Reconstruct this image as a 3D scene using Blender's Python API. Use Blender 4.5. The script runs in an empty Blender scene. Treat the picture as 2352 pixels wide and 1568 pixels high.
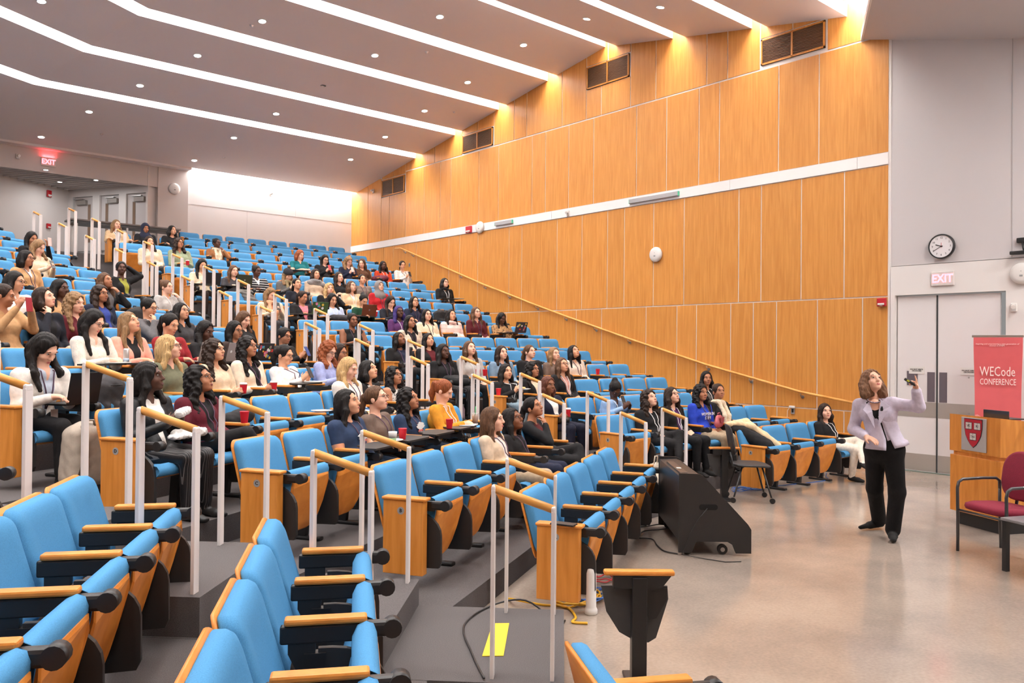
import bpy, bmesh, math, random, time
import numpy as np
from mathutils import Matrix, Vector

SC = bpy.context.scene
COL = SC.collection
# ---------------------------------------------------------------- camera, world, exposure
YAW, PITCH, ROLL = (math.radians(a) for a in (41.022, .50688, .49759))
def cam_axes():
    fw = Vector((math.sin(YAW) * math.cos(PITCH), math.cos(YAW) * math.cos(PITCH), math.sin(PITCH)))
    rt = Vector((math.cos(YAW), -math.sin(YAW), 0)); up = rt.cross(fw)
    return rt * math.cos(ROLL) + up * math.sin(ROLL), up * math.cos(ROLL) - rt * math.sin(ROLL), fw
_r, _u, _f = cam_axes()
cam = bpy.data.cameras.new('camera'); cam_ob = bpy.data.objects.new('camera', cam); COL.objects.link(cam_ob)
cam_ob.matrix_world = Matrix(((_r.x, _u.x, -_f.x, 0), (_r.y, _u.y, -_f.y, 0), (_r.z, _u.z, -_f.z, 1.82), (0, 0, 0, 1)))
cam.sensor_width = 36; cam.lens = 1863.26 / 2352 * 36; cam.clip_start = .05; cam.clip_end = 200
SC.camera = cam_ob
WORLD = bpy.data.worlds.new('world'); SC.world = WORLD; WORLD.use_nodes = True
WORLD.node_tree.nodes['Background'].inputs[0].default_value = (1, .97, .95, 1)
WORLD.node_tree.nodes['Background'].inputs[1].default_value = .35
SC.view_settings.view_transform = 'Standard'; SC.view_settings.look = 'None'
SC.view_settings.gamma = 1; SC.view_settings.use_curve_mapping = False
SC.view_settings.exposure = -0.35
SC.cycles.max_bounces = 8; SC.cycles.diffuse_bounces = 5; SC.cycles.glossy_bounces = 3
SLOT_W = 44.0        # emission of the ceiling light slots
COVE_W = 60.0        # emission of the cove at the rear wall
STAGE_FILL_E = 110.0       # watts of each fill lamp added over the stage
DOWN_W = 60.0        # emission of the round downlights

# ---------------------------------------------------------------- helpers
def lin(r, g, b):
    f = lambda v: (v / 255 / 12.92) if v / 255 <= .04045 else ((v / 255 + .055) / 1.055) ** 2.4
    return (f(r), f(g), f(b))
MATS = {}
def mat(name, c, rough=.6, metal=0., noise=0., nscale=40., bump=0., bscale=60., emit=0., spec=.5, rand=0., sheen=0., alpha=1., trans=0., coat=0.):
    if name in MATS: return MATS[name]
    m = bpy.data.materials.new(name); m.use_nodes = True; nt = m.node_tree; b = nt.nodes['Principled BSDF']
    b.inputs['Base Color'].default_value = (*c, 1); b.inputs['Roughness'].default_value = rough; b.inputs['Metallic'].default_value = metal
    b.inputs['Specular IOR Level'].default_value = spec
    if sheen: b.inputs['Sheen Weight'].default_value = sheen
    if coat: b.inputs['Coat Weight'].default_value = coat; b.inputs['Coat Roughness'].default_value = .15
    if trans: b.inputs['Transmission Weight'].default_value = trans
    if alpha < 1: b.inputs['Alpha'].default_value = alpha
    if emit:
        b.inputs['Emission Color'].default_value = (*c, 1); b.inputs['Emission Strength'].default_value = emit
    L = nt.links.new
    if noise or bump:
        tc = nt.nodes.new('ShaderNodeTexCoord')
    if noise or rand:
        prev = None
        hsv = nt.nodes.new('ShaderNodeHueSaturation'); hsv.inputs['Color'].default_value = (*c, 1)
        add = nt.nodes.new('ShaderNodeMath'); add.operation = 'ADD'; add.inputs[0].default_value = 1.; add.inputs[1].default_value = 0
        if noise:
            n = nt.nodes.new('ShaderNodeTexNoise'); n.inputs['Scale'].default_value = nscale; n.inputs['Detail'].default_value = 3
            L(tc.outputs['Object'], n.inputs['Vector'])
            mr = nt.nodes.new('ShaderNodeMapRange'); mr.inputs[1].default_value = .3; mr.inputs[2].default_value = .7; mr.inputs[3].default_value = 1 - noise; mr.inputs[4].default_value = 1 + noise
            L(n.outputs['Fac'], mr.inputs[0]); L(mr.outputs[0], add.inputs[0])
        if rand:
            oi = nt.nodes.new('ShaderNodeObjectInfo'); mr2 = nt.nodes.new('ShaderNodeMapRange'); mr2.inputs[3].default_value = -rand; mr2.inputs[4].default_value = rand
            L(oi.outputs['Random'], mr2.inputs[0]); L(mr2.outputs[0], add.inputs[1])
        L(add.outputs[0], hsv.inputs['Value']); L(hsv.outputs[0], b.inputs['Base Color'])
    if bump:
        n2 = nt.nodes.new('ShaderNodeTexNoise'); n2.inputs['Scale'].default_value = bscale; n2.inputs['Detail'].default_value = 2
        L(tc.outputs['Object'], n2.inputs['Vector']); bp = nt.nodes.new('ShaderNodeBump'); bp.inputs['Strength'].default_value = bump; bp.inputs['Distance'].default_value = .01
        L(n2.outputs['Fac'], bp.inputs['Height']); L(bp.outputs[0], b.inputs['Normal'])
    MATS[name] = m
    return m
def wood(name, c1, c2, rough=.38, stretch=(26, 26, 1.6), rand=.10, sat=0.):
    if name in MATS: return MATS[name]
    m = bpy.data.materials.new(name); m.use_nodes = True; nt = m.node_tree; b = nt.nodes['Principled BSDF']; L = nt.links.new
    b.inputs['Roughness'].default_value = rough; b.inputs['Specular IOR Level'].default_value = .4
    tc = nt.nodes.new('ShaderNodeTexCoord'); oi = nt.nodes.new('ShaderNodeObjectInfo'); mp = nt.nodes.new('ShaderNodeMapping'); mp.inputs['Scale'].default_value = stretch
    off = nt.nodes.new('ShaderNodeVectorMath'); off.operation = 'SCALE'; off.inputs[0].default_value = (17, 31, 53); L(oi.outputs['Random'], off.inputs['Scale'])
    ad = nt.nodes.new('ShaderNodeVectorMath'); L(tc.outputs['Object'], ad.inputs[0]); L(off.outputs[0], ad.inputs[1]); L(ad.outputs[0], mp.inputs['Vector'])
    n = nt.nodes.new('ShaderNodeTexNoise'); n.inputs['Scale'].default_value = 1.; n.inputs['Detail'].default_value = 5; n.inputs['Distortion'].default_value = .6
    L(mp.outputs[0], n.inputs['Vector'])
    cr = nt.nodes.new('ShaderNodeValToRGB'); cr.color_ramp.elements[0].position = .32; cr.color_ramp.elements[1].position = .68
    cr.color_ramp.elements[0].color = (*c1, 1); cr.color_ramp.elements[1].color = (*c2, 1); L(n.outputs['Fac'], cr.inputs[0])
    hsv = nt.nodes.new('ShaderNodeHueSaturation'); mr = nt.nodes.new('ShaderNodeMapRange'); mr.inputs[3].default_value = 1 - rand; mr.inputs[4].default_value = 1 + rand
    L(oi.outputs['Random'], mr.inputs[0]); L(mr.outputs[0], hsv.inputs['Value']); L(cr.outputs[0], hsv.inputs['Color']); L(hsv.outputs[0], b.inputs['Base Color'])
    MATS[name] = m
    return m

class MB:
    """Collects simple shapes into one mesh."""
    def __init__(s): s.v = []; s.f = []; s.mi = []; s.sm = []; s.cur = 0
    def _add(s, vs, fs, smooth=False):
        o = len(s.v); s.v += [tuple(p) for p in vs]; s.f += [tuple(i + o for i in f) for f in fs]
        s.mi += [s.cur] * len(fs); s.sm += [smooth] * len(fs); return s
    def box(s, a, b):
        x0, y0, z0 = a; x1, y1, z1 = b
        return s._add([(x0, y0, z0), (x1, y0, z0), (x1, y1, z0), (x0, y1, z0), (x0, y0, z1), (x1, y0, z1), (x1, y1, z1), (x0, y1, z1)],
                      [(0, 3, 2, 1), (4, 5, 6, 7), (0, 1, 5, 4), (1, 2, 6, 5), (2, 3, 7, 6), (3, 0, 4, 7)])
    def hexa(s, bot, top):
        n = len(bot); vs = list(bot) + list(top)
        return s._add(vs, [tuple(range(n))[::-1], tuple(range(n, 2 * n))] + [(i, (i + 1) % n, (i + 1) % n + n, i + n) for i in range(n)])
    def bbox(s, a, b, r=.006):
        """box with chamfered edges"""
        a = np.array(a, float); b = np.array(b, float); c = (a + b) / 2; h = (b - a) / 2; r = min(r, h.min() * .9)
        bm = bmesh.new(); bmesh.ops.create_cube(bm, size=2)
        for v in bm.verts: v.co = Vector(c + h * np.array(v.co))
        bmesh.ops.bevel(bm, geom=bm.edges[:], offset=r, segments=2, affect='EDGES', profile=.5)
        bm.verts.index_update(); vs = [tuple(v.co) for v in bm.verts]; fs = [tuple(v.index for v in f.verts) for f in bm.faces]; bm.free()
        return s._add(vs, fs)
    def prism(s, pts, axis, a, b):
        """polygon pts extruded along an axis; pts are in the two other axes in xyz order"""
        def P(p, t):
            q = list(p); q.insert(axis, t); return tuple(q)
        lo = [P(p, a) for p in pts]; hi = [P(p, b) for p in pts]; n = len(pts)
        return s._add(lo + hi, [tuple(range(n))[::-1], tuple(range(n, 2 * n))] + [(i, (i + 1) % n, n + (i + 1) % n, n + i) for i in range(n)])
    def cyl(s, p0, p1, r0, r1=None, n=12, caps=True, smooth=True):
        r1 = r0 if r1 is None else r1; p0 = Vector(p0); p1 = Vector(p1); d = (p1 - p0).normalized()
        a = d.orthogonal().normalized(); b = d.cross(a)
        ring = lambda p, r: [p + a * (r * math.cos(2 * math.pi * i / n)) + b * (r * math.sin(2 * math.pi * i / n)) for i in range(n)]
        s._add(ring(p0, r0) + ring(p1, r1), [(i, (i + 1) % n, n + (i + 1) % n, n + i) for i in range(n)], smooth)
        if caps:
            o = len(s.v) - 2 * n
            s.f += [tuple(o + i for i in range(n))[::-1], tuple(o + n + i for i in range(n))]; s.mi += [s.cur] * 2; s.sm += [False] * 2
        return s
    def tube(s, pts, r, n=8, caps=True, flat=None):
        pts = [Vector(p) for p in pts]; rings = []; up = None
        rs = r if isinstance(r, (list, tuple)) else [r] * len(pts)
        for i, p in enumerate(pts):
            d = (pts[min(i + 1, len(pts) - 1)] - pts[max(i - 1, 0)]).normalized()
            if up is None: up = d.orthogonal().normalized()
            up = (up - d * up.dot(d))
            up = up.normalized() if up.length > 1e-6 else d.orthogonal().normalized()
            sd = d.cross(up); fl = flat or 1.
            rings.append([p + up * (rs[i] * math.cos(2 * math.pi * k / n)) + sd * (rs[i] * fl * math.sin(2 * math.pi * k / n)) for k in range(n)])
        return s.loft(rings, caps, True)
    def loft(s, rings, caps=True, smooth=True):
        n = len(rings[0]); vs = [p for q in rings for p in q]; fs = []
        for j in range(len(rings) - 1):
            for i in range(n): fs.append((j * n + i, j * n + (i + 1) % n, (j + 1) * n + (i + 1) % n, (j + 1) * n + i))
        if caps: fs += [tuple(range(n))[::-1], tuple(range((len(rings) - 1) * n, len(rings) * n))]
        return s._add(vs, fs, smooth)
    def lathe(s, prof, c=(0, 0, 0), n=20, smooth=True):
        rings = [[(c[0] + r * math.cos(2 * math.pi * i / n), c[1] + r * math.sin(2 * math.pi * i / n), c[2] + z) for i in range(n)] for r, z in prof]
        return s.loft(rings, True, smooth)
    def xf(s, M, start=0):
        for i in range(start, len(s.v)): s.v[i] = tuple(M @ Vector(s.v[i]))
        return s
    def mesh(s, name, *mats):
        me = bpy.data.meshes.new(name); me.from_pydata([tuple(map(float, p)) for p in s.v], [], s.f); me.polygons.foreach_set('use_smooth', s.sm)
        if len(mats) > 1: me.polygons.foreach_set('material_index', s.mi)
        for m in mats: me.materials.append(m)
        bm = bmesh.new(); bm.from_mesh(me); bmesh.ops.recalc_face_normals(bm, faces=bm.faces[:]); bm.to_mesh(me); bm.free()
        return me
    def ob(s, name, m, parent=None, **k):
        ms = m if isinstance(m, (list, tuple)) else [m]
        return link(name, s.mesh(name, *ms), parent, **k)
def link(name, me, parent=None, label=None, cat=None, group=None, kind=None, M=None):
    o = bpy.data.objects.new(name, me); COL.objects.link(o)
    if parent is not None: o.parent = parent
    if M is not None: o.matrix_local = M
    if label: o['label'] = label
    if cat: o['category'] = cat
    if group: o['group'] = group
    if kind: o['kind'] = kind
    return o
def thing(name, label, cat, M=None, group=None):
    return link(name, None, None, label, cat, group, None, M)
def TR(x, y, z, rz=0.): return Matrix.Translation((x, y, z)) @ Matrix.Rotation(rz, 4, 'Z')
def rrect(w, h, r, n=5, cx=0, cy=0):
    out = []
    for sx, sy, a0 in ((1, 1, 0), (-1, 1, 90), (-1, -1, 180), (1, -1, 270)):
        for i in range(n + 1):
            a = math.radians(a0 + 90 * i / n); out.append((cx + sx * (w / 2 - r) + r * math.cos(a), cy + sy * (h / 2 - r) + r * math.sin(a)))
    return out
def text_mesh(txt, size, align='CENTER', extrude=.0008, space=1., shear=0., bold=0.):
    cu = bpy.data.curves.new('t', 'FONT'); cu.body = txt; cu.size = size; cu.align_x = align; cu.align_y = 'CENTER'; cu.extrude = extrude; cu.space_character = space; cu.shear = shear
    cu.resolution_u = 2; cu.offset = bold; cu.space_line = .9
    t = bpy.data.objects.new('t', cu); COL.objects.link(t)
    bpy.context.view_layer.update(); dg = bpy.context.evaluated_depsgraph_get()
    me = bpy.data.meshes.new_from_object(t.evaluated_get(dg)); bpy.data.objects.remove(t); bpy.data.curves.remove(cu)
    return me
def text(txt, size, m, M, parent=None, name='lettering', **k):
    me = text_mesh(txt, size, **k); me.materials.clear(); me.materials.append(m)
    return link(name, me, parent, M=M)
# frames: a wall point with the text's reading direction and outward normal
def WF(p, right, normal):
    r = Vector(right).normalized(); n = Vector(normal).normalized(); u = n.cross(r)
    return Matrix(((r.x, u.x, n.x, p[0]), (r.y, u.y, n.y, p[1]), (r.z, u.z, n.z, p[2]), (0, 0, 0, 1)))

# ---------------------------------------------------------------- seating geometry: three straight banks of rows, 30 degrees apart
ZK = [0, .175, .335, .54, .75, .985, 1.225, 1.49, 1.76, 2.05, 2.345, 2.635, 2.95, 3.27, 3.59, 3.905]
ANG = {'R': 0., 'M': math.radians(30), 'L': math.radians(60)}
D0 = {'R': 6.07, 'M': 1.83, 'L': -.57}
UD = {b: np.array((math.cos(a), math.sin(a))) for b, a in ANG.items()}
ND = {b: np.array((-math.sin(a), math.cos(a))) for b, a in ANG.items()}
def rowd(b, k): return D0[b] + k - (.16 if b == 'L' and k == 0 else 0)
def XY(b, t, d): return UD[b] * t + ND[b] * d
def meet(b1, d1, b2, d2):
    return np.linalg.solve(np.array([ND[b1], ND[b2]]), np.array([d1, d2]))

# ---------------------------------------------------------------- materials of the room
WALLX = 12.79; YB = 22.37
M_white = mat('white_paint', (.80, .77, .75), .55)
M_whitewall = mat('rear_wall_paint', (.80, .78, .78), .6)
M_ceil = mat('ceiling_paint', (.84, .77, .75), .8)
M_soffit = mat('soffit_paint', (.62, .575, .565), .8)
M_grey = mat('grey_acoustic_panel', (.60, .57, .575), .8, noise=.03, nscale=300)
M_oak = wood('oak_panel', lin(190, 126, 58), lin(208, 146, 74), .36, rand=.06)
M_joint = mat('joint_white', (.90, .86, .82), .6)
M_carpet = mat('carpet', (.125, .115, .115), .95, noise=.28, nscale=260, bump=.5, bscale=400, spec=.1)
M_riser = mat('carpet_riser', (.105, .098, .10), .95, noise=.2, nscale=200, spec=.1)
M_slot = mat('slot_light', (1, .965, .94), emit=SLOT_W)
M_cove = mat('cove_light', (1, .97, .95), emit=COVE_W)
M_black = mat('black_plastic', (.014, .014, .015), .42)
M_blackm = mat('black_metal', (.012, .012, .013), .35)
M_steel = mat('steel', (.45, .43, .42), .35, metal=.9)
M_brush = mat('kick_plate', (.50, .46, .42), .45, metal=.55)
M_red = mat('alarm_red', lin(178, 20, 34), .4)
M_offw = mat('off_white_plastic', (.78, .76, .73), .45)
M_dark = mat('louvre_dark', (.05, .028, .012), .7)

def concrete():
    m = bpy.data.materials.new('polished_concrete'); m.use_nodes = True; nt = m.node_tree; b = nt.nodes['Principled BSDF']; L = nt.links.new
    tc = nt.nodes.new('ShaderNodeTexCoord')
    n1 = nt.nodes.new('ShaderNodeTexNoise'); n1.inputs['Scale'].default_value = .9; n1.inputs['Detail'].default_value = 6; n1.inputs['Roughness'].default_value = .62
    n2 = nt.nodes.new('ShaderNodeTexNoise'); n2.inputs['Scale'].default_value = 45; n2.inputs['Detail'].default_value = 3
    L(tc.outputs['Object'], n1.inputs['Vector']); L(tc.outputs['Object'], n2.inputs['Vector'])
    cr = nt.nodes.new('ShaderNodeValToRGB'); e = cr.color_ramp.elements; e[0].position = .32; e[1].position = .70
    e[0].color = (.27, .225, .19, 1); e[1].color = (.42, .345, .285, 1); L(n1.outputs['Fac'], cr.inputs[0])
    mx = nt.nodes.new('ShaderNodeMixRGB'); mx.blend_type = 'MULTIPLY'; mx.inputs[0].default_value = .35; L(cr.outputs[0], mx.inputs[1])
    mr = nt.nodes.new('ShaderNodeMapRange'); mr.inputs[1].default_value = .3; mr.inputs[2].default_value = .7; mr.inputs[3].default_value = .7; mr.inputs[4].default_value = 1.15
    L(n2.outputs['Fac'], mr.inputs[0]); L(mr.outputs[0], mx.inputs[2]); L(mx.outputs[0], b.inputs['Base Color'])
    r = nt.nodes.new('ShaderNodeMapRange'); r.inputs[3].default_value = .05; r.inputs[4].default_value = .24; L(n1.outputs['Fac'], r.inputs[0]); L(r.outputs[0], b.inputs['Roughness'])
    b.inputs['Specular IOR Level'].default_value = .45
    return m
M_conc = concrete()

# ---------------------------------------------------------------- floor and carpeted tiers
MB().box((-16, -12, -.12), (WALLX + .1, 9.5, 0)).ob('floor', M_conc, kind='structure', label='polished beige concrete floor of the stage area')
def riser_line(k, off=0.):
    dr, dm, dl = 5.27 + k + off, 1.03 + k + off, -1.37 + k + off
    a = np.array((WALLX, dr)); b = meet('R', dr, 'M', dm); c = meet('M', dm, 'L', dl); d = c + -UD['L'] * 9
    return [a, b, c, d]
for k in range(1, 16):
    A = riser_line(k); B = riser_line(k + 1) if k < 15 else [np.array((WALLX, 23.2)), meet('R', 23.2, 'M', 19.6), meet('M', 19.6, 'L', 17), meet('M', 19.6, 'L', 17) - UD['L'] * 9]
    mb = MB(); zl = ZK[k - 1] - .12
    for i in range(3):
        q = [A[i + 1], A[i], B[i], B[i + 1]]
        # carpet nosing overlaps the tier behind
        mb.cur = 0; mb.hexa([(p[0], p[1], zl) for p in q], [(p[0], p[1], ZK[k]) for p in q])
    mb.ob('floor', [M_carpet], kind='structure', label='grey carpeted seating tier, step %d up from the stage floor' % k)
# rear landing steps in front of the corner doors
for i, (d, z) in enumerate(((17.0, 4.05), (17.30, 4.21), (17.6, 4.37))):
    q = [XY('M', t, dd) for t, dd in ((8.0, d), (13.2 - i * .12, d), (15.2, 19.6), (8.0, 19.6))]
    MB().hexa([(p[0], p[1], 3.7) for p in q], [(p[0], p[1], z) for p in q]).ob('floor', M_carpet, kind='structure', label='dark carpet landing step %d by the corner doors' % (i + 1))
# aisle steps: blocks that carry each tier forward into the aisle
def aisle_pts(which, k):
    """near edge, far edge XY of the rail line at tier k (upper posts) and the unit walking direction"""
    if which == 2:
        f = np.array((7.66 - .235 * (k - 1), 6.08 + (k - 1))); n = np.array((6.80 - .255 * (k - 1), 5.97 + (k - 1))); d = np.array((-.245, 1.)); d /= np.linalg.norm(d)
    else:
        f = np.array((3.32, 3.85)) + np.array((-.645, .665)) * (k - 1); n = np.array((2.61, 3.13)) + np.array((-.645, .665)) * (k - 1); d = np.array((-.7071, .7071))
    return n, f, d
for which in (1, 2):
    for k in range(1, 16 if which == 2 else 8):
        n, f, d = aisle_pts(which, k); s = (f - n) / np.linalg.norm(f - n)
        rise = ZK[k] - ZK[k - 1]; half = rise > .22
        z = ZK[k] - (rise / 2 if half else 0)
        n2 = n - s * .07; f2 = f + s * .07
        q = [n2 - d * .36, f2 - d * .36, f2 + d * .9, n2 + d * .9]
        if half: q = [n2 - d * .10, f2 - d * .10, f2 + d * .55, n2 + d * .55]
        MB().hexa([(p[0], p[1], ZK[k - 1] - .05) for p in q], [(p[0], p[1], z + .002) for p in q]).ob('floor', M_carpet, kind='structure', label='carpeted aisle step %d of the %s aisle' % (k, 'front' if which == 1 else 'rear'))

# ---------------------------------------------------------------- oak side wall with its panels
def zceil(s): return 6.55 + (22.37 - s) * .162 if s > 11.75 else 8.27 - (11.75 - s) * .182
wr_ = MB().box((WALLX, 5.72, -.2), (WALLX + .3, YB + .3, 9.0)).ob('wall_right', M_joint, kind='structure', label='oak panelled side wall with white joints')
G = .011
def panel(pts):
    """pts (Y,z) polygon shrunk by the joint, on the wall's face"""
    return MB().prism(pts, 0, WALLX - .011, WALLX - .001).ob('panel', M_oak, wr_)
def row_panels(js, z0, z1, ends=(22.37, 5.72)):
    ys = [ends[0]] + js + [ends[1]]
    for a, b in zip(ys[:-1], ys[1:]):
        panel([(b + G, z0 + G), (a - G, z0 + G), (a - G, (z1(a) if callable(z1) else z1) - G), (b + G, (z1(b) if callable(z1) else z1) - G)])
row_panels([20.4, 19.0, 17.6, 16.2, 14.8, 13.4, 12.0, 10.8, 9.6, 8.6, 7.64, 6.43], 0, .855)
row_panels([21.2, 20.0, 18.7, 17.4, 16.1, 14.9, 13.75, 12.55, 11.79, 10.58, 9.81, 9.35, 8.59, 8.12, 7.66, 6.9, 6.13], .855, 2.69)
row_panels([21.22, 20.46, 19.97, 18.78, 18.04, 17.27, 16.8, 16.04, 14.83, 14.37, 13.17, 12.39, 11.64, 11.17, 10.4, 9.65, 8.43, 7.97, 7.2, 6.44], 2.69, 4.765)
# white band
for a, b in zip([22.37, 18.14, 13.34, 11.01, 8.61, 6.22], [18.14, 13.34, 11.01, 8.61, 6.22, 5.72]):
    MB().prism([(b + .003, 4.768), (a - .003, 4.768), (a - .003, 4.952), (b + .003, 4.952)], 0, WALLX - .03, WALLX - .001).ob('band_board', mat('band_white', (.90, .88, .87), .5), wr_)
VENTS = [(20.59, 19.38, 6.25, 6.74), (16.70, 15.46, 6.86, 7.31), (12.27, 11.05, 7.47, 7.95), (7.99, 6.77, 6.89, 7.35)]
def ztop(s): return zceil(s) + .34
R3 = [21.38, 20.63, 20.19, 19.35, 18.43, 17.68, 17.21, 16.02, 15.25, 14.03, 13.57, 12.82, 12.06, 10.86, 10.09, 9.32, 8.86, 7.64, 6.89]
ys = [22.37] + R3 + [5.72]
for a, b in zip(ys[:-1], ys[1:]):
    if b >= 19.3 and a <= 20.7: z1 = lambda s: 6.24
    else: z1 = lambda s: min(6.82, ztop(s))
    panel([(b + G, 4.955 + G), (a - G, 4.955 + G), (a - G, z1(a) - G), (b + G, z1(b) - G)])
R4 = [20.61, 19.36, 19.14, 17.94, 16.72, 15.44, 14.68, 14.23, 13.04, 12.29, 11.03, 10.37, 9.15, 8.69, 8.01, 6.75]
ys = [21.2] + R4 + [5.72]
for a, b in zip(ys[:-1], ys[1:]):
    v = [w for w in VENTS if abs(w[0] - a) < .06 and abs(w[1] - b) < .06]
    if v:
        if v[0][2] > 6.95: panel([(b + G, 6.83 + G), (a - .45, 6.83 + G), (a - .45, v[0][2] - .01), (b + G, v[0][2] - .01)]); panel([(a - .45 + 2 * G, 6.83 + G), (a - G, 6.83 + G), (a - G, v[0][2] - .01), (a - .45 + 2 * G, v[0][2] - .01)])
        m = (a + b) / 2
        panel([(m + G, v[0][3] + .03), (a - G, v[0][3] + .03), (a - G, ztop(a)), (m + G, ztop(m))]); panel([(b + G, v[0][3] + .03), (m - G, v[0][3] + .03), (m - G, ztop(m)), (b + G, ztop(b))])
    elif ztop(a) > 6.86 or ztop(b) > 6.86:
        panel([(b + G, 6.83 + G), (a - G, 6.83 + G), (a - G, max(ztop(a), 6.86)), (b + G, max(ztop(b), 6.86))])
M_trimoak = wood('vent_oak', lin(170, 104, 38), lin(200, 134, 56), .4)
for i, (ya, yb, z0, z1) in enumerate(VENTS):
    t = thing('wall_vent', 'wooden louvred air vent high on the oak wall, %s from the rear wall' % ('first', 'second', 'third', 'fourth')[i], 'vent', TR(WALLX - .02, (ya + yb) / 2, (z0 + z1) / 2), 'oak wall air vents')
    w = (ya - yb) / 2 - .01; h = (z1 - z0) / 2
    MB().box((0, -w, -h), (.018, w, h)).ob('backing', M_dark, t)
    fr = MB()
    for a, b in (((-.02, -w, h - .03), (.012, w, h)), ((-.02, -w, -h), (.012, w, -h + .03)), ((-.02, -w, -h), (.012, -w + .03, h)), ((-.02, w - .03, -h), (.012, w, h)), ((-.02, -.016, -h), (.012, .016, h))): fr.box(a, b)
    fr.ob('frame', M_trimoak, t)
    sl = MB().box((-.012, -w + .03, -.005), (.006, w - .03, .005)); sm = sl.mesh('slat', mat('louvre_slat', lin(104, 66, 34), .6))
    nsl = 16
    for j in range(nsl): link('slat', sm, t, M=TR(0, 0, -h + .03 + (2 * h - .06) * (j + .5) / nsl))

# ---------------------------------------------------------------- grey front part of the side wall, doors
wf = MB().box((WALLX + .02, -12, 3.16), (WALLX + .3, 5.70, 9)).ob('wall_right', M_grey, kind='structure', label='pale grey acoustic wall above the stage doors')
for y in (4.0, 2.2, .4): MB().box((WALLX + .012, y - .004, 3.17), (WALLX + .02, y + .004, 7.2)).ob('joint', mat('seam', (.42, .40, .40), .8), wf)
MB().box((WALLX, 5.69, -.05), (WALLX + .05, 5.72, 7.2)).ob('trim_1', M_white, kind='structure')
hd = MB(); hd.box((WALLX, 5.62, 0), (WALLX + .3, 5.695, 3.15)); hd.box((WALLX, -12, 2.70), (WALLX + .3, 5.62, 3.15)); hd.box((WALLX, -12, -.05), (WALLX + .3, 4.07, 2.70))
hd.ob('wall_right', M_white, kind='structure', label='white wall and header around the stage doors')
DX = WALLX + .06
for i, (a, b) in enumerate(((5.60, 5.025), (5.00, 4.16))):
    d = MB().box((DX, b, .01), (DX + .05, a, 2.68)).ob('door_%d' % (i + 1), mat('door_grey', (.80, .77, .77), .4), kind='structure', label='tall grey stage door leaf, %s of the pair' % ('left' if i == 0 else 'right'))
    MB().box((DX - .004, b + .0, .83), (DX, a, 1.06)).ob('push_band', M_brush, d)
    MB().box((DX - .004, b, .02), (DX, a, .27)).ob('kick_plate', M_brush, d)
    MB().box((DX - .005, (b + .02) if i == 0 else (a - .13), 1.07), (DX - .001, (b + .13) if i == 0 else (a - .02), 1.52)).ob('push_plate', mat('push_plate_violet', (.24, .21, .24), .35, metal=.7), d)
    if i == 0: MB().box((DX - .006, b + .27, 1.31), (DX - .001, b + .43, 1.53)).ob('lock_plate', mat('push_plate_violet', (.24, .21, .24)), d)
    c = (5.31, 1.545) if i == 0 else (4.57, 1.545)
    s = MB().box((DX - .008, c[0] - .115, c[1] - .055), (DX - .001, c[0] + .115, c[1] + .055)).ob('sign_plate', M_offw, d)
    s['label'] = 'small white notice plate on the door'
    text('DO NOT WRITE\nON DOORS', .026, M_black, WF((DX - .0085, c[0], c[1]), (0, -1, 0), (-1, 0, 0)), s, bold=.001)
    for (yy, zz) in ((c[0], 1.455), (c[0], .93)):
        if i == 1: MB().cyl((DX - .012, yy, zz), (DX, yy, zz), .012).ob('bolt', M_steel, d)
MB().box((DX - .01, 5.003, .01), (DX - .002, 5.022, 2.68)).ob('trim_2', mat('door_gap', (.03, .03, .03), .8), kind='structure')
MB().box((WALLX - .03, 3.9, .0), (WALLX, 5.62, .015)).ob('baseboard_right', mat('threshold', (.16, .2, .17), .5), kind='structure')

# ---------------------------------------------------------------- rear wall, corner vestibule
rear = MB(); rear.box((7.75, YB, 3.0), (WALLX + .3, YB + .3, 9)); 
rw = rear.ob('wall_rear', M_whitewall, kind='structure', label='white rear wall washed by the cove light')
for a, b in (((7.75, YB - .004, 5.672), (WALLX, YB, 5.680)), ((9.42, YB - .004, 3.9), (9.426, YB, 5.672)), ((10.9, YB - .004, 5.68), (10.906, YB, 7.0))): MB().box(a, b).ob('joint', mat('rear_seam', (.66, .64, .64), .8), rw)
MB().box((6.97, YB - .05, 3.0), (7.75, YB + .3, 9)).ob('wall_rear', mat('pier_paint', (.60, .55, .53), .7), kind='structure', label='beige pier between the corner doors and the white rear wall')
MB().box((-4, YB - .02, 6.01), (6.97, YB + .04, 9)).ob('wall_rear', mat('pier_paint', (.6, .55, .53)), kind='structure', label='beige header over the corner vestibule carrying an exit sign')
# vestibule walls: one along the middle bank's rows, one square to it with three doors
CN = np.array((5.36, 24.69)); dm = float(ND['M'] @ CN); nv = UD['M']
A = CN - UD['M'] * 12; q = [A, CN, CN + ND['M'] * .3 + nv * .3, A + ND['M'] * .3]
vw = MB().hexa([(p[0], p[1], 3.9) for p in q], [(p[0], p[1], 6.6) for p in q]).ob('wall_left', mat('vestibule_paint', (.62, .58, .56), .7), kind='structure', label='pale wall of the corner vestibule')
MB().hexa([(p[0], p[1], 5.52) for p in (A - ND['M'] * .003, CN - ND['M'] * .003, CN, A)], [(p[0], p[1], 5.527) for p in (A - ND['M'] * .003, CN - ND['M'] * .003, CN, A)]).ob('joint', mat('rear_seam', (.66, .64, .64)), vw)
dv = -ND['M']                                   # along the door wall, towards the viewer's right
def DWp(l, out, z): p = CN + dv * l - nv * out; return (p[0], p[1], z)
def dwbox(mb, l0, l1, o0, o1, z0, z1): return mb.hexa([DWp(l0, o0, z0), DWp(l1, o0, z0), DWp(l1, o1, z0), DWp(l0, o1, z0)], [DWp(l0, o0, z1), DWp(l1, o0, z1), DWp(l1, o1, z1), DWp(l0, o1, z1)])
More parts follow.
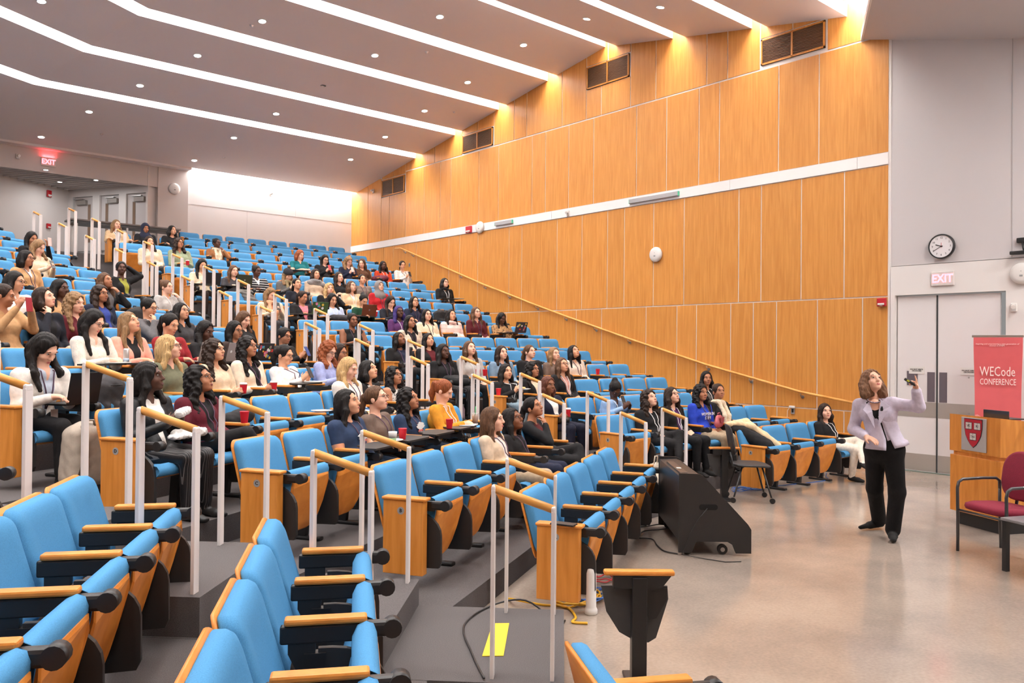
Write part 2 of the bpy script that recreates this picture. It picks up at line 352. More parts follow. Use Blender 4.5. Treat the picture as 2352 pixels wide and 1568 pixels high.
dw = MB(); dwbox(dw, -.3, 2.72, -.35, -.1, 3.9, 6.6); dwbox(dw, -.3, 2.72, -.1, 0, 5.84, 6.6)
DOORS = [(.17, .86), (1.10, 1.76), (2.0, 2.66)]
for a, b in ((-.1, .17), (.86, 1.10), (1.76, 2.0), (2.66, 2.72)): dwbox(dw, a, b, -.1, .01, 3.9, 5.84)
dw.ob('wall_left', mat('vestibule_frame', (.66, .62, .60), .6), kind='structure', label='door wall of the corner vestibule')
for i, (a, b) in enumerate(DOORS):
    d = dwbox(MB(), a + .01, b - .01, -.09, -.05, 4.37, 5.83).ob('door_%d' % (i + 3), mat('vestibule_door', (.53, .49, .48), .5), kind='structure', label='grey vestibule door, %s of three' % ('leftmost', 'middle', 'rightmost')[i])
    l = (b - .17, a + .20, a + .22)[i]
    dwbox(MB(), l - .045, l + .045, -.052, -.045, 4.6, 5.62).ob('vision_pane', mat('dark_glass', (.20, .13, .09), .15), d)
    dwbox(MB(), l - .055, l + .055, -.049, -.047, 4.58, 5.64).ob('pane_frame', mat('vision_frame', (.34, .31, .29), .5), d)
    c = (a + .30, b - .22, b - .22)[i]
    cl = dwbox(MB(), c - .16, c + .16, -.05, .03, 5.62, 5.74).ob('door_closer', mat('closer_grey', (.26, .235, .215), .5), d)
    dwbox(MB(), c - .22, c + .1, -.02, .06, 5.75, 5.77).ob('closer_arm', M_steel, cl)
# slatted vestibule ceiling
q = [np.array((1.45, 22.38)), np.array((6.95, 22.38)), CN + dv * 2.66 + nv * .02, CN + nv * .02]
vc = MB().hexa([(p[0], p[1], 6.10) for p in q], [(p[0], p[1], 6.2) for p in q]).ob('ceiling', mat('vestibule_ceiling', (.36, .33, .32), .8), kind='structure', label='slatted ceiling of the corner vestibule')
for i in range(30):
    dd = dm - .06 - i * .0
    l = .14 + i * .20                                  # slats run along the door wall
    p0 = CN - nv * l; ln = 3.4
    # clip at the header plane
    e = p0 + dv * ln; t = (22.38 - p0[1]) / (dv[1]); e = p0 + dv * max(.05, min(ln, t))
    if (e - p0) @ dv < .1: break
    q = [p0 - nv * .012, e - nv * .012, e + nv * .012, p0 + nv * .012]
    MB().hexa([(p[0], p[1], 6.03) for p in q], [(p[0], p[1], 6.11) for p in q]).ob('slat', mat('slat_light', (.66, .62, .6), .6), vc)
def downlight(x, y, z, label, group, tilt=0., r=.065, nrm=None):
    t = thing('downlight', label, 'ceiling light', Matrix.Translation((x, y, z)) @ (Vector((0, 0, 1)).rotation_difference(Vector(nrm)).to_matrix().to_4x4() if nrm is not None else Matrix()), group)
    MB().lathe([(r + .018, .012), (r + .018, -.006), (r, -.008), (r - .004, .01)], n=18).ob('trim_ring', M_offw, t)
    MB().cyl((0, 0, -.007), (0, 0, -.003), r - .002, n=18).ob('lamp', mat('downlight_lamp', (1, .97, .98), emit=DOWN_W), t)
for i, (l, o) in enumerate(((1.7, 2.2), (.8, 1.0), (1.9, .9))):
    p = CN + dv * l - nv * o
    vl = bpy.data.lights.new('vestibule_lamp', 'AREA'); vl.energy = 14; vl.shape = 'DISK'; vl.size = .1; vlo = bpy.data.objects.new('vestibule_lamp', vl); COL.objects.link(vlo); vlo.location = (p[0], p[1], 6.0)
    downlight(p[0], p[1], 6.03, 'small round downlight in the slatted vestibule ceiling, %s' % ('nearest the exit sign', 'nearest the corner', 'nearest the pier')[i], 'vestibule downlights', r=.05)

# ---------------------------------------------------------------- ceiling boards with light slots between them
SLOTS = [18.87, 17.05, 15.28, 13.53, 11.75, 9.96, 8.19, 6.42]; GAP = .31
edges = [(YB - .30, SLOTS[0])] + [(a - GAP, b) for a, b in zip(SLOTS[:-1], SLOTS[1:])] + [(SLOTS[-1] - GAP, 1.0)]
def stations(s):
    """plan points of ceiling line s: at the wall, at the first and second bend, at the far left"""
    b = meet('R', s, 'M', s - 4.24); c = meet('M', s - 4.24, 'L', s - 6.64)
    return [np.array((WALLX + .05, s)), b, c, c - UD['L'] * 8]
TH = .17
for i, (sa, sb) in enumerate(edges):
    A = stations(sa); B = stations(sb); za, zb = zceil(sa), zceil(sb); mb = MB()
    for j in range(3):
        q = [B[j], A[j], A[j + 1], B[j + 1]]; zz = [zb, za, za, zb]
        mb.hexa([(p[0], p[1], z) for p, z in zip(q, zz)][::-1], [(p[0], p[1], z + TH) for p, z in zip(q, zz)][::-1])
    mb.ob('ceiling', M_ceil, kind='structure', label='sloping ceiling board %d counted from the rear wall' % (i + 1))
# lit white fascia on the rear side of every slot, the slot's lid and its lamp
for i, s in enumerate(SLOTS):
    A = stations(s); B = stations(s - GAP); z = zceil(s)
    t = thing('light_slot', 'long white light slot in the ceiling, %s from the rear wall' % ('first', 'second', 'third', 'fourth', 'fifth', 'sixth', 'seventh', 'eighth')[i], 'ceiling light', TR(0, 0, 0), 'ceiling light slots')
    fa = MB(); lamp = MB(); lid = MB()
    A2 = stations(s - .012)
    for j in range(3):
        q = [A[j], A2[j], A2[j + 1], A[j + 1]]
        fa.hexa([(p[0], p[1], z - .004) for p in q], [(p[0], p[1], z + TH + .12) for p in q])
        C0 = stations(s - .03); C1 = stations(s - GAP + .03)
        q = [C0[j], C1[j], C1[j + 1], C0[j + 1]]
        lamp.hexa([(p[0], p[1], z + TH + .10) for p in q], [(p[0], p[1], z + TH + .115) for p in q])
        C0 = stations(s + .05); C1 = stations(s - GAP - .05)
        q = [C0[j], C1[j], C1[j + 1], C0[j + 1]]
        lid.hexa([(p[0], p[1], z + TH + .13) for p in q], [(p[0], p[1], z + TH + .16) for p in q])
    fa.ob('fascia', M_white, t); lamp.ob('diffuser', M_slot, t); lid.ob('lid', M_white, t)
# cove along the white rear wall
t = thing('cove_light', 'hidden cove light washing the top of the white rear wall', 'ceiling light', TR(0, 0, 0))
MB().box((7.75, YB - .27, zceil(YB) + .22), (WALLX, YB - .04, zceil(YB) + .235)).ob('diffuser', M_cove, t)
MB().box((3.5, YB - .36, zceil(YB) + .25), (WALLX, YB + .02, zceil(YB) + .28)).ob('lid', M_white, t)
MB().box((-4, YB - .32, zceil(YB)), (7.75, YB + .02, zceil(YB) + .17)).ob('ceiling', M_ceil, kind='structure', label='ceiling strip over the vestibule header')
# roof slab above, stage soffit
MB().box((-20, -12, 8.95), (14, 26, 9.1)).ob('ceiling', M_white, kind='structure', label='roof slab above the ceiling boards')
dS = -1.06
q = [(XY('M', t_, d_), 6.84 + .31 * (d_ - dS)) for t_, d_ in ((14.16, dS), (14.16 + 1.7 * 0 + (dS + 8) * .577 * 0, dS), (-8, dS), (-8, -8))]
E0 = np.array((WALLX + .05, 6.18)); E1 = E0 - UD['M'] * 20; E2 = E1 - ND['M'] * 7; E3 = np.array((WALLX + .05, 6.18 - 7 / .866))
zz = [6.84, 6.84, 6.84 - .31 * 7, 6.84 - .31 * 7]
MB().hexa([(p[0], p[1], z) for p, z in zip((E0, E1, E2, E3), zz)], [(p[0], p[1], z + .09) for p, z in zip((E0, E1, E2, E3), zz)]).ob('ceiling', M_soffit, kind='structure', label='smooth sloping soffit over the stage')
q = [E0, E1, E1 + ND['M'] * .03, E0 + ND['M'] * .03]
MB().hexa([(p[0], p[1], 6.83) for p in q], [(p[0], p[1], 6.95) for p in q]).ob('trim_3', M_white, kind='structure')
t = thing('cove_light', 'hidden cove light along the upper edge of the stage soffit', 'ceiling light', TR(0, 0, 0))
q = [E0 - ND['M'] * .12, E1 - ND['M'] * .12, E1 - ND['M'] * .22, E0 - ND['M'] * .22]
MB().hexa([(p[0], p[1], 6.96) for p in q], [(p[0], p[1], 6.975) for p in q]).ob('diffuser', M_cove, t)
# walls outside the picture that close the room
q = [XY('M', -14, -8.2), XY('M', 18, -8.2), XY('M', 18, -8.5), XY('M', -14, -8.5)]
MB().hexa([(p[0], p[1], -.1) for p in q], [(p[0], p[1], 9) for p in q]).ob('wall_front', M_white, kind='structure', label='front wall behind the stage')
q = [XY('L', -7.5, -14), XY('L', -7.5, 22), XY('L', -7.8, 22), XY('L', -7.8, -14)]
MB().hexa([(p[0], p[1], -.1) for p in q], [(p[0], p[1], 9) for p in q]).ob('wall_left', M_oak, kind='structure', label='far left side wall')
q = [XY('L', -8, 17.2), XY('L', 14, 17.2), XY('L', 14, 17.5), XY('L', -8, 17.5)]
MB().hexa([(p[0], p[1], 2) for p in q], [(p[0], p[1], 9) for p in q]).ob('wall_rear', M_white, kind='structure', label='rear wall behind the left bank of seats')

DL = [((2.9, 15.4, 7.56), 'M', 0), ((6.3, 14.37, 7.85), 'R', 0), ((9.04, 12.57, 8.14), 'R', 0), ((11.06, 10.64, 8.07), 'R', 1), ((11.08, 8.9, 7.75), 'R', 1), ((5.76, 16.16, 7.56), 'R', 0), ((8.76, 14.45, 7.83), 'R', 0), ((11.18, 12.57, 8.14), 'R', 0),
      ((5.21, 17.94, 7.27), 'R', 0), ((11.2, 14.48, 7.83), 'R', 0), ((11.21, 16.18, 7.55), 'R', 0), ((8.23, 17.94, 7.27), 'R', 0), ((4.66, 19.69, 6.98), 'R', 0), ((11.22, 17.96, 7.26), 'R', 0), ((7.93, 19.68, 6.99), 'R', 0), ((4.09, 21.56, 6.68), 'R', 0), ((7.62, 21.52, 6.69), 'R', 0), ((11.22, 19.72, 6.98), 'R', 0)]
WH = ['at the top left corner', 'between the third and fourth light slots, left', 'between the fourth and fifth slots, left', 'between the fifth and sixth slots', 'between the sixth and seventh slots', 'between the second and third slots, left', 'between the third and fourth slots, middle', 'between the fourth and fifth slots, near the oak wall',
      'between the first and second slots, left', 'between the third and fourth slots, near the oak wall', 'between the second and third slots, near the oak wall', 'between the first and second slots, middle', 'behind the first slot, above the left aisle', 'between the first and second slots, near the oak wall', 'behind the first slot, middle', 'just above the rear exit sign', 'beside the rear pier', 'behind the first slot, near the oak wall']
for (p, b, fr), w in zip(DL, WH):
    sl = .182 if fr else -.162; n = Vector((-sl * ND[b][0], -sl * ND[b][1], 1)).normalized()
    s = p[1] if b == 'R' else float(ND['M'] @ np.array(p[:2])) + 4.24
    downlight(p[0], p[1], zceil(s) - .002, 'round recessed downlight ' + w, 'ceiling downlights', nrm=n)
# black empty lamp hole
MB().lathe([(.06, .0), (.06, -.006), (.045, -.008), (.045, -.002)], n=16).ob('downlight', M_black, None, label='unlit black recessed downlight in the ceiling', cat='ceiling light').matrix_world = Matrix.Translation((8.5, 16.16, zceil(16.16)))
for (x, y, w_) in ((11.9, 15.9, 'nearest the oak wall'), (6.2, 14.6, 'left of the third light slot'), (9.6, 13.8, 'by the fourth light slot'), (8.2, 21.0, 'above the rearmost seats'), (5.2, 20.8, 'near the exit sign')):
    MB().lathe([(.04, .0), (.04, -.004), (.015, -.03), (.02, -.034)], n=12).ob('sprinkler_head', M_ceil, None, label='small ceiling sprinkler head, %s' % w_, cat='sprinkler').matrix_world = Matrix.Translation((x, y, zceil(y)))

# fill lamps added in the soffit, out of view, to brighten stage and audience
for i, (t_, d_) in enumerate(((10.0, -3.4), (7.4, -3.4), (4.8, -3.4), (10.0, -5.4), (7.4, -5.4), (4.8, -5.4))):
    p = XY('M', t_, d_); z = 6.84 + .31 * (d_ - dS); n = Vector((-.31 * ND['M'][0], -.31 * ND['M'][1], 1)).normalized()
    downlight(p[0], p[1], z - .003, 'added unseen fill light in the soffit, %s row, %s' % (('front', 'rear')[i // 3], ('nearest the doors', 'middle', 'far end')[i % 3]), 'added stage fill lights', r=.16, nrm=n)
    sl = bpy.data.lights.new('stage_fill_lamp', 'AREA'); sl.energy = STAGE_FILL_E; sl.shape = 'DISK'; sl.size = .3; sl.color = (1, .96, .93); slo = bpy.data.objects.new('stage_fill_lamp', sl); COL.objects.link(slo)
    slo.matrix_world = Matrix.Translation((p[0], p[1], z - .02)) @ Vector((0, 0, -1)).rotation_difference(Vector((ND['M'][0] * .35, ND['M'][1] * .35, -1))).to_matrix().to_4x4()

# ---------------------------------------------------------------- auditorium seats
M_blue = mat('seat_fabric', lin(76, 138, 184), .85, noise=.10, nscale=220, bump=.25, bscale=500, spec=.15)
M_seatwood = wood('seat_beech', lin(200, 122, 48), lin(222, 146, 66), .36, (8, 8, 30), .05)
M_seatwood2 = wood('box_beech', lin(202, 128, 50), lin(224, 150, 70), .4, (20, 20, 2), .05)
def cushion_back():
    w, z0, z1 = .50, .375, .80
    base = rrect(w, z1 - z0, .055, 5, 0, (z0 + z1) / 2); rings = []
    for ins, dy in ((.030, .000), (.010, -.002), (.0, -.012), (.0, -.045), (.008, -.062), (.030, -.074), (.075, -.078), (.14, -.074)):
        k = []
        for x, z in base:
            cx, cz = x, z - (z0 + z1) / 2
            f = max(0, 1 - ins / .25); fz = max(0, 1 - ins / ((z1 - z0) / 2))
            X = cx * f; Z = cz * fz + (z0 + z1) / 2
            y = -(.80 - Z) * .27 - .32 * X * X + dy - (.012 * (1 - (Z - z0) / (z1 - z0)) if dy < -.03 else 0)
            k.append((X, y, Z))
        rings.append(k)
    return MB().loft(rings, True, True)
def shell_back():
    w, z0, z1 = .515, .335, .806
    base = rrect(w, z1 - z0, .06, 5, 0, (z0 + z1) / 2); rings = []
    for ins, dy in ((.0, .002), (.0, .012), (.006, .016), (.06, .017), (.15, .017)):
        f = 1 - ins / .26; fz = 1 - ins / .235
        rings.append([(x * f, -(.80 - ((z - .57) * fz + .57)) * .27 - .32 * (x * f) ** 2 + dy, (z - .57) * fz + .57) for x, z in base])
    return MB().loft(rings, True, True)
SP = [(-.155, .345), (-.150, .385), (-.20, .402), (-.34, .405), (-.455, .412), (-.470, .408), (-.490, .418), (-.535, .428), (-.580, .420), (-.602, .392), (-.597, .362), (-.570, .342), (-.50, .332), (-.35, .330)]
def pan_cushion():
    rings = []
    for x, k in ((-.235, .90), (-.242, .97), (-.238, 1.), (-.20, 1.), (0, 1.02), (.20, 1.), (.238, 1.), (.242, .97), (.235, .90)):
        rings.append([(x, y, .37 + (z - .37) * k) for y, z in SP])
    return MB().loft(rings, True, True)
def pan_shell():
    out = [(-.232, -.545), (.232, -.545), (.236, -.50), (.228, -.33), (.20, -.22), (.15, -.155), (.08, -.135), (-.08, -.135), (-.15, -.155), (-.20, -.22), (-.228, -.33), (-.236, -.50)]
    rings = []
    for ins, z in ((.0, .334), (.0, .322), (.012, .314)):
        rings.append([(x * (1 - ins / .24), -.34 + (y + .34) * (1 - ins / .2), z - .10 * max(0, (-.30 - y)) * 0 + (.012 if y < -.52 else 0)) for x, y in out])
    return MB().loft(rings, True, False)
def tag_mesh():
    return MB().cyl((0, -.503, .3445), (0, -.503, .339), .016, n=10)
UPM = Matrix.Translation((0, -.445, .375)) @ Matrix.Rotation(-math.radians(75), 4, 'X') @ Matrix.Translation((0, .36, -.37))
def arm_cap(): return MB().bbox((-.029, -.49, .605), (.029, -.185, .632), .009)
def arm_body():
    m = MB().bbox((-.020, -.50, .535), (.020, -.17, .604), .008)
    m.bbox((-.024, -.60, .545), (.024, -.47, .606), .015); m.cyl((-.030, -.585, .578), (.030, -.585, .578), .036, n=14)
    m.prism([(-.30, .42), (-.30, .54), (-.20, .54), (-.20, .50), (-.24, .42)], 0, -.016, .016); return m
def tab_stored():
    p = []
    for a in range(0, 91, 15): p.append((-.36 - .20 * math.sin(math.radians(a)) * 1.05, .515 - .16 + .16 * math.cos(math.radians(a))))
    p += [(-.572, .17), (-.555, .135), (-.33, .125), (-.31, .15), (-.31, .515)]
    return MB().prism(p, 0, -.012, .014)
def tab_open():
    p = [(-.10, -.62), (.30, -.64), (.37, -.60), (.38, -.40), (.33, -.36), (.05, -.36), (.0, -.44), (-.10, -.47)]
    return MB().prism(p, 2, .640, .656).cyl((0, -.585, .60), (0, -.585, .645), .02)
def pedestal():
    m = MB().prism([(-.30, .03), (-.22, .03), (-.26, .50), (-.34, .50)], 0, -.022, .022); m.bbox((-.035, -.43, 0), (.035, -.10, .028), .01); return m
SEATM = dict(backrest=cushion_back().mesh('backrest', M_blue), back_shell=shell_back().mesh('back_shell', M_seatwood), seat_cushion=pan_cushion().mesh('seat_cushion', M_blue),
             seat_shell=pan_shell().mesh('seat_shell', M_seatwood), number_tag=tag_mesh().mesh('number_tag', mat('tag_tan', lin(190, 160, 120), .5)), armrest=arm_cap().mesh('armrest', M_seatwood), arm_bracket=arm_body().mesh('arm_bracket', M_black),
             writing_tablet=tab_stored().mesh('writing_tablet', mat('tablet_black', (.022, .021, .021), .5)), tablet_open=tab_open().mesh('writing_tablet', mat('tablet_black', (.022, .021, .021), .5)), pedestal=pedestal().mesh('pedestal', M_blackm))
def end_box_mesh():
    m = MB().bbox((-.045, -.47, .095), (.030, -.165, .600), .004); m.prism([(-.47, .60), (-.165, .60), (-.02, .35), (-.02, .33), (-.165, .33)], 0, .0, .012); return m
BOXM = MB().bbox((-.045, -.475, .095), (.030, -.175, .600), .004).mesh('end_panel', M_seatwood2)
BOXCAP = MB().bbox((-.055, -.50, .600), (.036, -.165, .622), .008).mesh('end_cap', M_seatwood)
BADGE = MB().cyl((-.0475, -.31, .53), (-.044, -.31, .53), .026, n=18).mesh('row_badge', mat('badge_grey', (.42, .42, .43), .4, metal=.3))
M_letter = mat('letter_black', (.02, .02, .02), .5)
LETTERS = [text_mesh(c, .034, bold=.001) for c in 'ABCDEFGHIJKLMNOP']
for l_ in LETTERS: l_.materials.append(M_letter)
ORD = ['first', 'second', 'third', 'fourth', 'fifth', 'sixth', 'seventh', 'eighth', 'ninth', 'tenth', 'eleventh', 'twelfth', 'thirteenth', 'fourteenth', 'fifteenth', 'sixteenth']
BANK = {'R': 'oak-wall bank', 'M': 'middle bank', 'L': 'nearest left bank'}
def seat(b, k, t, i, s, down, tab, first, last, label):
    p = XY(b, t, rowd(b, k)); r = thing('auditorium_seat', label, 'seat', TR(p[0], p[1], ZK[k], ANG[b]), 'blue auditorium seats')
    for n in ('backrest', 'back_shell'): link(n, SEATM[n], r)
    for n in ('seat_cushion', 'seat_shell', 'number_tag'): link(n, SEATM[n], r, M=None if down else UPM)
    h = s / 2
    for n in ('armrest', 'arm_bracket', 'pedestal'): link(n, SEATM[n], r, M=TR(h, 0, 0))
    link('writing_tablet', SEATM['writing_tablet'], r, M=TR(h, 0, 0))
    if first:
        link('end_panel', BOXM, r, M=TR(-h, 0, 0)); link('end_cap', BOXCAP, r, M=TR(-h, 0, 0)); link('arm_bracket', SEATM['arm_bracket'], r, M=TR(-h + .055, -.02, -.012))
        bd = link('row_badge', BADGE, r, M=TR(-h, 0, 0)); link('letter', LETTERS[k], bd, M=WF((-.048, -.31, .53), (0, -1, 0), (-1, 0, 0)))
        if not tab: link('writing_tablet', SEATM['writing_tablet'], r, M=TR(-h + .055, 0, 0))
    if tab: link('writing_tablet', SEATM['tablet_open'], r, M=TR(-h, 0, 0))
    return r
# seat centres of every row: (bank, row, first, spacing, count)
ROWS = [('R', 0, 9.37, .597, 4), ('R', 1, 7.78, .55, 7), ('R', 2, 7.67, .575, 7), ('R', 3, 7.65, .587, 7), ('R', 4, 7.295, .575, 8), ('R', 5, 7.165, .595, 8), ('R', 6, 6.85, .5725, 9), ('R', 7, 6.67, .61, 9), ('R', 8, 6.33, .62, 9), ('R', 9, 6.15, .60, 10), ('R', 10, 5.80, .585, 11), ('R', 11, 5.71, .59, 11), ('R', 12, 5.65, .61, 11), ('R', 13, 5.38, .62, 11), ('R', 14, 5.40, .57, 12), ('R', 15, 7.33, .60, 8),
        ('M', 0, 5.72, .603, 5), ('M', 1, 5.37, .615, 6), ('M', 2, 5.13, .598, 7), ('M', 3, 4.875, .60, 8), ('M', 4, 4.75, .585, 9), ('M', 5, 5.12, .585, 9), ('M', 6, 5.02, .565, 10), ('M', 7, 5.90, .62, 8), ('M', 8, 7.01, .61, 7), ('M', 9, 7.22, .59, 7), ('M', 10, 8.23, .59, 6), ('M', 11, 8.97, .60, 5), ('M', 12, 9.55, .59, 5), ('M', 13, 10.1, .59, 4), ('M', 14, 10.75, .59, 3),
        ('L', 0, 2.0, .53, 2), ('L', 1, 2.35, .53, 4), ('L', 2, 2.33, .52, 5), ('L', 3, 4.6, .53, 1)]

# ---------------------------------------------------------------- organic bodies (signed distance field -> surface net)
def _axis(lo, hi, step, fine=None):
    if fine is None:
        return np.linspace(lo, hi, max(2, int(math.ceil((hi - lo) / step)) + 1))
    a, b, fs = fine
    a = max(a, lo); b = min(b, hi)
    out = []
    if a - lo > 1e-6: out.append(np.linspace(lo, a, max(2, int(math.ceil((a - lo) / step)) + 1))[:-1])
    out.append(np.linspace(a, b, max(2, int(math.ceil((b - a) / fs)) + 1)))
    if hi - b > 1e-6: out.append(np.linspace(b, hi, max(2, int(math.ceil((hi - b) / step)) + 1))[1:])
    return np.concatenate(out)

class Field:
    """A smooth union of tapered capsules and ellipsoids, each with a material label."""
    def __init__(self): self.prims = []
    def cap(self, a, b, ra, rb, lab=0, k=.02, flat=None):
        self.prims.append(('c', np.array(a, float), np.array(b, float), ra, rb, lab, k, flat)); return self
    def ell(self, c, r, lab=0, k=.02, rot=None, sub=False):
        self.prims.append(('e', np.array(c, float), np.array(r, float), rot, sub, lab, k, None)); return self
    def bounds(self):
        lo = np.full(3, 1e9); hi = np.full(3, -1e9)
        for p in self.prims:
            if p[0] == 'c':
                r = max(p[3], p[4]); q = np.array([p[1], p[2]])
                lo = np.minimum(lo, q.min(0) - r); hi = np.maximum(hi, q.max(0) + r)
            elif not p[4]:
                r = p[2].max() if p[3] is not None else p[2]
                lo = np.minimum(lo, p[1] - r); hi = np.maximum(hi, p[1] + r)
        return lo, hi
    def mesh(self, step, fine=None, wave=None):
        lo, hi = self.bounds(); pad = step * 1.6
        fx, fy, fz, fs = fine if fine else (None, None, None, None)
        X = _axis(lo[0] - pad, hi[0] + pad, step, (fx[0], fx[1], fs) if fine else None)
        Y = _axis(lo[1] - pad, hi[1] + pad, step, (fy[0], fy[1], fs) if fine else None)
        Z = _axis(lo[2] - pad, hi[2] + pad, step, (fz[0], fz[1], fs) if fine else None)
        sh = (len(X), len(Y), len(Z))
        F = np.full(sh, .5, np.float32); best = np.full(sh, 9., np.float32); L = np.zeros(sh, np.int8)
        for p in self.prims:
            k = p[6]; m = k + step * 2.2
            if p[0] == 'c':
                r = max(p[3], p[4]); q = np.array([p[1], p[2]]); l = q.min(0) - r - m; h = q.max(0) + r + m
            else:
                r = np.full(3, p[2].max()) if p[3] is not None else p[2]; l = p[1] - r - m; h = p[1] + r + m
            s = tuple(slice(max(0, int(np.searchsorted(A, l[i])) - 1), int(np.searchsorted(A, h[i])) + 1) for i, A in enumerate((X, Y, Z)))
            x = X[s[0]][:, None, None].astype(np.float32); y = Y[s[1]][None, :, None].astype(np.float32); z = Z[s[2]][None, None, :].astype(np.float32)
            if x.size == 0 or y.size == 0 or z.size == 0: continue
            if p[0] == 'c':
                a, b = p[1], p[2]; ab = b - a; n2 = float(ab @ ab) + 1e-9
                px, py, pz = x - a[0], y - a[1], z - a[2]
                t = np.clip((px * ab[0] + py * ab[1] + pz * ab[2]) / n2, 0, 1)
                dx, dy, dz = px - t * ab[0], py - t * ab[1], pz - t * ab[2]
                if p[7] is not None: dx, dy, dz = dx / p[7][0], dy / p[7][1], dz / p[7][2]
                d = np.sqrt(dx * dx + dy * dy + dz * dz) - (p[3] + t * (p[4] - p[3]))
                if p[7] is not None: d = d * min(p[7])
            else:
                px, py, pz = x - p[1][0], y - p[1][1], z - p[1][2]; rr = p[2]
                if p[3] is not None:
                    M = p[3]  # rows: local axes
                    px, py, pz = (px * M[0][0] + py * M[0][1] + pz * M[0][2], px * M[1][0] + py * M[1][1] + pz * M[1][2], px * M[2][0] + py * M[2][1] + pz * M[2][2])
                q = np.sqrt((px / rr[0]) ** 2 + (py / rr[1]) ** 2 + (pz / rr[2]) ** 2)
                q2 = np.sqrt((px / rr[0] ** 2) ** 2 + (py / rr[1] ** 2) ** 2 + (pz / rr[2] ** 2) ** 2) + 1e-6
                d = q * (q - 1) / q2
            f = F[s]
            if p[0] == 'e' and p[4]:
                h_ = np.clip(.5 - .5 * (f + d) / k, 0, 1); F[s] = f * (1 - h_) + (-d) * h_ + k * h_ * (1 - h_)
                continue
            h_ = np.clip(.5 + .5 * (f - d) / k, 0, 1)
            F[s] = f * (1 - h_) + d * h_ - k * h_ * (1 - h_)
            bb = best[s]; u = d < bb; bb[u] = np.broadcast_to(d, bb.shape)[u]
            ll = L[s]; ll[u] = p[5]
        if wave is not None:
            F += wave(X[:, None, None], Y[None, :, None], Z[None, None, :]).astype(np.float32)
        return surface_net(F, X, Y, Z, L)

def surface_net(F, X, Y, Z, L):
    S = F < 0
    nx, ny, nz = F.shape
    c = np.zeros((nx - 1, ny - 1, nz - 1), np.int8)
    for i in (0, 1):
        for j in (0, 1):
            for k in (0, 1): c += S[i:nx - 1 + i, j:ny - 1 + j, k:nz - 1 + k]
    act = (c > 0) & (c < 8)
    idx = np.argwhere(act); n = len(idx)
    vid = np.full(act.shape, -1, np.int32); vid[act] = np.arange(n)
    ii, jj, kk = idx.T
    acc = np.zeros((n, 3)); cnt = np.zeros(n)
    for ax in range(3):
        for a in (0, 1):
            for b in (0, 1):
                o0 = [0, 0, 0]; others = [q for q in range(3) if q != ax]
                o0[others[0]] = a; o0[others[1]] = b; o1 = list(o0); o1[ax] = 1
                p0 = (ii + o0[0], jj + o0[1], kk + o0[2]); p1 = (ii + o1[0], jj + o1[1], kk + o1[2])
                f0 = F[p0]; f1 = F[p1]; cr = (f0 < 0) != (f1 < 0)
                t = np.where(cr, f0 / np.where(cr, f0 - f1, 1), 0)
                P0 = np.stack([X[p0[0]], Y[p0[1]], Z[p0[2]]], 1); P1 = np.stack([X[p1[0]], Y[p1[1]], Z[p1[2]]], 1)
                acc += np.where(cr[:, None], P0 + (P1 - P0) * t[:, None], 0); cnt += cr
    V = acc / np.maximum(cnt, 1)[:, None]
    faces = []; labs = []
    for ax in range(3):
        sl0 = [slice(1, -1)] * 3; sl1 = [slice(1, -1)] * 3
        sl0[ax] = slice(0, -1); sl1[ax] = slice(1, None)
        A = S[tuple(sl0)]; B = S[tuple(sl1)]
        for flip, mask in ((False, A & ~B), (True, ~A & B)):
            e = np.argwhere(mask)
            if len(e) == 0: continue
            o = [1, 1, 1]; o[ax] = 0
            e = e + np.array(o)
            u, v = [(1, 2), (2, 0), (0, 1)][ax]
            def q(du, dv):
                g = e.copy(); g[:, u] -= du; g[:, v] -= dv
                return vid[g[:, 0], g[:, 1], g[:, 2]]
            quad = np.stack([q(1, 1), q(0, 1), q(0, 0), q(1, 0)], 1)
            if flip: quad = quad[:, ::-1]
            faces.append(quad)
            inn = e.copy()
            if flip: inn[:, ax] += 1
            labs.append(L[inn[:, 0], inn[:, 1], inn[:, 2]])
    return V, np.concatenate(faces), np.concatenate(labs)

def net_mesh(name, V, Fc, mats_idx=None, smooth_it=1):
    if smooth_it:
        for _ in range(smooth_it):
            e = np.concatenate([Fc[:, [0, 1]], Fc[:, [1, 2]], Fc[:, [2, 3]], Fc[:, [3, 0]]])
            s = np.zeros_like(V); c = np.zeros(len(V))
            np.add.at(s, e[:, 0], V[e[:, 1]]); np.add.at(c, e[:, 0], 1)
            np.add.at(s, e[:, 1], V[e[:, 0]]); np.add.at(c, e[:, 1], 1)
            V = V * .5 + .5 * s / np.maximum(c, 1)[:, None]
    me = bpy.data.meshes.new(name)
    me.vertices.add(len(V)); me.vertices.foreach_set('co', V.astype(np.float32).ravel())
    me.loops.add(Fc.size); me.loops.foreach_set('vertex_index', Fc.astype(np.int32).ravel())
    me.polygons.add(len(Fc)); me.polygons.foreach_set('loop_start', np.arange(0, Fc.size, 4, dtype=np.int32))
    me.polygons.foreach_set('use_smooth', np.ones(len(Fc), bool))
    if mats_idx is not None: me.polygons.foreach_set('material_index', np.asarray(mats_idx, np.int32))
    me.update(calc_edges=True)
    return me

SKIN, TOP, INNER, PANTS, SHOE = 0, 1, 2, 3, 4
def rotz(a): c, s = math.cos(a), math.sin(a); return np.array([[c, -s, 0], [s, c, 0], [0, 0, 1.]])
def rotx(a): c, s = math.cos(a), math.sin(a); return np.array([[1, 0, 0], [0, c, -s], [0, s, c]])
def roty(a): c, s = math.cos(a), math.sin(a); return np.array([[c, 0, s], [0, 1, 0], [-s, 0, c]])

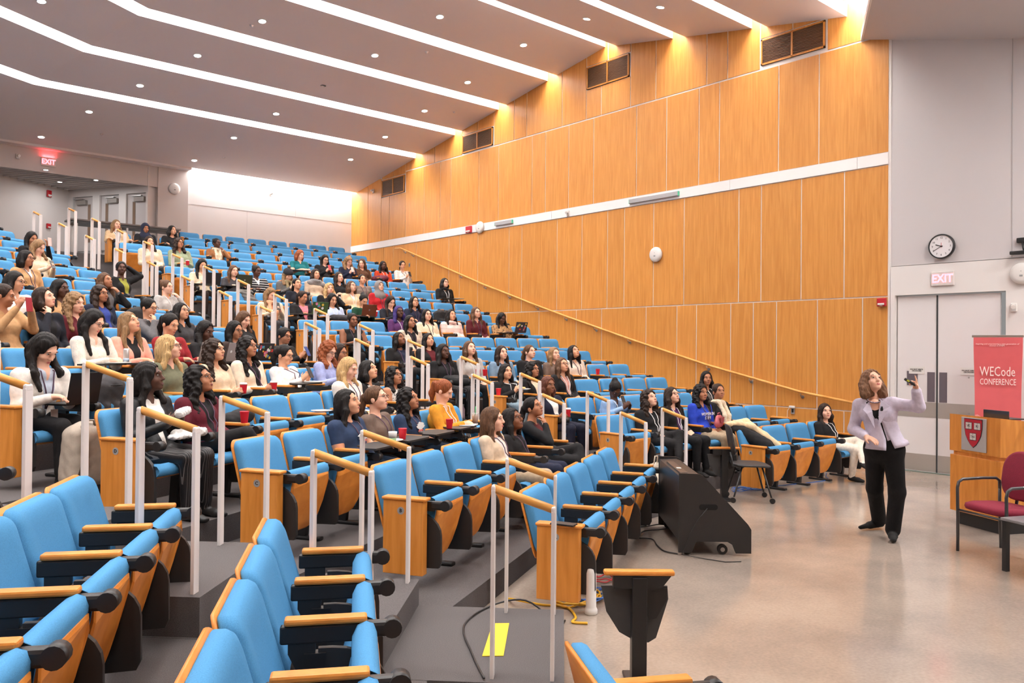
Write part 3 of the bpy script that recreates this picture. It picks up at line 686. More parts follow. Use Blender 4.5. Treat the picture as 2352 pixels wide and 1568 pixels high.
def head_field(f, H, Rm, s=1., neck_from=None, ears=True):
    """H = head centre, Rm = head rotation (local -Y is where the face looks)."""
    def w(p): return H + Rm @ (np.array(p) * s)
    Ri = Rm.T
    f.ell(w((0, .012, .022)), np.array((.074, .092, .088)) * s, SKIN, .02, Ri)
    f.ell(w((0, -.028, -.045)), np.array((.056, .058, .066)) * s, SKIN, .03, Ri)
    f.ell(w((0, -.062, -.092)), np.array((.026, .024, .018)) * s, SKIN, .025, Ri)          # chin
    for sx in (-1, 1):
        f.ell(w((sx * .036, -.060, -.036)), np.array((.022, .02, .022)) * s, SKIN, .02, Ri)  # cheek
        if ears: f.ell(w((sx * .076, .012, -.018)), np.array((.010, .020, .030)) * s, SKIN, .008, Ri)
        f.ell(w((sx * .030, -.096, .003)), np.array((.017, .014, .011)) * s, SKIN, .010, Ri, sub=True)   # eye socket
    f.cap(w((0, -.082, .010)), w((0, -.103, -.032)), .009 * s, .013 * s, SKIN, .012)       # nose
    for sx in (-1, 1): f.ell(w((sx * .010, -.094, -.036)), np.array((.008, .010, .007)) * s, SKIN, .008, Ri)
    f.ell(w((0, -.078, -.064)), np.array((.024, .014, .012)) * s, SKIN, .014, Ri)          # mouth swell
    f.ell(w((0, -.080, .022)), np.array((.050, .012, .012)) * s, SKIN, .02, Ri)            # brow ridge

def hand_field(f, wrist, fwd, palm_n, side, s=1., curl=.5, point=False, spread=.0):
    """A palm with five fingers; fwd = fingers' direction, palm_n = palm normal (curl side), side=+1 thumb to +lateral."""
    fwd = np.array(fwd, float); fwd /= np.linalg.norm(fwd)
    pn = np.array(palm_n, float); pn -= fwd * (pn @ fwd); pn /= np.linalg.norm(pn)
    lat = np.cross(pn, fwd) * side
    wr = np.array(wrist, float)
    f.cap(wr, wr + fwd * .045 * s, .022 * s, .024 * s, SKIN, .012)
    for i, (lo, ln) in enumerate(((.026, .068), (.009, .076), (-.009, .072), (-.026, .056))):
        b = wr + fwd * .062 * s + lat * lo * s
        f.cap(wr + fwd * .02 * s + lat * lo * .7 * s, b, .014 * s, .0105 * s, SKIN, .010)
        c = .08 if (point and i == 0) else curl * (1.55 if point else 1.)
        a1 = c * .9; a2 = c * 1.9; a3 = c * 2.6
        d1 = fwd * math.cos(a1) + pn * math.sin(a1) + lat * (spread * (1.5 - i) * .12)
        d2 = fwd * math.cos(a2) + pn * math.sin(a2); d3 = fwd * math.cos(a3) + pn * math.sin(a3)
        p1 = b + d1 * ln * .48 * s; p2 = p1 + d2 * ln * .32 * s; p3 = p2 + d3 * ln * .24 * s
        f.cap(b, p1, .0105 * s, .0092 * s, SKIN, .004); f.cap(p1, p2, .0092 * s, .0085 * s, SKIN, .004); f.cap(p2, p3, .0085 * s, .0075 * s, SKIN, .004)
    t0 = wr + fwd * .018 * s + lat * .022 * s
    t1 = t0 + (fwd * .5 + lat * .75 + pn * .35) * .036 * s; t2 = t1 + (fwd * .85 + lat * .2 + pn * .5) * .032 * s
    f.cap(t0, t1, .0135 * s, .0115 * s, SKIN, .008); f.cap(t1, t2, .0115 * s, .009 * s, SKIN, .004)

# seated arm poses: (right elbow, right wrist, fingers dir, palm normal), then the left ones; x is mirrored for the right arm
ARM = {
 'lap':   ((.215, -.20, .575), (.105, -.40, .545), (-.75, -.6, -.1), (0, 0, -1)),
 'rest':  ((.235, -.24, .60), (.215, -.47, .63), (-.1, -1, -.1), (0, 0, -1)),
 'type':  ((.225, -.26, .60), (.115, -.47, .675), (-.25, -1, 0), (0, 0, -1)),
 'write': ((.215, -.28, .61), (.05, -.47, .68), (-.6, -.75, -.1), (-.3, 0, -1)),
 'phone': ((.215, -.22, .585), (.055, -.44, .70), (-.35, -.5, .8), (-.7, .3, 0)),
 'raise': ((.20, -.34, .70), (.07, -.44, .90), (-.3, -.25, .9), (-.7, .5, 0)),
 'chin':  ((.20, -.40, .66), (.085, -.315, .855), (-.45, .45, .75), (-.3, .8, .2)),
 'head':  ((.36, -.22, .93), (.17, -.10, 1.07), (-.6, .3, .6), (-.8, .2, -.3)),
 'cup':   ((.215, -.22, .575), (.075, -.43, .60), (-.35, -.8, .2), (-1, 0, 0)),
 'cross': ((.215, -.22, .60), (-.03, -.36, .63), (-1, -.1, .05), (0, .8, -.5)),
}
def seated_field(pose_r, pose_l, hx, hz, yaw, pitch, tilt, wid, bare, cross, lean, fingers=True):
    """One seated body facing -Y; seat back top at y=0, floor z=0. hx,hz = head centre."""
    f = Field()
    hz0 = hz; dz = hz0 - 1.02
    HIP = np.array((0, -.235, .475)); CH = np.array((hx * .55, -.155 - lean * .6, .712 + dz * .6)); NB = np.array((hx * .85, -.135 - lean, .852 + dz))
    hd = np.array((hx, -.155 - lean - .02 * math.sin(yaw) * 0, hz0))
    Rm = rotz(yaw) @ roty(tilt) @ rotx(-pitch)
    w = wid
    # torso
    f.cap(HIP + (-.065 * w, 0, 0), HIP + (.065 * w, 0, 0), .115 * w, .115 * w, TOP, .05)
    f.cap(HIP + (0, .0, .05), CH + (0, .0, -.06), .118 * w, .112 * w, TOP, .05, (1.18, .9, 1))
    f.cap(CH + (-.065 * w, 0, 0), CH + (.065 * w, 0, 0), .105 * w, .105 * w, TOP, .05)
    f.ell(CH + (-.055 * w, -.072, -.01), (.062 * w, .052, .06), TOP, .04); f.ell(CH + (.055 * w, -.072, -.01), (.062 * w, .052, .06), TOP, .04)
    SH = []
    for sx in (-1, 1):
        sh = np.array((hx * .75 + sx * .168 * w, -.14 - lean * .9, .812 + dz * .9)); SH.append(sh)
        f.cap(NB + (sx * .03, .0, -.035), sh + (-sx * .02, 0, 0), .052, .056 * w, TOP, .04)
    # neck and head
    f.cap(NB + (0, .0, -.03), hd + Rm @ np.array((0, .028, -.05)), .052, .046, SKIN, .02)
    head_field(f, hd, Rm)
    # arms
    for sx, pn, sh in ((-1, pose_r, SH[0]), (1, pose_l, SH[1])):
        e, wr, fd, nm = [np.array(q, float) for q in ARM[pn]]
        m = np.array((sx, 1, 1.))
        e = e * m; wr = wr * m; fd = fd * m; nm = nm * m
        if pn in ('chin', 'head', 'raise'):
            off = hd - np.array((0, -.155, 1.02)); wr = wr + off; e = e + off * .6
        else:
            e = e + np.array((hx * .5, -lean * .5, dz * .4)); wr = wr + np.array((hx * .3, -lean * .6, dz * .2))
        al = SKIN if bare >= 2 else TOP; fl = SKIN if bare >= 1 else TOP
        th = 1.0 if bare else 1.12
        f.cap(sh, sh + (e - sh) * .55, .056 * th * w ** .5, .050 * th, TOP if bare < 2 else al, .03); f.cap(sh + (e - sh) * .5, e, .049 * th, .043 * th, fl if bare else al, .02)
        ws = e + (wr - e) * .86
        f.cap(e, ws, .043 * th, .032 * th, fl, .02)
        f.cap(e + (wr - e) * .8, wr, .026, .023, SKIN, .012)
        if fingers: hand_field(f, wr, fd, nm, sx * (1 if True else -1), .95, .55)
        else:
            d = fd / np.linalg.norm(fd); f.cap(wr, wr + d * .10, .028, .020, SKIN, .015)
    # legs
    for sx in (-1, 1):
        hp = HIP + (sx * .075 * w, -.02, -.02); kn = np.array((sx * .095, -.655, .455)); an = np.array((sx * .10, -.66, .085))
        if cross and sx == cross:
            kn = np.array((sx * .01, -.66, .57)); an = np.array((-sx * .17, -.80, .30))
        elif cross:
            an = np.array((sx * .08, -.60, .085))
        f.cap(hp, kn, .088 * w, .062, PANTS, .04)
        f.cap(kn, an + (kn - an) * .08, .062, .047, PANTS, .02)
        dn = (an - kn) / np.linalg.norm(an - kn)
        f.cap(an, an + dn * .035, .034, .034, SKIN if bare else PANTS, .015)
        ft = np.array((0, -1, -.12)) if not (cross and sx == cross) else np.array((-sx * .25, -1, -.45)); ft /= np.linalg.norm(ft)
        hl = an + dn * .045
        f.cap(hl + (0, .015, 0), hl + ft * .10, .036, .036, SHOE, .02, (1, 1, .9)); f.cap(hl + ft * .10, hl + ft * .165, .036, .028, SHOE, .02, (1.15, 1, .8))
    return f, hd, Rm, NB, CH, SH

HAIRS = ('long', 'wavy', 'bob', 'bun', 'pony', 'braid', 'short', 'hijab', 'beanie', 'none')
def hair_field(style, H, Rm, NB, rng, part=0.):
    f = Field(); Ri = Rm.T
    def w(p): return H + Rm @ np.array(p, float)
    yb = NB[1]
    def dn(x, y, dzz): return np.array((H[0] + x, 0, H[2] + dzz)) + np.array((0, y, 0))
    full = {'long': .009, 'wavy': .014, 'bob': .011, 'bun': .006, 'pony': .006, 'braid': .008, 'short': .009, 'hijab': .016, 'beanie': .012}[style]
    f.ell(w((0, .016, .026)), (.078 + full, .096 + full, .090 + full), 0, .015, Ri)
    if style in ('long', 'wavy', 'bob', 'braid', 'beanie'):
        ln = {'long': .30, 'wavy': .29, 'bob': .15, 'braid': .30, 'beanie': .2}[style] * rng.uniform(.9, 1.1)
        f.ell(w((0, .055, -.05)), (.085, .062, .10), 0, .03, Ri)
        back = np.array((H[0] * .95, max(H[1] + .075, yb + .075), H[2] - ln)); f.cap(w((0, .06, -.04)), back, .07, .055 if style != 'bob' else .06, 0, .04, (1.35, .8, 1))
        for sx in (-1, 1):
            a = w((sx * .074, .005, .015)); mid = w((sx * .088, .0, -.075))
            f.cap(a, mid, .018, .027, 0, .03)
            if style == 'bob':
                f.cap(mid, w((sx * .080, .004, -.125)), .030, .030, 0, .03)
            else:
                end = np.array((H[0] + sx * .105, yb - .10 + (.16 if rng.random() < .35 else 0), H[2] - ln)); kn = np.array((H[0] + sx * .112, yb - .045, H[2] - .19))
                r = .028 if style == 'long' else .038
                f.cap(mid, kn, r, r, 0, .03); f.cap(kn, end, r, r * .6, 0, .03)
    elif style in ('bun', 'pony'):
        if style == 'bun': f.ell(w((0, .095, .085)), (.045, .042, .042), 0, .02, Ri)
        else:
            b = w((0, .12, .02)); f.cap(w((0, .09, .03)), b, .03, .034, 0, .02)
            f.cap(b, b + np.array((0, .035, -.10)), .034, .036, 0, .02); f.cap(b + np.array((0, .035, -.10)), b + np.array((0, .03, -.2)), .036, .014, 0, .02)
    elif style == 'hijab':
        f.cap(w((0, .02, -.04)), NB + (0, -.01, -.02), .088, .10, 0, .05); f.cap(NB + (-.06, -.01, -.045), NB + (.06, -.01, -.045), .095, .095, 0, .05)
        f.cap(NB + (0, -.06, -.05), NB + (0, -.085, -.15), .07, .04, 0, .05)
    # face opening
    if style == 'hijab': f.ell(w((0, -.10, -.028)), (.062, .085, .088), 0, .012, Ri, sub=True)
    elif style == 'beanie': f.ell(w((0, -.10, -.05)), (.074, .10, .09), 0, .012, Ri, sub=True)
    else:
        f.ell(w((part * .012, -.102, -.026)), (.068, .094, .108), 0, .010, Ri, sub=True)
        if style in ('bun', 'pony', 'short'): f.ell(w((0, -.05, -.10)), (.13, .085, .085), 0, .012, Ri, sub=True)
    amp = {'wavy': .010, 'braid': .008, 'long': .0042, 'bob': .004}.get(style, .002)
    ph = rng.uniform(0, 6)
    def wave(X, Y, Z):
        if style == 'wavy': return amp * np.sin(Z * 95 + X * 60 + ph) * np.sin(X * 75 + Y * 70 + ph * 2)
        if style == 'braid': return amp * np.sin(X * 330 + ph) * np.cos(Y * 330) * .6 + amp * .3 * np.sin(Z * 300) + 0 * X
        return amp * np.sin(X * 190 + Y * 150 + np.sin(Z * 18 + ph) * 2)
    return f, wave

# seated people: bank, row, seat, sideways lean, head height, head yaw, head pitch, skin, hair, hair colour, top, inner, trousers, right arm, left arm, flags, label
PEOPLE = [
 ('R', 14, 0, -0.09, 0.98, 15, 0, 1, 'long', 'L', 'beige', 'white', 'denim', 'rest', 'rest', 'ok', 'person in a beige zip jacket leaning back, end of the row below the counter'),
 ('R', 14, 1, -0.03, 0.967, 3, -5, 3, 'hijab', 'navy', 'blackj', 'black', 'black', 'lap', 'lap', '', 'person in a navy headscarf and black jacket in the rear rows'),
 ('R', 14, 2, 0.01, 0.978, 17, 8, 2, 'long', 'K', 'black', 'black', 'denim', 'rest', 'lap', '', 'person in a plain black jacket in the rear row, right of the navy headscarf'),
 ('R', 12, 0, -0.22, 1.057, 8, 0, 2, 'long', 'D', 'cream', 'cream', 'charcoal', 'lap', 'lap', 'l', 'person in a cream sweater with a white lanyard, hands clasped, upper aisle end'),
 ('R', 12, 1, -0.22, 1.08, 16, 12, 3, 'wavy', 'D', 'sage', 'sage', 'ltjeans', 'cup', 'cup', 'g', 'person in a sage green top holding a red paper cup'),
 ('R', 13, 3, -0.0, 0.963, 19, 5, 5, 'bun', 'K', 'brownj', 'cream', 'black', 'lap', 'chin', 'ogS', 'person in a brown shearling jacket resting a cheek on one hand'),
 ('M', 11, 3, -0.01, 1.059, -10, -15, 3, 'long', 'K', 'black', 'black', 'black', 'lap', 'raise', '', 'person in black holding up a pale phone, farthest left of the upper rows'),
 ('M', 10, 3, -0.0, 1.069, 4, -25, 1, 'long', 'L', 'cream', 'cream', 'charcoal', 'phone', 'phone', '', 'person in a cream fluffy top looking down at a dark phone'),
 ('M', 9, 3, -0.01, 1.041, 15, 0, 3, 'bob', 'K', 'tan', 'white', 'khaki', 'lap', 'lap', 'gck', 'person in a tan cardigan over a white collared shirt, hands folded'),
 ('M', 7, 2, -0.0, 1.073, 21, -5, 2, 'bob', 'K', 'white', 'white', 'black', 'lap', 'lap', 'g', 'person in a white top and glasses at the left edge, below the tan cardigan'),
 ('M', 6, 2, 0.05, 1.1, 36, -10, 3, 'bun', 'D', 'tan', 'red', 'black', 'raise', 'raise', '', 'person in a tan coat with red cuffs holding up a red phone'),
 ('M', 6, 3, -0.05, 1.1, 19, 15, 1, 'bob', 'D', 'navyblk', 'black', 'black', 'chin', 'lap', 'o', 'person in a dark blazer with fingers raised to the chin'),
 ('M', 7, 3, 0.02, 1.038, 3, 0, 5, 'long', 'K', 'tan', 'tan', 'black', 'lap', 'lap', '', 'person in a camel coat half hidden behind the dark blazer'),
 ('M', 6, 4, -0.21, 1.072, 2, -5, 1, 'wavy', 'L', 'maroon', 'maroon', 'black', 'lap', 'lap', '', 'person in a maroon top between the dark blazer and the navy jacket'),
 ('M', 8, 4, -0.01, 1.022, 6, 10, 3, 'braid', 'B', 'black', 'grey', 'black', 'lap', 'chin', 'o', 'person in a black blazer over a grey top, knuckles at the chin'),
 ('M', 9, 6, -0.0, 1.065, -35, 5, 5, 'short', 'K', 'black', 'olive', 'black', 'lap', 'head', 'o', 'person in a black cardigan with one arm raised behind the head'),
 ('M', 7, 4, 0.03, 1.011, 1, 5, 3, 'wavy', 'D', 'navy', 'blue', 'black', 'lap', 'lap', 'go', 'person in a navy jacket and glasses below the black blazer'),
 ('M', 8, 6, 0.04, 1.019, 2, 0, 1, 'bun', 'B', 'ltgrey', 'blue', 'black', 'lap', 'chin', 'l', 'person in a light grey sweater leaning a cheek on one hand by the aisle'),
 ('M', 6, 6, -0.22, 1.078, 3, -10, 2, 'bun', 'K', 'grey', 'charcoal', 'black', 'chin', 'lap', 'gol', 'person in a grey blazer and black glasses with fingers at the mouth'),
 ('M', 6, 7, -0.21, 1.052, -4, 10, 2, 'long', 'K', 'charcoal', 'black', 'black', 'lap', 'lap', 'g', 'person in a charcoal jacket beside the grey blazer'),
 ('M', 5, 2, -0.01, 1.07, 12, -25, 1, 'long', 'K', 'dotted', 'white', 'black', 'write', 'write', 'gt', 'person in a white dotted blouse bending over to write'),
 ('M', 5, 3, -0.09, 1.073, 5, 20, 2, 'long', 'L', 'pink', 'black', 'black', 'type', 'type', 'ot', 'person in a salmon pink blazer gazing upward'),
 ('M', 5, 4, -0.05, 1.084, -3, -20, 2, 'pony', 'K', 'red', 'white', 'ltjeans', 'type', 'type', '', 'person in a dark red sweater looking down at a grey laptop'),
 ('M', 5, 5, -0.08, 1.02, -5, -15, 5, 'braid', 'K', 'black', 'black', 'black', 'type', 'type', 't', 'person in a black top behind an open silver laptop with stickers'),
 ('M', 4, 0, 0.02, 1.039, 0, -35, 1, 'long', 'K', 'fleece', 'shirtblue', 'black', 'type', 'type', 'okn', 'person in a white fleece jacket typing on a black laptop at the left edge'),
 ('M', 4, 3, -0.2, 1.056, 27, 10, 1, 'long', 'Y', 'green', 'green', 'black', 'lap', 'lap', 'gn', 'person in an olive green field jacket with glasses'),
 ('M', 3, 0, 0.11, 1.039, 23, 10, 5, 'long', 'K', 'leather', 'white', 'pin', 'phone', 'phone', 'on', 'person in a black leather jacket eating from a paper bag at the aisle seat'),
 ('M', 3, 1, 0.08, 1.003, 15, 15, 3, 'wavy', 'K', 'maroonb', 'black', 'black', 'lap', 'lap', 'ogkxn', 'person in a maroon blazer over a black blouse, legs crossed'),
 ('M', 4, 4, -0.12, 1.027, 4, 10, 2, 'wavy', 'D', 'beigecoat', 'beigecoat', 'black', 'cup', 'cup', 'gn', 'person in a beige wool coat holding a red cup, smiling'),
 ('M', 4, 5, -0.16, 1.064, -3, 10, 3, 'wavy', 'K', 'creamb', 'black', 'beige', 'cup', 'lap', 'ogkn', 'person in a cream blazer over a black top, red cup by the lap'),
 ('M', 5, 6, -0.06, 1.039, -7, -5, 3, 'long', 'K', 'dkbrown', 'black', 'black', 'lap', 'lap', 'go', 'person in a dark brown jacket behind the beige wool coat'),
 ('M', 6, 9, -0.02, 0.998, -8, -20, 1, 'long', 'B', 'black', 'black', 'black', 'lap', 'lap', '', 'person in a black puffer jacket with eyes cast down, by the aisle box'),
 ('R', 10, 0, -0.01, 1.052, 5, -20, 2, 'long', 'K', 'cream', 'cream', 'dkbrown', 'type', 'type', 't', 'person in a cream jacket typing on a black laptop at an aisle seat'),
 ('R', 10, 1, 0.03, 0.976, 3, 0, 1, 'long', 'B', 'vest', 'red', 'black', 'type', 'type', 't', 'person in a charcoal vest with red sleeves behind an olive tablet'),
 ('R', 10, 2, -0.06, 1.011, 12, -5, 5, 'bun', 'K', 'stripe', 'white', 'black', 'lap', 'cross', 'c', 'person in a black sweater with thin white stripes and a white collar'),
 ('R', 12, 5, 0.13, 1.056, 14, -15, 1, 'bob', 'O', 'teal', 'teal', 'black', 'write', 'write', 'bt', 'person in a teal short sleeved top handling things on the tablet'),
 ('R', 12, 6, 0.21, 1.004, -3, -20, 1, 'long', 'K', 'blackp', 'black', 'black', 'phone', 'phone', 'g', 'person in a black puffer jacket holding a red phone with both hands'),
 ('R', 12, 7, 0.22, 0.998, 5, -25, 1, 'wavy', 'L', 'navy', 'navy', 'plaid', 'phone', 'phone', '', 'person in a navy blouse with a checked skirt looking at a phone'),
 ('R', 12, 8, 0.01, 0.987, -42, -10, 1, 'long', 'B', 'plaidbrown', 'plaidbrown', 'black', 'lap', 'lap', '', 'person in a brown plaid jacket turned towards a neighbour'),
 ('R', 12, 9, 0.03, 0.977, -12, 5, 5, 'braid', 'K', 'orange', 'orange', 'black', 'lap', 'lap', 'l', 'person in a rust orange hoodie'),
 ('R', 12, 10, 0.01, 1.032, -18, -5, 2, 'pony', 'D', 'white', 'white', 'ltgrey', 'phone', 'phone', 'k', 'person in a white turtleneck holding a dark phone, nearest the oak wall'),
 ('R', 10, 3, 0.03, 0.976, 5, -25, 1, 'beanie', 'L', 'greycoat', 'scarf', 'black', 'phone', 'phone', 'oS', 'person in a dark bobble hat and grey coat'),
 ('R', 10, 4, 0.1, 1.032, 3, 5, 2, 'bob', 'D', 'beigekn', 'beigekn', 'black', 'lap', 'lap', 'S', 'person in a beige knit with a wide grey scarf'),
 ('R', 10, 5, 0.07, 1.008, 6, 5, 1, 'long', 'D', 'black', 'black', 'black', 'lap', 'cross', '', 'person in a black jacket right of the wide grey scarf'),
 ('R', 10, 6, 0.06, 0.995, -5, 10, 2, 'bun', 'K', 'taupep', 'taupep', 'black', 'lap', 'lap', 'k', 'person in a taupe quilted jacket'),
 ('R', 9, 2, -0.03, 1.015, 4, 10, 2, 'pony', 'K', 'navyblk', 'navy', 'black', 'lap', 'lap', '', 'person in a dark navy coat below the bobble hat'),
 ('R', 9, 3, 0.08, 0.957, -8, 10, 1, 'wavy', 'Y', 'blackp', 'black', 'black', 'lap', 'chin', '', 'person in a black puffer coat pressing one hand to the cheek'),
 ('R', 9, 4, -0.01, 1.031, 10, 15, 1, 'bob', 'B', 'creamc', 'white', 'black', 'lap', 'lap', 'gcl', 'person in a cream cable cardigan with a white collar'),
 ('R', 9, 5, 0.06, 1.078, -2, 10, 1, 'hijab', 'greyh', 'redj', 'redj', 'black', 'lap', 'lap', 'k', 'person in a bright red jacket and grey headscarf'),
 ('R', 8, 1, -0.03, 0.98, 19, -10, 3, 'pony', 'D', 'blackp', 'pinkin', 'black', 'type', 'type', 'ot', 'person in a black puffer over pink behind a green laptop'),
 ('R', 8, 2, -0.01, 0.967, 1, -15, 2, 'long', 'K', 'ltblue', 'ltblue', 'black', 'lap', 'lap', 'l', 'person in a pale blue top with a coat on the knees'),
 ('R', 8, 3, -0.05, 0.974, 0, -30, 2, 'bun', 'K', 'dkgreen', 'dkgreen', 'black', 'type', 'phone', 't', 'person in a dark green sweater behind a brown laptop, yellow phone in hand'),
 ('R', 8, 4, -0.01, 0.977, -7, -25, 1, 'long', 'D', 'navyblk', 'white', 'black', 'write', 'write', '', 'person in a dark navy cardigan fiddling with something in both hands'),
 ('R', 7, 3, -0.09, 1.004, -8, 5, 5, 'braid', 'V', 'purple', 'purple', 'black', 'lap', 'lap', 'l', 'person in a purple top beside the cream fleece'),
 ('R', 8, 5, -0.01, 1.005, -4, 10, 2, 'long', 'K', 'navy', 'navy', 'black', 'rest', 'rest', 'gk', 'person in a navy jacket with glasses above the cream fleece'),
 ('R', 10, 10, 0.02, 1.055, -1, 10, 1, 'bob', 'K', 'blackp', 'black', 'black', 'lap', 'lap', 'glSt', 'person in a black puffer coat with a fur collar, alone by the oak wall'),
 ('R', 7, 4, -0.06, 0.964, -10, 10, 1, 'long', 'K', 'creamf', 'creamf', 'black', 'lap', 'lap', 'gk', 'person in a cream fleece with glasses'),
 ('R', 7, 5, -0.08, 0.984, -2, 10, 2, 'long', 'K', 'pinkp', 'pinkp', 'black', 'lap', 'lap', 'S', 'person in a pale pink puffer jacket'),
 ('R', 7, 6, -0.08, 1.053, -3, 10, 1, 'long', 'B', 'burg', 'burg', 'black', 'lap', 'lap', 'gk', 'person in a burgundy turtleneck with a pink badge'),
 ('R', 7, 7, -0.03, 0.958, -10, -15, 5, 'long', 'K', 'leopard', 'black', 'black', 'type', 'type', 't', 'person in a leopard print coat typing on a stickered laptop'),
 ('R', 6, 2, 0.0, 1.049, 1, 10, 3, 'long', 'K', 'beigep', 'black', 'black', 'lap', 'lap', 'gok', 'person in a beige quilted jacket over black'),
 ('R', 6, 0, -0.03, 1.045, 0, 0, 4, 'bun', 'K', 'black', 'black', 'black', 'type', 'type', 'Bkt', 'person in a black off-shoulder top with bare arms'),
 ('R', 8, 0, -0.04, 0.999, 16, -25, 1, 'long', 'L', 'cream', 'peach', 'charcoal', 'phone', 'phone', 'oS', 'person in a cream coat with a peach scarf looking at a phone by the aisle'),
 ('M', 5, 8, -0.15, 0.986, -10, -5, 3, 'short', 'K', 'black', 'black', 'black', 'phone', 'phone', 'g', 'person in black wearing glasses, a blue phone in hand'),
 ('M', 4, 6, -0.06, 0.977, 0, -10, 2, 'pony', 'K', 'whiteb', 'whiteb', 'black', 'phone', 'phone', 'gktn', 'person in a white puff-sleeved blouse taking a photo with a phone'),
 ('M', 4, 7, 0.15, 1.029, -8, -25, 1, 'wavy', 'R', 'lav', 'lav', 'black', 'write', 'write', 'gn', 'person in a lavender sweater writing'),
 ('M', 4, 8, 0.02, 1.001, -4, -5, 3, 'bob', 'D', 'tweed', 'tweed', 'black', 'lap', 'lap', 'g', 'person in a grey tweed jacket hidden behind the lavender sweater'),
 ('M', 3, 5, 0.1, 1.048, 0, -15, 1, 'long', 'Y', 'whstripe', 'whstripe', 'black', 'lap', 'lap', 'kwn', 'person in a thick white sweater with coral and navy stripes'),
 ('M', 3, 6, -0.04, 1.013, -6, 20, 2, 'bob', 'K', 'black', 'white', 'black', 'lap', 'lap', 'ocn', 'person in a black jacket with a white open collar looking up'),
 ('M', 3, 7, -0.02, 0.929, -18, 15, 3, 'wavy', 'K', 'bwpat', 'bwpat', 'black', 'lap', 'lap', 'gBn', 'person in a sleeveless black and white patterned top'),
 ('M', 2, 2, -0.05, 1.0, 10, 15, 2, 'long', 'K', 'navytee', 'navytee', 'denim', 'lap', 'rest', 'bkwtn', 'person in a navy printed T-shirt, first of two, arm on the rest'),
 ('M', 2, 3, -0.12, 1.01, 8, 10, 1, 'pony', 'B', 'taupe', 'taupe', 'black', 'lap', 'lap', 'gktn', 'person in a taupe mock-neck sweater between the two navy T-shirts'),
 ('M', 2, 4, -0.09, 0.966, -4, 15, 3, 'wavy', 'K', 'navytee', 'navytee', 'denim', 'lap', 'lap', 'bktn', 'person in a navy printed T-shirt beside the mustard sweater'),
 ('M', 2, 5, -0.01, 1.024, 9, -25, 1, 'pony', 'R', 'mustard', 'mustard', 'dotskirt', 'write', 'write', 'ltn', 'person in a mustard yellow sweater bending over to write'),
 ('R', 5, 0, -0.04, 0.97, 7, 25, 4, 'long', 'K', 'black', 'navy', 'black', 'lap', 'lap', 'ok', 'person in a black jacket looking up, at the aisle above the box'),
 ('R', 5, 1, -0.08, 0.962, -5, 15, 2, 'long', 'K', 'black', 'dkred', 'black', 'lap', 'lap', 'o', 'person in a black jacket with a dark red scarf'),
 ('R', 4, 0, -0.03, 1.02, -1, 5, 5, 'braid', 'K', 'black', 'black', 'pin', 'lap', 'lap', 'kn', 'person in a black top and pinstriped trousers holding a black coat'),
 ('R', 4, 1, -0.12, 1.068, -3, 15, 1, 'long', 'B', 'ltgrey', 'ltgrey', 'black', 'lap', 'lap', 'l', 'person in a light grey sweater with two red cups in front'),
 ('R', 4, 2, -0.05, 1.002, -5, 10, 1, 'long', 'D', 'denimj', 'white', 'denim', 'lap', 'lap', 'k', 'person in a blue denim jacket'),
 ('R', 4, 3, 0.0, 1.021, 3, 10, 1, 'pony', 'B', 'black', 'black', 'black', 'lap', 'lap', 'kw', 'person in a wide-necked black sweater beside the denim jacket'),
 ('R', 4, 4, -0.03, 0.985, -4, 10, 1, 'long', 'L', 'taupe', 'taupe', 'black', 'lap', 'lap', '', 'person in a taupe sweater beside the white knit'),
 ('R', 4, 5, -0.13, 1.025, -5, 25, 2, 'long', 'K', 'whitekn', 'whitekn', 'black', 'lap', 'lap', 'k', 'person in a white knit sweater looking up, last in the row'),
 ('R', 3, 0, -0.02, 0.945, -6, 10, 2, 'long', 'K', 'black', 'black', 'ltjeans', 'phone', 'phone', 'l', 'person in a black blazer and light jeans eating from a plate'),
 ('R', 3, 1, -0.09, 0.972, 8, 10, 3, 'wavy', 'K', 'black', 'cream', 'black', 'lap', 'lap', 'go', 'person in a black jacket and glasses behind a rail post'),
 ('R', 3, 2, -0.04, 1.035, -5, 15, 2, 'long', 'B', 'black', 'rosein', 'black', 'lap', 'lap', 'gol', 'person in a black blazer over a dusty rose top'),
 ('R', 2, 0, -0.14, 1.0, -4, 5, 4, 'bob', 'A', 'navysuit', 'white', 'navysuit', 'cup', 'cup', 'on', 'person in a dark navy suit holding a lidded red cup'),
 ('R', 2, 2, -0.22, 0.927, -17, -45, 5, 'bun', 'K', 'shirtlb', 'shirtlb', 'black', 'phone', 'phone', 'l', 'person in a pale blue shirt bent over a phone'),
 ('M', 1, 3, 0.05, 0.97, 5, 5, 1, 'long', 'B', 'beigeb', 'white', 'khaki', 'lap', 'lap', 'okn', 'person in a beige blazer and khaki trousers'),
 ('M', 1, 4, -0.04, 0.928, -11, 20, 4, 'long', 'K', 'blacktee', 'blacktee', 'navy', 'lap', 'lap', 'gbkn', 'person in a black T-shirt and glasses beside the beige blazer'),
 ('M', 1, 5, 0.09, 1.002, -13, 20, 3, 'pony', 'K', 'black', 'dkred', 'black', 'chin', 'lap', 'oxn', 'person in a black blazer with chin resting on one hand'),
 ('R', 1, 1, 0.09, 1.001, -1, 20, 1, 'wavy', 'D', 'black', 'black', 'black', 'lap', 'lap', 'lxn', 'person in a black suit, first of the pair in black, legs crossed'),
 ('R', 1, 2, 0.02, 1.027, -7, 20, 1, 'long', 'D', 'black', 'purple', 'black', 'lap', 'lap', 'goln', 'person in a black suit over purple with clear glasses'),
 ('R', 1, 3, 0.15, 1.045, -14, 5, 3, 'wavy', 'K', 'royal', 'royal', 'khaki', 'lap', 'lap', 'kn', 'person in a royal blue sweatshirt with white lettering'),
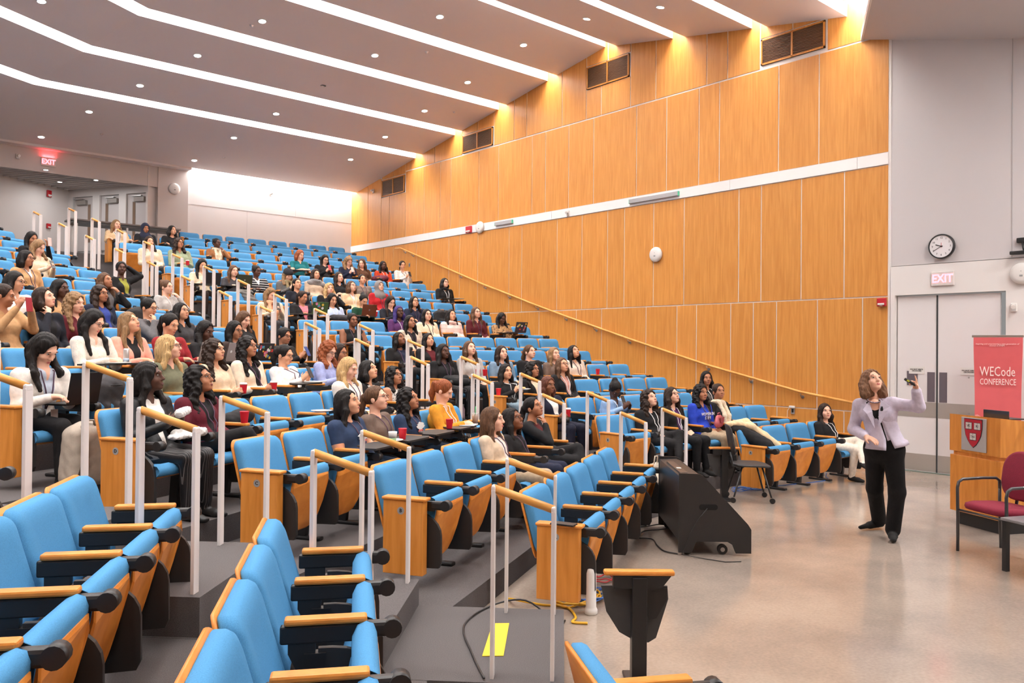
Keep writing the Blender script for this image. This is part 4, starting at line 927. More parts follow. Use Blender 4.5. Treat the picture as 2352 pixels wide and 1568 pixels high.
 ('R', 1, 4, 0.02, 1.049, -25, 10, 3, 'bun', 'D', 'black', 'creamsc', 'khaki', 'lap', 'lap', 'oSn', 'person in a black jacket with a long cream scarf'),
 ('R', 2, 6, -0.01, 1.029, -35, 5, 3, 'long', 'K', 'tweed', 'black', 'black', 'lap', 'lap', 'ol', 'person in a grey jacket seated behind the royal blue sweatshirt'),
 ('R', 0, 3, 0.04, 0.945, -37, 10, 1, 'long', 'D', 'black', 'black', 'whitep', 'lap', 'lap', 'lxn', 'person in a black cardigan and white trousers at the end of the front row'),
]
PID = [1, 2, 3, 4, 5, 6, 7, 8, 9, 11, 12, 13, 14, 15, 16, 17, 18, 19, 20, 21, 22, 23, 24, 25, 26, 27, 28, 29, 30, 31, 32, 33, 34, 35, 36, 37, 38, 39, 40, 41, 42, 43, 44, 45, 46, 47, 48, 49, 50, 51, 52, 53, 54, 55, 56, 57, 58, 59, 60, 61, 62, 63, 64, 65, 66, 67, 68, 69, 70, 71, 72, 73, 74, 75, 76, 77, 78, 79, 80, 81, 82, 83, 84, 85, 86, 87, 88, 89, 90, 91, 92, 93, 94, 95, 96, 97]

# ---------------------------------------------------------------- people: materials
SKINC = {1: lin(228, 178, 152), 2: lin(210, 156, 124), 3: lin(170, 116, 86), 4: lin(128, 82, 58), 5: lin(84, 54, 42)}
HAIRC = {'K': (.009, .007, .0065), 'D': (.024, .013, .009), 'B': (.085, .042, .022), 'L': (.20, .115, .055), 'Y': (.42, .27, .12), 'R': (.20, .055, .018), 'O': (.26, .075, .03), 'V': (.035, .022, .12), 'A': (.09, .03, .018)}
CLOTH = dict(beige=lin(196, 168, 132), white=lin(228, 222, 216), black=lin(24, 23, 25), blackj=lin(22, 22, 26), denim=lin(56, 74, 98), navy=lin(26, 32, 54), cream=lin(222, 204, 176), charcoal=lin(56, 54, 56), sage=lin(140, 150, 122), ltjeans=lin(142, 164, 178),
    brownj=lin(140, 92, 56), tan=lin(182, 142, 100), khaki=lin(168, 148, 122), red=lin(140, 30, 36), navyblk=lin(24, 26, 36), maroon=lin(92, 26, 36), grey=lin(96, 94, 96), olive=lin(140, 138, 50), ltgrey=lin(176, 172, 168), blue=lin(40, 58, 130),
    dotted=lin(226, 216, 202), pink=lin(232, 160, 140), fleece=lin(232, 226, 218), shirtblue=lin(186, 194, 208), green=lin(104, 104, 82), leather=lin(28, 30, 33), pin=lin(30, 29, 31), maroonb=lin(92, 24, 38), beigecoat=lin(214, 192, 164), creamb=lin(230, 214, 192),
    dkbrown=lin(52, 38, 34), vest=lin(58, 56, 60), stripe=lin(24, 24, 30), teal=lin(20, 104, 110), blackp=lin(24, 23, 25), plaid=lin(90, 88, 86), plaidbrown=lin(118, 78, 50), orange=lin(186, 62, 30), greycoat=lin(92, 90, 88), scarf=lin(130, 116, 86), beigekn=lin(190, 168, 146),
    taupep=lin(120, 106, 98), creamc=lin(226, 196, 158), redj=lin(168, 28, 36), pinkin=lin(214, 120, 130), ltblue=lin(186, 200, 226), dkgreen=lin(26, 68, 48), purple=lin(84, 44, 94), creamf=lin(232, 216, 186), pinkp=lin(238, 208, 200), burg=lin(84, 24, 32), leopard=lin(176, 138, 96),
    beigep=lin(200, 184, 164), peach=lin(226, 168, 132), whiteb=lin(236, 230, 226), lav=lin(150, 158, 200), tweed=lin(124, 120, 116), whstripe=lin(230, 222, 212), bwpat=lin(60, 58, 60), navytee=lin(40, 56, 84), taupe=lin(106, 88, 78), mustard=lin(206, 140, 40), dotskirt=lin(26, 25, 27),
    dkred=lin(84, 18, 26), denimj=lin(112, 136, 158), whitekn=lin(228, 212, 196), rosein=lin(190, 140, 130), navysuit=lin(26, 28, 46), shirtlb=lin(150, 182, 222), beigeb=lin(206, 184, 158), blacktee=lin(26, 25, 27), royal=lin(34, 62, 172), creamsc=lin(230, 214, 188), whitep=lin(236, 224, 208), greyh=lin(126, 122, 122))
CLOTH['creamsc'] = lin(230, 214, 188)
def hair_mat(c):
    n = 'hair_%s' % c
    if n in MATS: return MATS[n]
    col = HAIRC[c]; m = bpy.data.materials.new(n); m.use_nodes = True; nt = m.node_tree; b = nt.nodes['Principled BSDF']; L = nt.links.new
    tc = nt.nodes.new('ShaderNodeTexCoord'); mp = nt.nodes.new('ShaderNodeMapping'); mp.inputs['Scale'].default_value = (130, 130, 9)
    ns = nt.nodes.new('ShaderNodeTexNoise'); ns.inputs['Scale'].default_value = 1.; ns.inputs['Detail'].default_value = 3; L(tc.outputs['Object'], mp.inputs[0]); L(mp.outputs[0], ns.inputs['Vector'])
    cr = nt.nodes.new('ShaderNodeValToRGB'); e = cr.color_ramp.elements; e[0].position = .3; e[1].position = .72; e[0].color = (*[v * .55 for v in col], 1); e[1].color = (*[min(1, v * 1.7 + .004) for v in col], 1)
    L(ns.outputs['Fac'], cr.inputs[0]); L(cr.outputs[0], b.inputs['Base Color']); b.inputs['Roughness'].default_value = .5; b.inputs['Specular IOR Level'].default_value = .16
    bp = nt.nodes.new('ShaderNodeBump'); bp.inputs['Strength'].default_value = .6; bp.inputs['Distance'].default_value = .006; L(ns.outputs['Fac'], bp.inputs['Height']); L(bp.outputs[0], b.inputs['Normal'])
    MATS[n] = m
    return m
PAT = {'stripe', 'whstripe', 'leopard', 'dotted', 'plaidbrown', 'plaid', 'bwpat', 'pin', 'dotskirt', 'tweed', 'taupep', 'beigep', 'pinkp', 'blackp', 'creamc', 'whitekn', 'scarf'}
def cloth_color(nt, key):
    """returns an output socket with the garment's colour, patterned where the garment is"""
    L = nt.links.new; c = CLOTH[key]
    tc = nt.nodes.new('ShaderNodeTexCoord'); ns = nt.nodes.new('ShaderNodeTexNoise'); ns.inputs['Scale'].default_value = 26; ns.inputs['Detail'].default_value = 4; L(tc.outputs['Object'], ns.inputs['Vector'])
    mr = nt.nodes.new('ShaderNodeMapRange'); mr.inputs[1].default_value = .3; mr.inputs[2].default_value = .7; mr.inputs[3].default_value = .86; mr.inputs[4].default_value = 1.1; L(ns.outputs['Fac'], mr.inputs[0])
    mx = nt.nodes.new('ShaderNodeMixRGB'); mx.blend_type = 'MULTIPLY'; mx.inputs[0].default_value = 1; mx.inputs[1].default_value = (*c, 1); L(mr.outputs[0], mx.inputs[2]); out = mx.outputs[0]
    if key not in PAT: return out
    def mixin(fac, col):
        nonlocal out
        k = nt.nodes.new('ShaderNodeMixRGB'); L(fac, k.inputs[0]); L(out, k.inputs[1]); k.inputs[2].default_value = (*col, 1); out = k.outputs[0]
    def thr(sock, v, op='GREATER_THAN'):
        t = nt.nodes.new('ShaderNodeMath'); t.operation = op; L(sock, t.inputs[0]); t.inputs[1].default_value = v; return t.outputs[0]
    def wave(scale, direction='Z'):
        w = nt.nodes.new('ShaderNodeTexWave'); w.bands_direction = direction; w.inputs['Scale'].default_value = scale; L(tc.outputs['Object'], w.inputs['Vector']); return w.outputs['Fac']
    def voro(scale):
        v = nt.nodes.new('ShaderNodeTexVoronoi'); v.inputs['Scale'].default_value = scale; L(tc.outputs['Object'], v.inputs['Vector']); return v.outputs['Distance']
    if key == 'stripe': mixin(thr(wave(6.5), .86), lin(210, 206, 200))
    elif key == 'whstripe':
        sx = nt.nodes.new('ShaderNodeSeparateXYZ'); L(tc.outputs['Object'], sx.inputs[0])
        for z0, z1, cc in ((.655, .675, lin(224, 130, 110)), (.62, .64, lin(232, 150, 124)), (.585, .605, lin(30, 70, 110)), (.55, .57, lin(222, 160, 60))):
            a = thr(sx.outputs[2], z0); b = thr(sx.outputs[2], z1, 'LESS_THAN'); m = nt.nodes.new('ShaderNodeMath'); m.operation = 'MULTIPLY'; L(a, m.inputs[0]); L(b, m.inputs[1]); mixin(m.outputs[0], cc)
    elif key == 'leopard': mixin(thr(voro(38), .36, 'LESS_THAN'), lin(40, 28, 22)); mixin(thr(voro(38), .14, 'LESS_THAN'), lin(120, 84, 54))
    elif key == 'dotted': mixin(thr(voro(70), .16, 'LESS_THAN'), lin(180, 140, 120))
    elif key == 'dotskirt': mixin(thr(voro(60), .2, 'LESS_THAN'), lin(200, 190, 170))
    elif key in ('plaidbrown', 'plaid'):
        d = lin(52, 36, 28) if key == 'plaidbrown' else lin(220, 216, 210)
        mixin(thr(wave(9), .75), d); mixin(thr(wave(9, 'X'), .75), d)
    elif key == 'bwpat': mixin(thr(voro(55), .4), lin(200, 196, 190))
    elif key == 'pin': mixin(thr(wave(26, 'X'), .95), lin(96, 92, 92))
    elif key == 'tweed': mixin(thr(voro(150), .5), lin(70, 66, 64))
    elif key == 'scarf': mixin(thr(voro(60), .4), lin(70, 54, 36))
    elif key in ('taupep', 'beigep', 'pinkp', 'blackp'): mixin(thr(wave(4.2), .96), tuple(v * .6 for v in c))
    elif key in ('creamc', 'whitekn'): mixin(thr(wave(22, 'X'), .9), tuple(v * .82 for v in c))
    return out
def body_mat(skin, top, inner, pants, shoe):
    n = 'body_%s_%s_%s_%s_%s' % (skin, top, inner, pants, shoe)
    if n in MATS: return MATS[n]
    m = bpy.data.materials.new(n); m.use_nodes = True; nt = m.node_tree; b = nt.nodes['Principled BSDF']; L = nt.links.new
    def att(a):
        t = nt.nodes.new('ShaderNodeAttribute'); t.attribute_name = a; g = nt.nodes.new('ShaderNodeMath'); g.operation = 'LESS_THAN'; L(t.outputs['Fac'], g.inputs[0]); g.inputs[1].default_value = 0; return g.outputs[0]
    out = cloth_color(nt, top)
    def mixin(fac, sock=None, col=None):
        nonlocal out
        k = nt.nodes.new('ShaderNodeMixRGB'); L(fac, k.inputs[0]); L(out, k.inputs[1])
        if sock is not None: L(sock, k.inputs[2])
        else: k.inputs[2].default_value = (*col, 1)
        out = k.outputs[0]
    if inner != top: mixin(att('a_in'), cloth_color(nt, inner))
    mixin(att('a_pa'), cloth_color(nt, pants)); mixin(att('a_sh'), col=shoe)
    sk = att('a_sk'); mixin(sk, col=SKINC[skin]); L(out, b.inputs['Base Color'])
    r = nt.nodes.new('ShaderNodeMapRange'); L(sk, r.inputs[0]); r.inputs[3].default_value = .42 if top == 'leather' else .85; r.inputs[4].default_value = .5; L(r.outputs[0], b.inputs['Roughness'])
    b.inputs['Specular IOR Level'].default_value = .3
    ns = nt.nodes.new('ShaderNodeTexNoise'); ns.inputs['Scale'].default_value = 17; ns.inputs['Detail'].default_value = 3; tc = nt.nodes.new('ShaderNodeTexCoord'); L(tc.outputs['Object'], ns.inputs['Vector'])
    iv = nt.nodes.new('ShaderNodeMath'); iv.operation = 'SUBTRACT'; iv.inputs[0].default_value = 1; L(sk, iv.inputs[1]); ml = nt.nodes.new('ShaderNodeMath'); ml.operation = 'MULTIPLY'; L(iv.outputs[0], ml.inputs[0]); L(ns.outputs['Fac'], ml.inputs[1])
    bp = nt.nodes.new('ShaderNodeBump'); bp.inputs['Strength'].default_value = .4; bp.inputs['Distance'].default_value = .014; L(ml.outputs[0], bp.inputs['Height']); L(bp.outputs[0], b.inputs['Normal'])
    MATS[n] = m
    return m
def prim_dist(p, V):
    if p[0] == 'c':
        a, b = p[1], p[2]; ab = b - a; t = np.clip(((V - a) @ ab) / (ab @ ab + 1e-9), 0, 1); d = V - a - t[:, None] * ab
        if p[7] is not None: d = d / np.array(p[7])
        r = np.linalg.norm(d, axis=1) - (p[3] + t * (p[4] - p[3]))
        return r * (min(p[7]) if p[7] is not None else 1)
    q = V - p[1]
    if p[3] is not None: q = q @ np.array(p[3]).T
    k = np.linalg.norm(q / p[2], axis=1); k2 = np.linalg.norm(q / p[2] ** 2, axis=1) + 1e-6
    return k * (k - 1) / k2
def label_attrs(me, f, V, inner_fn=None):
    D = np.full((5, len(V)), .3)
    for p in f.prims:
        if p[0] == 'e' and p[4]: continue
        D[p[5]] = np.minimum(D[p[5]], prim_dist(p, V))
    cl = np.minimum(np.minimum(D[TOP], D[PANTS]), np.minimum(D[SHOE], D[INNER]))
    def put(n, v):
        a = me.attributes.new(n, 'FLOAT', 'POINT'); a.data.foreach_set('value', np.ascontiguousarray(v, np.float32))
    put('a_sk', D[SKIN] - cl); put('a_pa', D[PANTS] - np.minimum(D[TOP], D[INNER])); put('a_sh', D[SHOE] - np.minimum(D[TOP], D[PANTS]))
    put('a_in', inner_fn(V) if inner_fn is not None else np.full(len(V), 1.))

# ---------------------------------------------------------------- people: small face parts, shared between heads
def eye_mat():
    m = bpy.data.materials.new('eye'); m.use_nodes = True; nt = m.node_tree; b = nt.nodes['Principled BSDF']; L = nt.links.new
    tc = nt.nodes.new('ShaderNodeTexCoord'); mp = nt.nodes.new('ShaderNodeMapping'); mp.inputs['Scale'].default_value = (1, 0, 1.0); ln = nt.nodes.new('ShaderNodeVectorMath'); ln.operation = 'LENGTH'
    L(tc.outputs['Object'], mp.inputs[0]); L(mp.outputs[0], ln.inputs[0]); cr = nt.nodes.new('ShaderNodeValToRGB'); cr.color_ramp.interpolation = 'CONSTANT'
    e = cr.color_ramp.elements; e[0].color = (.008, .006, .005, 1); e[0].position = 0; e[1].position = .0035; e[1].color = (.05, .026, .014, 1); n = e.new(.0064); n.color = (.50, .46, .44, 1)
    L(ln.outputs['Value'], cr.inputs[0]); L(cr.outputs[0], b.inputs['Base Color']); b.inputs['Roughness'].default_value = .15
    return m
def ellmesh(name, r, m, n=12, k=8):
    rings = []
    for j in range(1, k):
        a = math.pi * j / k; rings.append([(r[0] * math.sin(a) * math.cos(2 * math.pi * i / n), r[1] * math.sin(a) * math.sin(2 * math.pi * i / n), -r[2] * math.cos(a)) for i in range(n)])
    return MB().loft(rings, True, True).mesh(name, m)
EYE = ellmesh('eye', (.0130, .008, .0058), eye_mat())
def brow_mesh(c):
    n = 'brow_' + c
    if n in bpy.data.meshes: return bpy.data.meshes[n]
    return MB().tube([(-.017, .004, -.003), (-.006, .0, .002), (.006, .0, .003), (.018, .006, -.002)], [.0018, .0032, .003, .0012], n=6).mesh(n, hair_mat(c))
LIPC = {1: lin(190, 104, 100), 2: lin(172, 92, 86), 3: lin(140, 74, 68), 4: lin(112, 58, 54), 5: lin(84, 46, 44)}
def lips_mesh(s):
    n = 'lips_%d' % s
    if n in bpy.data.meshes: return bpy.data.meshes[n]
    m = MB().tube([(-.021, .006, 0), (-.010, -.001, .003), (0, -.003, .0018), (.010, -.001, .003), (.021, .006, 0)], [.0012, .0038, .0038, .0038, .0012], n=6)
    m.tube([(-.019, .005, -.001), (-.009, -.001, -.0055), (0, -.002, -.0065), (.009, -.001, -.0055), (.019, .005, -.001)], [.0012, .0042, .0046, .0042, .0012], n=6)
    return m.mesh(n, mat('lips_%d' % s, LIPC[s], .4))
def glasses_mesh():
    m = MB()
    for sx in (-1, 1):
        m.tube([(sx * .031 + .023 * math.cos(a), -.004 * abs(math.cos(a)), .017 * math.sin(a)) for a in [2 * math.pi * i / 16 for i in range(17)]], .0019, n=5, caps=False)
        m.tube([(sx * .054, 0, .006), (sx * .072, .02, .007), (sx * .078, .09, .004), (sx * .077, .115, -.012)], .0017, n=5)
    m.tube([(-.008, -.001, .003), (0, -.004, .006), (.008, -.001, .003)], .0019, n=5)
    return m.mesh('glasses', mat('glasses_frame', (.02, .016, .016), .25))
GLASS = glasses_mesh()
def face_parts(o, H, Rm, skin, hc, glasses, s=1., smile=0.):
    M = Matrix.Translation(Vector(H)) @ Matrix(Rm.tolist()).to_4x4() @ Matrix.Scale(s, 4)
    for sx in (-1, 1):
        link('eye', EYE, o, M=M @ Matrix.Translation((sx * .031, -.0785, .004)))
        link('eyebrow', brow_mesh(hc), o, M=M @ Matrix.Translation((sx * .032, -.0885, .026)) @ Matrix.Scale(sx, 4, (1, 0, 0)))
    link('lips', lips_mesh(skin), o, M=M @ Matrix.Translation((0, -.0905, -.066)))
    if glasses: link('glasses', GLASS, o, M=M @ Matrix.Translation((0, -.100, .001)))
M_lanw = mat('lanyard_white', (.75, .74, .74), .6); M_lank = mat('lanyard_dark', (.07, .03, .06), .6); M_badge = mat('badge_card', lin(226, 214, 214), .5)
SHOES = {'d': (.02, .019, .019), 'w': lin(214, 206, 196)}

def make_person(M, name, label, group, row, hi):
    (b, k, j, dx, hz, yaw, pitch, skin, hs, hc, top, inner, pants, pr, pl, fl, _) = row
    wid = 1.16 if 'w' in fl else (1.10 if top in ('pinkp', 'blackp', 'beigep', 'taupep', 'leopard', 'fleece', 'greycoat') else 1.04)
    bare = 2 if 'B' in fl else (1 if 'b' in fl else 0)
    rng = random.Random(label)
    lean = max(0, -pitch - 20) / 100 + (.05 if pr in ('type', 'write') else 0) + rng.uniform(-.01, .02)
    f, hd, Rm, NB, CH, SH = seated_field(pr, pl, dx * .3, hz, math.radians(yaw), math.radians(pitch), rng.uniform(-.05, .05), wid, bare, (1 if rng.random() < .5 else -1) if 'x' in fl else 0, lean, fingers=True)
    near = 'n' in fl
    st = .0135 if near else (.017 if hi else .021); fs = .0062 if near else (.0075 if hi else .0095)
    V, Fc, Lb = f.mesh(st, ((hd[0] - .10, hd[0] + .10), (hd[1] - .125, hd[1] + .12), (hd[2] - .125, hd[2] + .125), fs))
    me = net_mesh('person', V, Fc, None, 1)
    V = np.empty(len(me.vertices) * 3, np.float32); me.vertices.foreach_get('co', V); V = V.reshape(-1, 3).astype(float)
    inn = None
    if 'o' in fl:
        wv = .075
        def inn(V): 
            z = V[:, 2]; t = np.clip((z - .50) / (NB[2] - .50), 0, 1.2); cx = HIPX + (CH[0] - HIPX) * np.clip((z - .47) / .25, 0, 1.5)
            g = np.abs(V[:, 0] - cx) - (.012 + wv * t ** 1.3); return np.where((V[:, 1] < CH[1] - .03) & (z > .5), g, .1)
    elif 'c' in fl:
        def inn(V):
            t = (V[:, 2] - (NB[2] - .13)) / .13; return np.where((t > 0), np.abs(V[:, 0] - NB[0]) - .055 * t, .1)
    HIPX = 0.
    label_attrs(me, f, V, inn)
    shoe = 'w' if pants in ('whitep_', 'ltjeans') or (near and hc == 'D' and 'x' in fl and top == 'black' and pants == 'black') else 'd'
    me.materials.append(body_mat(skin, top, inner, pants, SHOES[shoe]) if True else None)
    o = link('person', me, None, label, 'person', group, None, M)
    if hs != 'none':
        hf, wv_ = hair_field(hs, hd, Rm, NB, rng, rng.choice((-1, 0, 1)))
        hv, hF, _l = hf.mesh(.0095 if near else (.0115 if hi else .014), None, wv_)
        hm = net_mesh('hair', hv, hF, None, 1)
        if hs == 'hijab':
            hm.materials.append(mat('headscarf_' + hc, CLOTH[hc], .9)); link('headscarf', hm, o)
        elif hs == 'beanie':
            # the hat covers the upper head, hair shows below it
            hm.materials.append(hair_mat(hc)); link('hair', hm, o)
            g = Field(); w = lambda p: hd + Rm @ np.array(p, float)
            g.ell(w((0, .02, .045)), (.101, .118, .10), 0, .02, Rm.T); g.ell(w((0, -.02, -.075)), (.14, .16, .105), 0, .01, Rm.T, sub=True)
            gv, gF, _l = g.mesh(.011); gm = net_mesh('knit_hat', gv, gF); gm.materials.append(mat('knit_hat', lin(40, 40, 46), .95, bump=.8, bscale=160)); ht = link('knit_hat', gm, o)
            p = Field(); p.ell(w((0, .05, .165)), (.036, .036, .034), 0, .01); pv, pF, _l = p.mesh(.009, None, lambda X, Y, Z: .004 * np.sin(X * 400) * np.sin(Y * 400) * np.sin(Z * 400)); pm = net_mesh('bobble', pv, pF); pm.materials.append(mat('bobble', lin(130, 110, 92), .95)); link('bobble', pm, ht)
        else:
            hm.materials.append(hair_mat(hc)); link('hair', hm, o)
    face_parts(o, hd, Rm, skin, hc if hc in HAIRC and hc not in 'VO' else 'K', 'g' in fl)
    def front(x, z, w=.022):
        q = (np.abs(V[:, 0] - x) < w) & (np.abs(V[:, 2] - z) < w) & (V[:, 1] < NB[1] + .06)
        return max(float(V[q, 1].min()), float(CH[1] - .165 * wid)) if q.any() else float(CH[1] - .13)
    if 'l' in fl or 'k' in fl:
        m = MB()
        for sx in (-1, 1):
            pts = [(NB[0] + sx * .052, NB[1] + .03, NB[2] + .012)]
            for i in range(7):
                t = i / 6; x = (NB[0] + sx * .060) * (1 - t) + (CH[0] + sx * .004) * t; z = (NB[2] - .005) * (1 - t) + (CH[2] - .15) * t; pts.append((x, front(x, z) - .005, z))
            m.tube(pts, .0058, n=5, flat=.4)
        m.ob('lanyard', M_lanw if 'l' in fl else M_lank, o)
        c = (CH[0], front(CH[0], CH[2] - .18, .035) - .008, CH[2] - .185); MB().bbox((c[0] - .032, c[1] - .003, c[2] - .04), (c[0] + .032, c[1] + .003, c[2] + .035), .002).ob('badge', M_badge, o)
    if 'S' in fl:
        sc = Field(); col = {'brownj': lin(228, 212, 186), 'greycoat': CLOTH['scarf'], 'beigekn': lin(132, 130, 130), 'blackp': lin(26, 24, 26), 'pinkp': CLOTH['pinkp'], 'cream': CLOTH['peach'], 'black': CLOTH['creamsc']}[top]
        big = top == 'beigekn'
        for a in range(0, 360, 30):
            c0 = math.radians(a); c1 = math.radians(a + 30); r = .105 if big else .082
            sc.cap(NB + (r * math.cos(c0), r * .8 * math.sin(c0) - .01, .018 + .01 * math.sin(c0 * 2)), NB + (r * math.cos(c1), r * .8 * math.sin(c1) - .01, .018 + .01 * math.sin(c1 * 2)), .038 if big else .03, .038 if big else .03, 0, .02)
        if big: sc.cap(SH[0] + (.02, -.03, .02), SH[1] + (-.03, -.06, -.02), .06, .06, 0, .03)
        elif top not in ('pinkp', 'blackp'):
            for sx in (-1, 1): sc.cap(NB + (sx * .05, -.075, .0), CH + (sx * .055, -.145, -.02), .03, .032, 0, .02); sc.cap(CH + (sx * .055, -.145, -.02), CH + (sx * .045, -.16, -.17), .032, .03, 0, .02)
        sv, sF, _l = sc.mesh(.012, None, lambda X, Y, Z: .003 * np.sin(X * 160 + Z * 120) + 0 * Y); sm = net_mesh('scarf', sv, sF); sm.materials.append(mat('scarf_' + top, col, .95, bump=.5, bscale=120, noise=.15, nscale=60)); link('fur_collar' if top == 'blackp' else ('hood' if top == 'pinkp' else 'scarf'), sm, o)
    return o, hd, NB, np.array((CH[0], front(CH[0], CH[2], .06), CH[2]))

SEAT_OF = {}
for i, r in enumerate(PEOPLE): SEAT_OF[(r[0], r[1], r[2])] = i
def short_desc(l):
    l = l.replace('person in ', '').split(',')[0]
    w = l.split(' ')
    return ' '.join(w[:7])
SEATPOS = {}
for (b, k, t0, s, n) in ROWS:
    for i in range(n):
        t = t0 + s * i; occ = SEAT_OF.get((b, k, i)); SEATPOS[(b, k, i)] = (t, s)
        if occ is not None: lab = 'blue seat folded down under the person in ' + short_desc(PEOPLE[occ][-1])
        elif b == 'R': lab = 'empty blue folding seat, %s row of the oak-wall bank, %s from the wall' % (ORD[k], ORD[n - 1 - i])
        elif b == 'M': lab = 'empty blue folding seat, %s row of the middle bank, %s from the %s' % (ORD[k], ORD[i] if k < 5 else ORD[n - 1 - i], 'front aisle' if k < 5 else 'upper aisle')
        else: lab = 'empty blue folding seat nearest the camera, %s row, %s from the aisle' % (ORD[k], ORD[n - 1 - i])
        seat(b, k, t, i, s, occ is not None, occ is not None and 't' in PEOPLE[occ][15], i == 0 and (b == 'R' or (b == 'M' and k < 5)), i == n - 1, lab)
PERSON = []
for r in PEOPLE:
    t, s = SEATPOS[r[:3]]; p = XY(r[0], t + r[3] * .7, D0[r[0]] + r[1])
    hi = (r[0] == 'M' and r[1] <= 6) or (r[0] == 'R' and r[1] <= 7)
    PERSON.append((make_person(TR(p[0], p[1], ZK[r[1]], ANG[r[0]]), 'person', r[-1], 'seated audience', r, hi), r, p))

# ---------------------------------------------------------------- aisle hand rails
M_post = mat('rail_white', (.80, .76, .75), .4); M_railwood = wood('rail_oak', lin(206, 142, 66), lin(226, 166, 88), .35, (4, 4, 4), .03)
def rail(pu, pl, z, label, hu=.95, hl=.85, zb=0.):
    r = thing('aisle_handrail', label, 'handrail', TR(pu[0], pu[1], z), 'white aisle handrails'); d = np.array(pl) - np.array(pu); a = math.atan2(d[1], d[0])
    for q, h in (((0, 0), hu), ((d[0], d[1]), hl)):
        m = MB().bbox((-.010, -.030, zb), (.010, .030, h - .012), .003); m.bbox((-.011, -.030, h - .03), (.011, .030, h + .012), .010)
        m.ob('post', M_post, r, M=TR(q[0], q[1], 0, a))
    MB().cyl((0, 0, hu - .005), (d[0], d[1], hl - .005), .021, n=14).ob('grip', M_railwood, r)
for k in range(1, 16):
    n, f, d = aisle_pts(2, k); rise = ZK[k] - ZK[k - 1]; zb = 0 if rise < .22 else -rise / 2
    rail(f, f - d * .30, ZK[k], 'white aisle handrail with wooden grip on the oak-wall side, %s step up' % ORD[k - 1], zb=zb)
    if k < 15: rail(n, n - d * .30, ZK[k], 'white aisle handrail with wooden grip on the middle bank side, %s step up' % ORD[k - 1], zb=zb)
for k in range(1, 6):
    n, f, d = aisle_pts(1, k)
    rail(f, f - d * .30, ZK[k], 'white front-aisle handrail on the far side, %s step up' % ORD[k - 1])
    rail(n, n - d * .30, ZK[k], 'white front-aisle handrail on the near side, %s step up' % ORD[k - 1])
# oak hand rail on the side wall
RP = [(19.75, 4.66), (19.46, 4.645), (16.7, 3.74), (15.7, 3.41), (14.76, 3.13), (13.77, 2.83), (12.83, 2.56), (11.92, 2.31), (10.98, 2.05), (9.05, 1.55), (8.14, 1.35), (7.15, 1.13), (6.24, 1.0)]
wr2 = thing('wall_handrail', 'long round oak handrail climbing along the panelled wall', 'handrail', TR(WALLX - .09, 0, 0))
MB().tube([(0, y, z) for y, z in RP], .022, n=10).ob('grip', M_railwood, wr2)
for y, z in [(19.3, 4.6), (18.9, 4.47)] + RP[2:12]:
    m = MB().tube([(.0, y, z - .02), (.0, y, z - .06), (.03, y, z - .085), (.08, y, z - .085)], .008, n=6); m.cyl((.06, y, z - .085), (.075, y, z - .085), .028, n=12); m.ob('bracket', M_steel, wr2)

# ---------------------------------------------------------------- wall fixtures
def exit_sign(M, label, dim=1.):
    t = thing('exit_sign', label, 'exit sign', M)
    MB().bbox((-.16, -.105, -.02), (.16, .105, .012), .006).ob('plate', mat('exit_plate', (.72, .66, .64), .5), t)
    text('EXIT', .17, mat('exit_red', (1, .10, .12), emit=9.), Matrix.Translation((0, -.003, .0135)) @ Matrix.Scale(.85, 4, (1, 0, 0)), t, bold=.006)
exit_sign(WF((4.40, YB - .045, 6.27), (1, 0, 0), (0, -1, 0)), 'lit red exit sign on the header above the corner vestibule')
exit_sign(WF((WALLX - .02, 4.91, 2.92), (0, -1, 0), (-1, 0, 0)), 'lit red exit sign above the stage doors')
l = bpy.data.lights.new('exit_glow', 'AREA'); l.energy = 2.2; l.color = (1, .05, .06); l.shape = 'RECTANGLE'; l.size = .26; l.size_y = .02
lo = bpy.data.objects.new('exit_glow', l); COL.objects.link(lo); lo.matrix_world = Matrix.Translation((4.40, YB - .06, 6.385)) @ Matrix.Rotation(math.radians(150), 4, 'X')
def alarm(M, label, cat='fire alarm', w=.07, h=.065):
    t = thing('fire_alarm', label, cat, M); MB().bbox((-w, -h, 0), (w, h, .05), .01).ob('housing', M_red, t)
    MB().bbox((-w * .75, -h * .7, .05), (w * .75, -h * .25, .062), .008).ob('strobe_lens', M_offw, t)
    text('FIRE', .026, M_offw, Matrix.Translation((0, -h * .86, .0515)), t)
alarm(WF((WALLX - .03, 16.36, 4.85), (0, -1, 0), (-1, 0, 0)), 'red fire alarm strobe on the white band of the oak wall', w=.11, h=.085)
alarm(WF((WALLX - .03, 5.80, 2.60), (0, -1, 0), (-1, 0, 0)), 'red fire alarm strobe beside the stage doors')
p = CN - UD['M'] * .64 - ND['M'] * .01
alarm(WF((p[0], p[1], 5.83), UD['M'].tolist() + [0], (-ND['M']).tolist() + [0]), 'upper red fire alarm strobe on the vestibule wall', w=.065, h=.09)
alarm(WF((p[0], p[1], 4.97), UD['M'].tolist() + [0], (-ND['M']).tolist() + [0]), 'lower red fire alarm pull box on the vestibule wall', w=.06, h=.065)
def speaker_disc(M, label, r=.14):
    t = thing('wall_speaker', label, 'speaker', M); MB().lathe([(r, 0), (r, .03), (r * .93, .05), (r * .6, .06), (.01, .062)], n=24).ob('body', M_offw, t)
    MB().bbox((-.02, -.045, .058), (.02, -.02, .066), .003).ob('label_plate', mat('dev_grey', (.3, .3, .3), .5), t); MB().cyl((0, .03, .06), (0, .03, .066), .006).ob('sensor', mat('dev_grey', (.3, .3, .3)), t)
speaker_disc(WF((WALLX - .025, 10.31, 3.72), (0, -1, 0), (-1, 0, 0)), 'white round access point in the middle of the oak wall', .15)
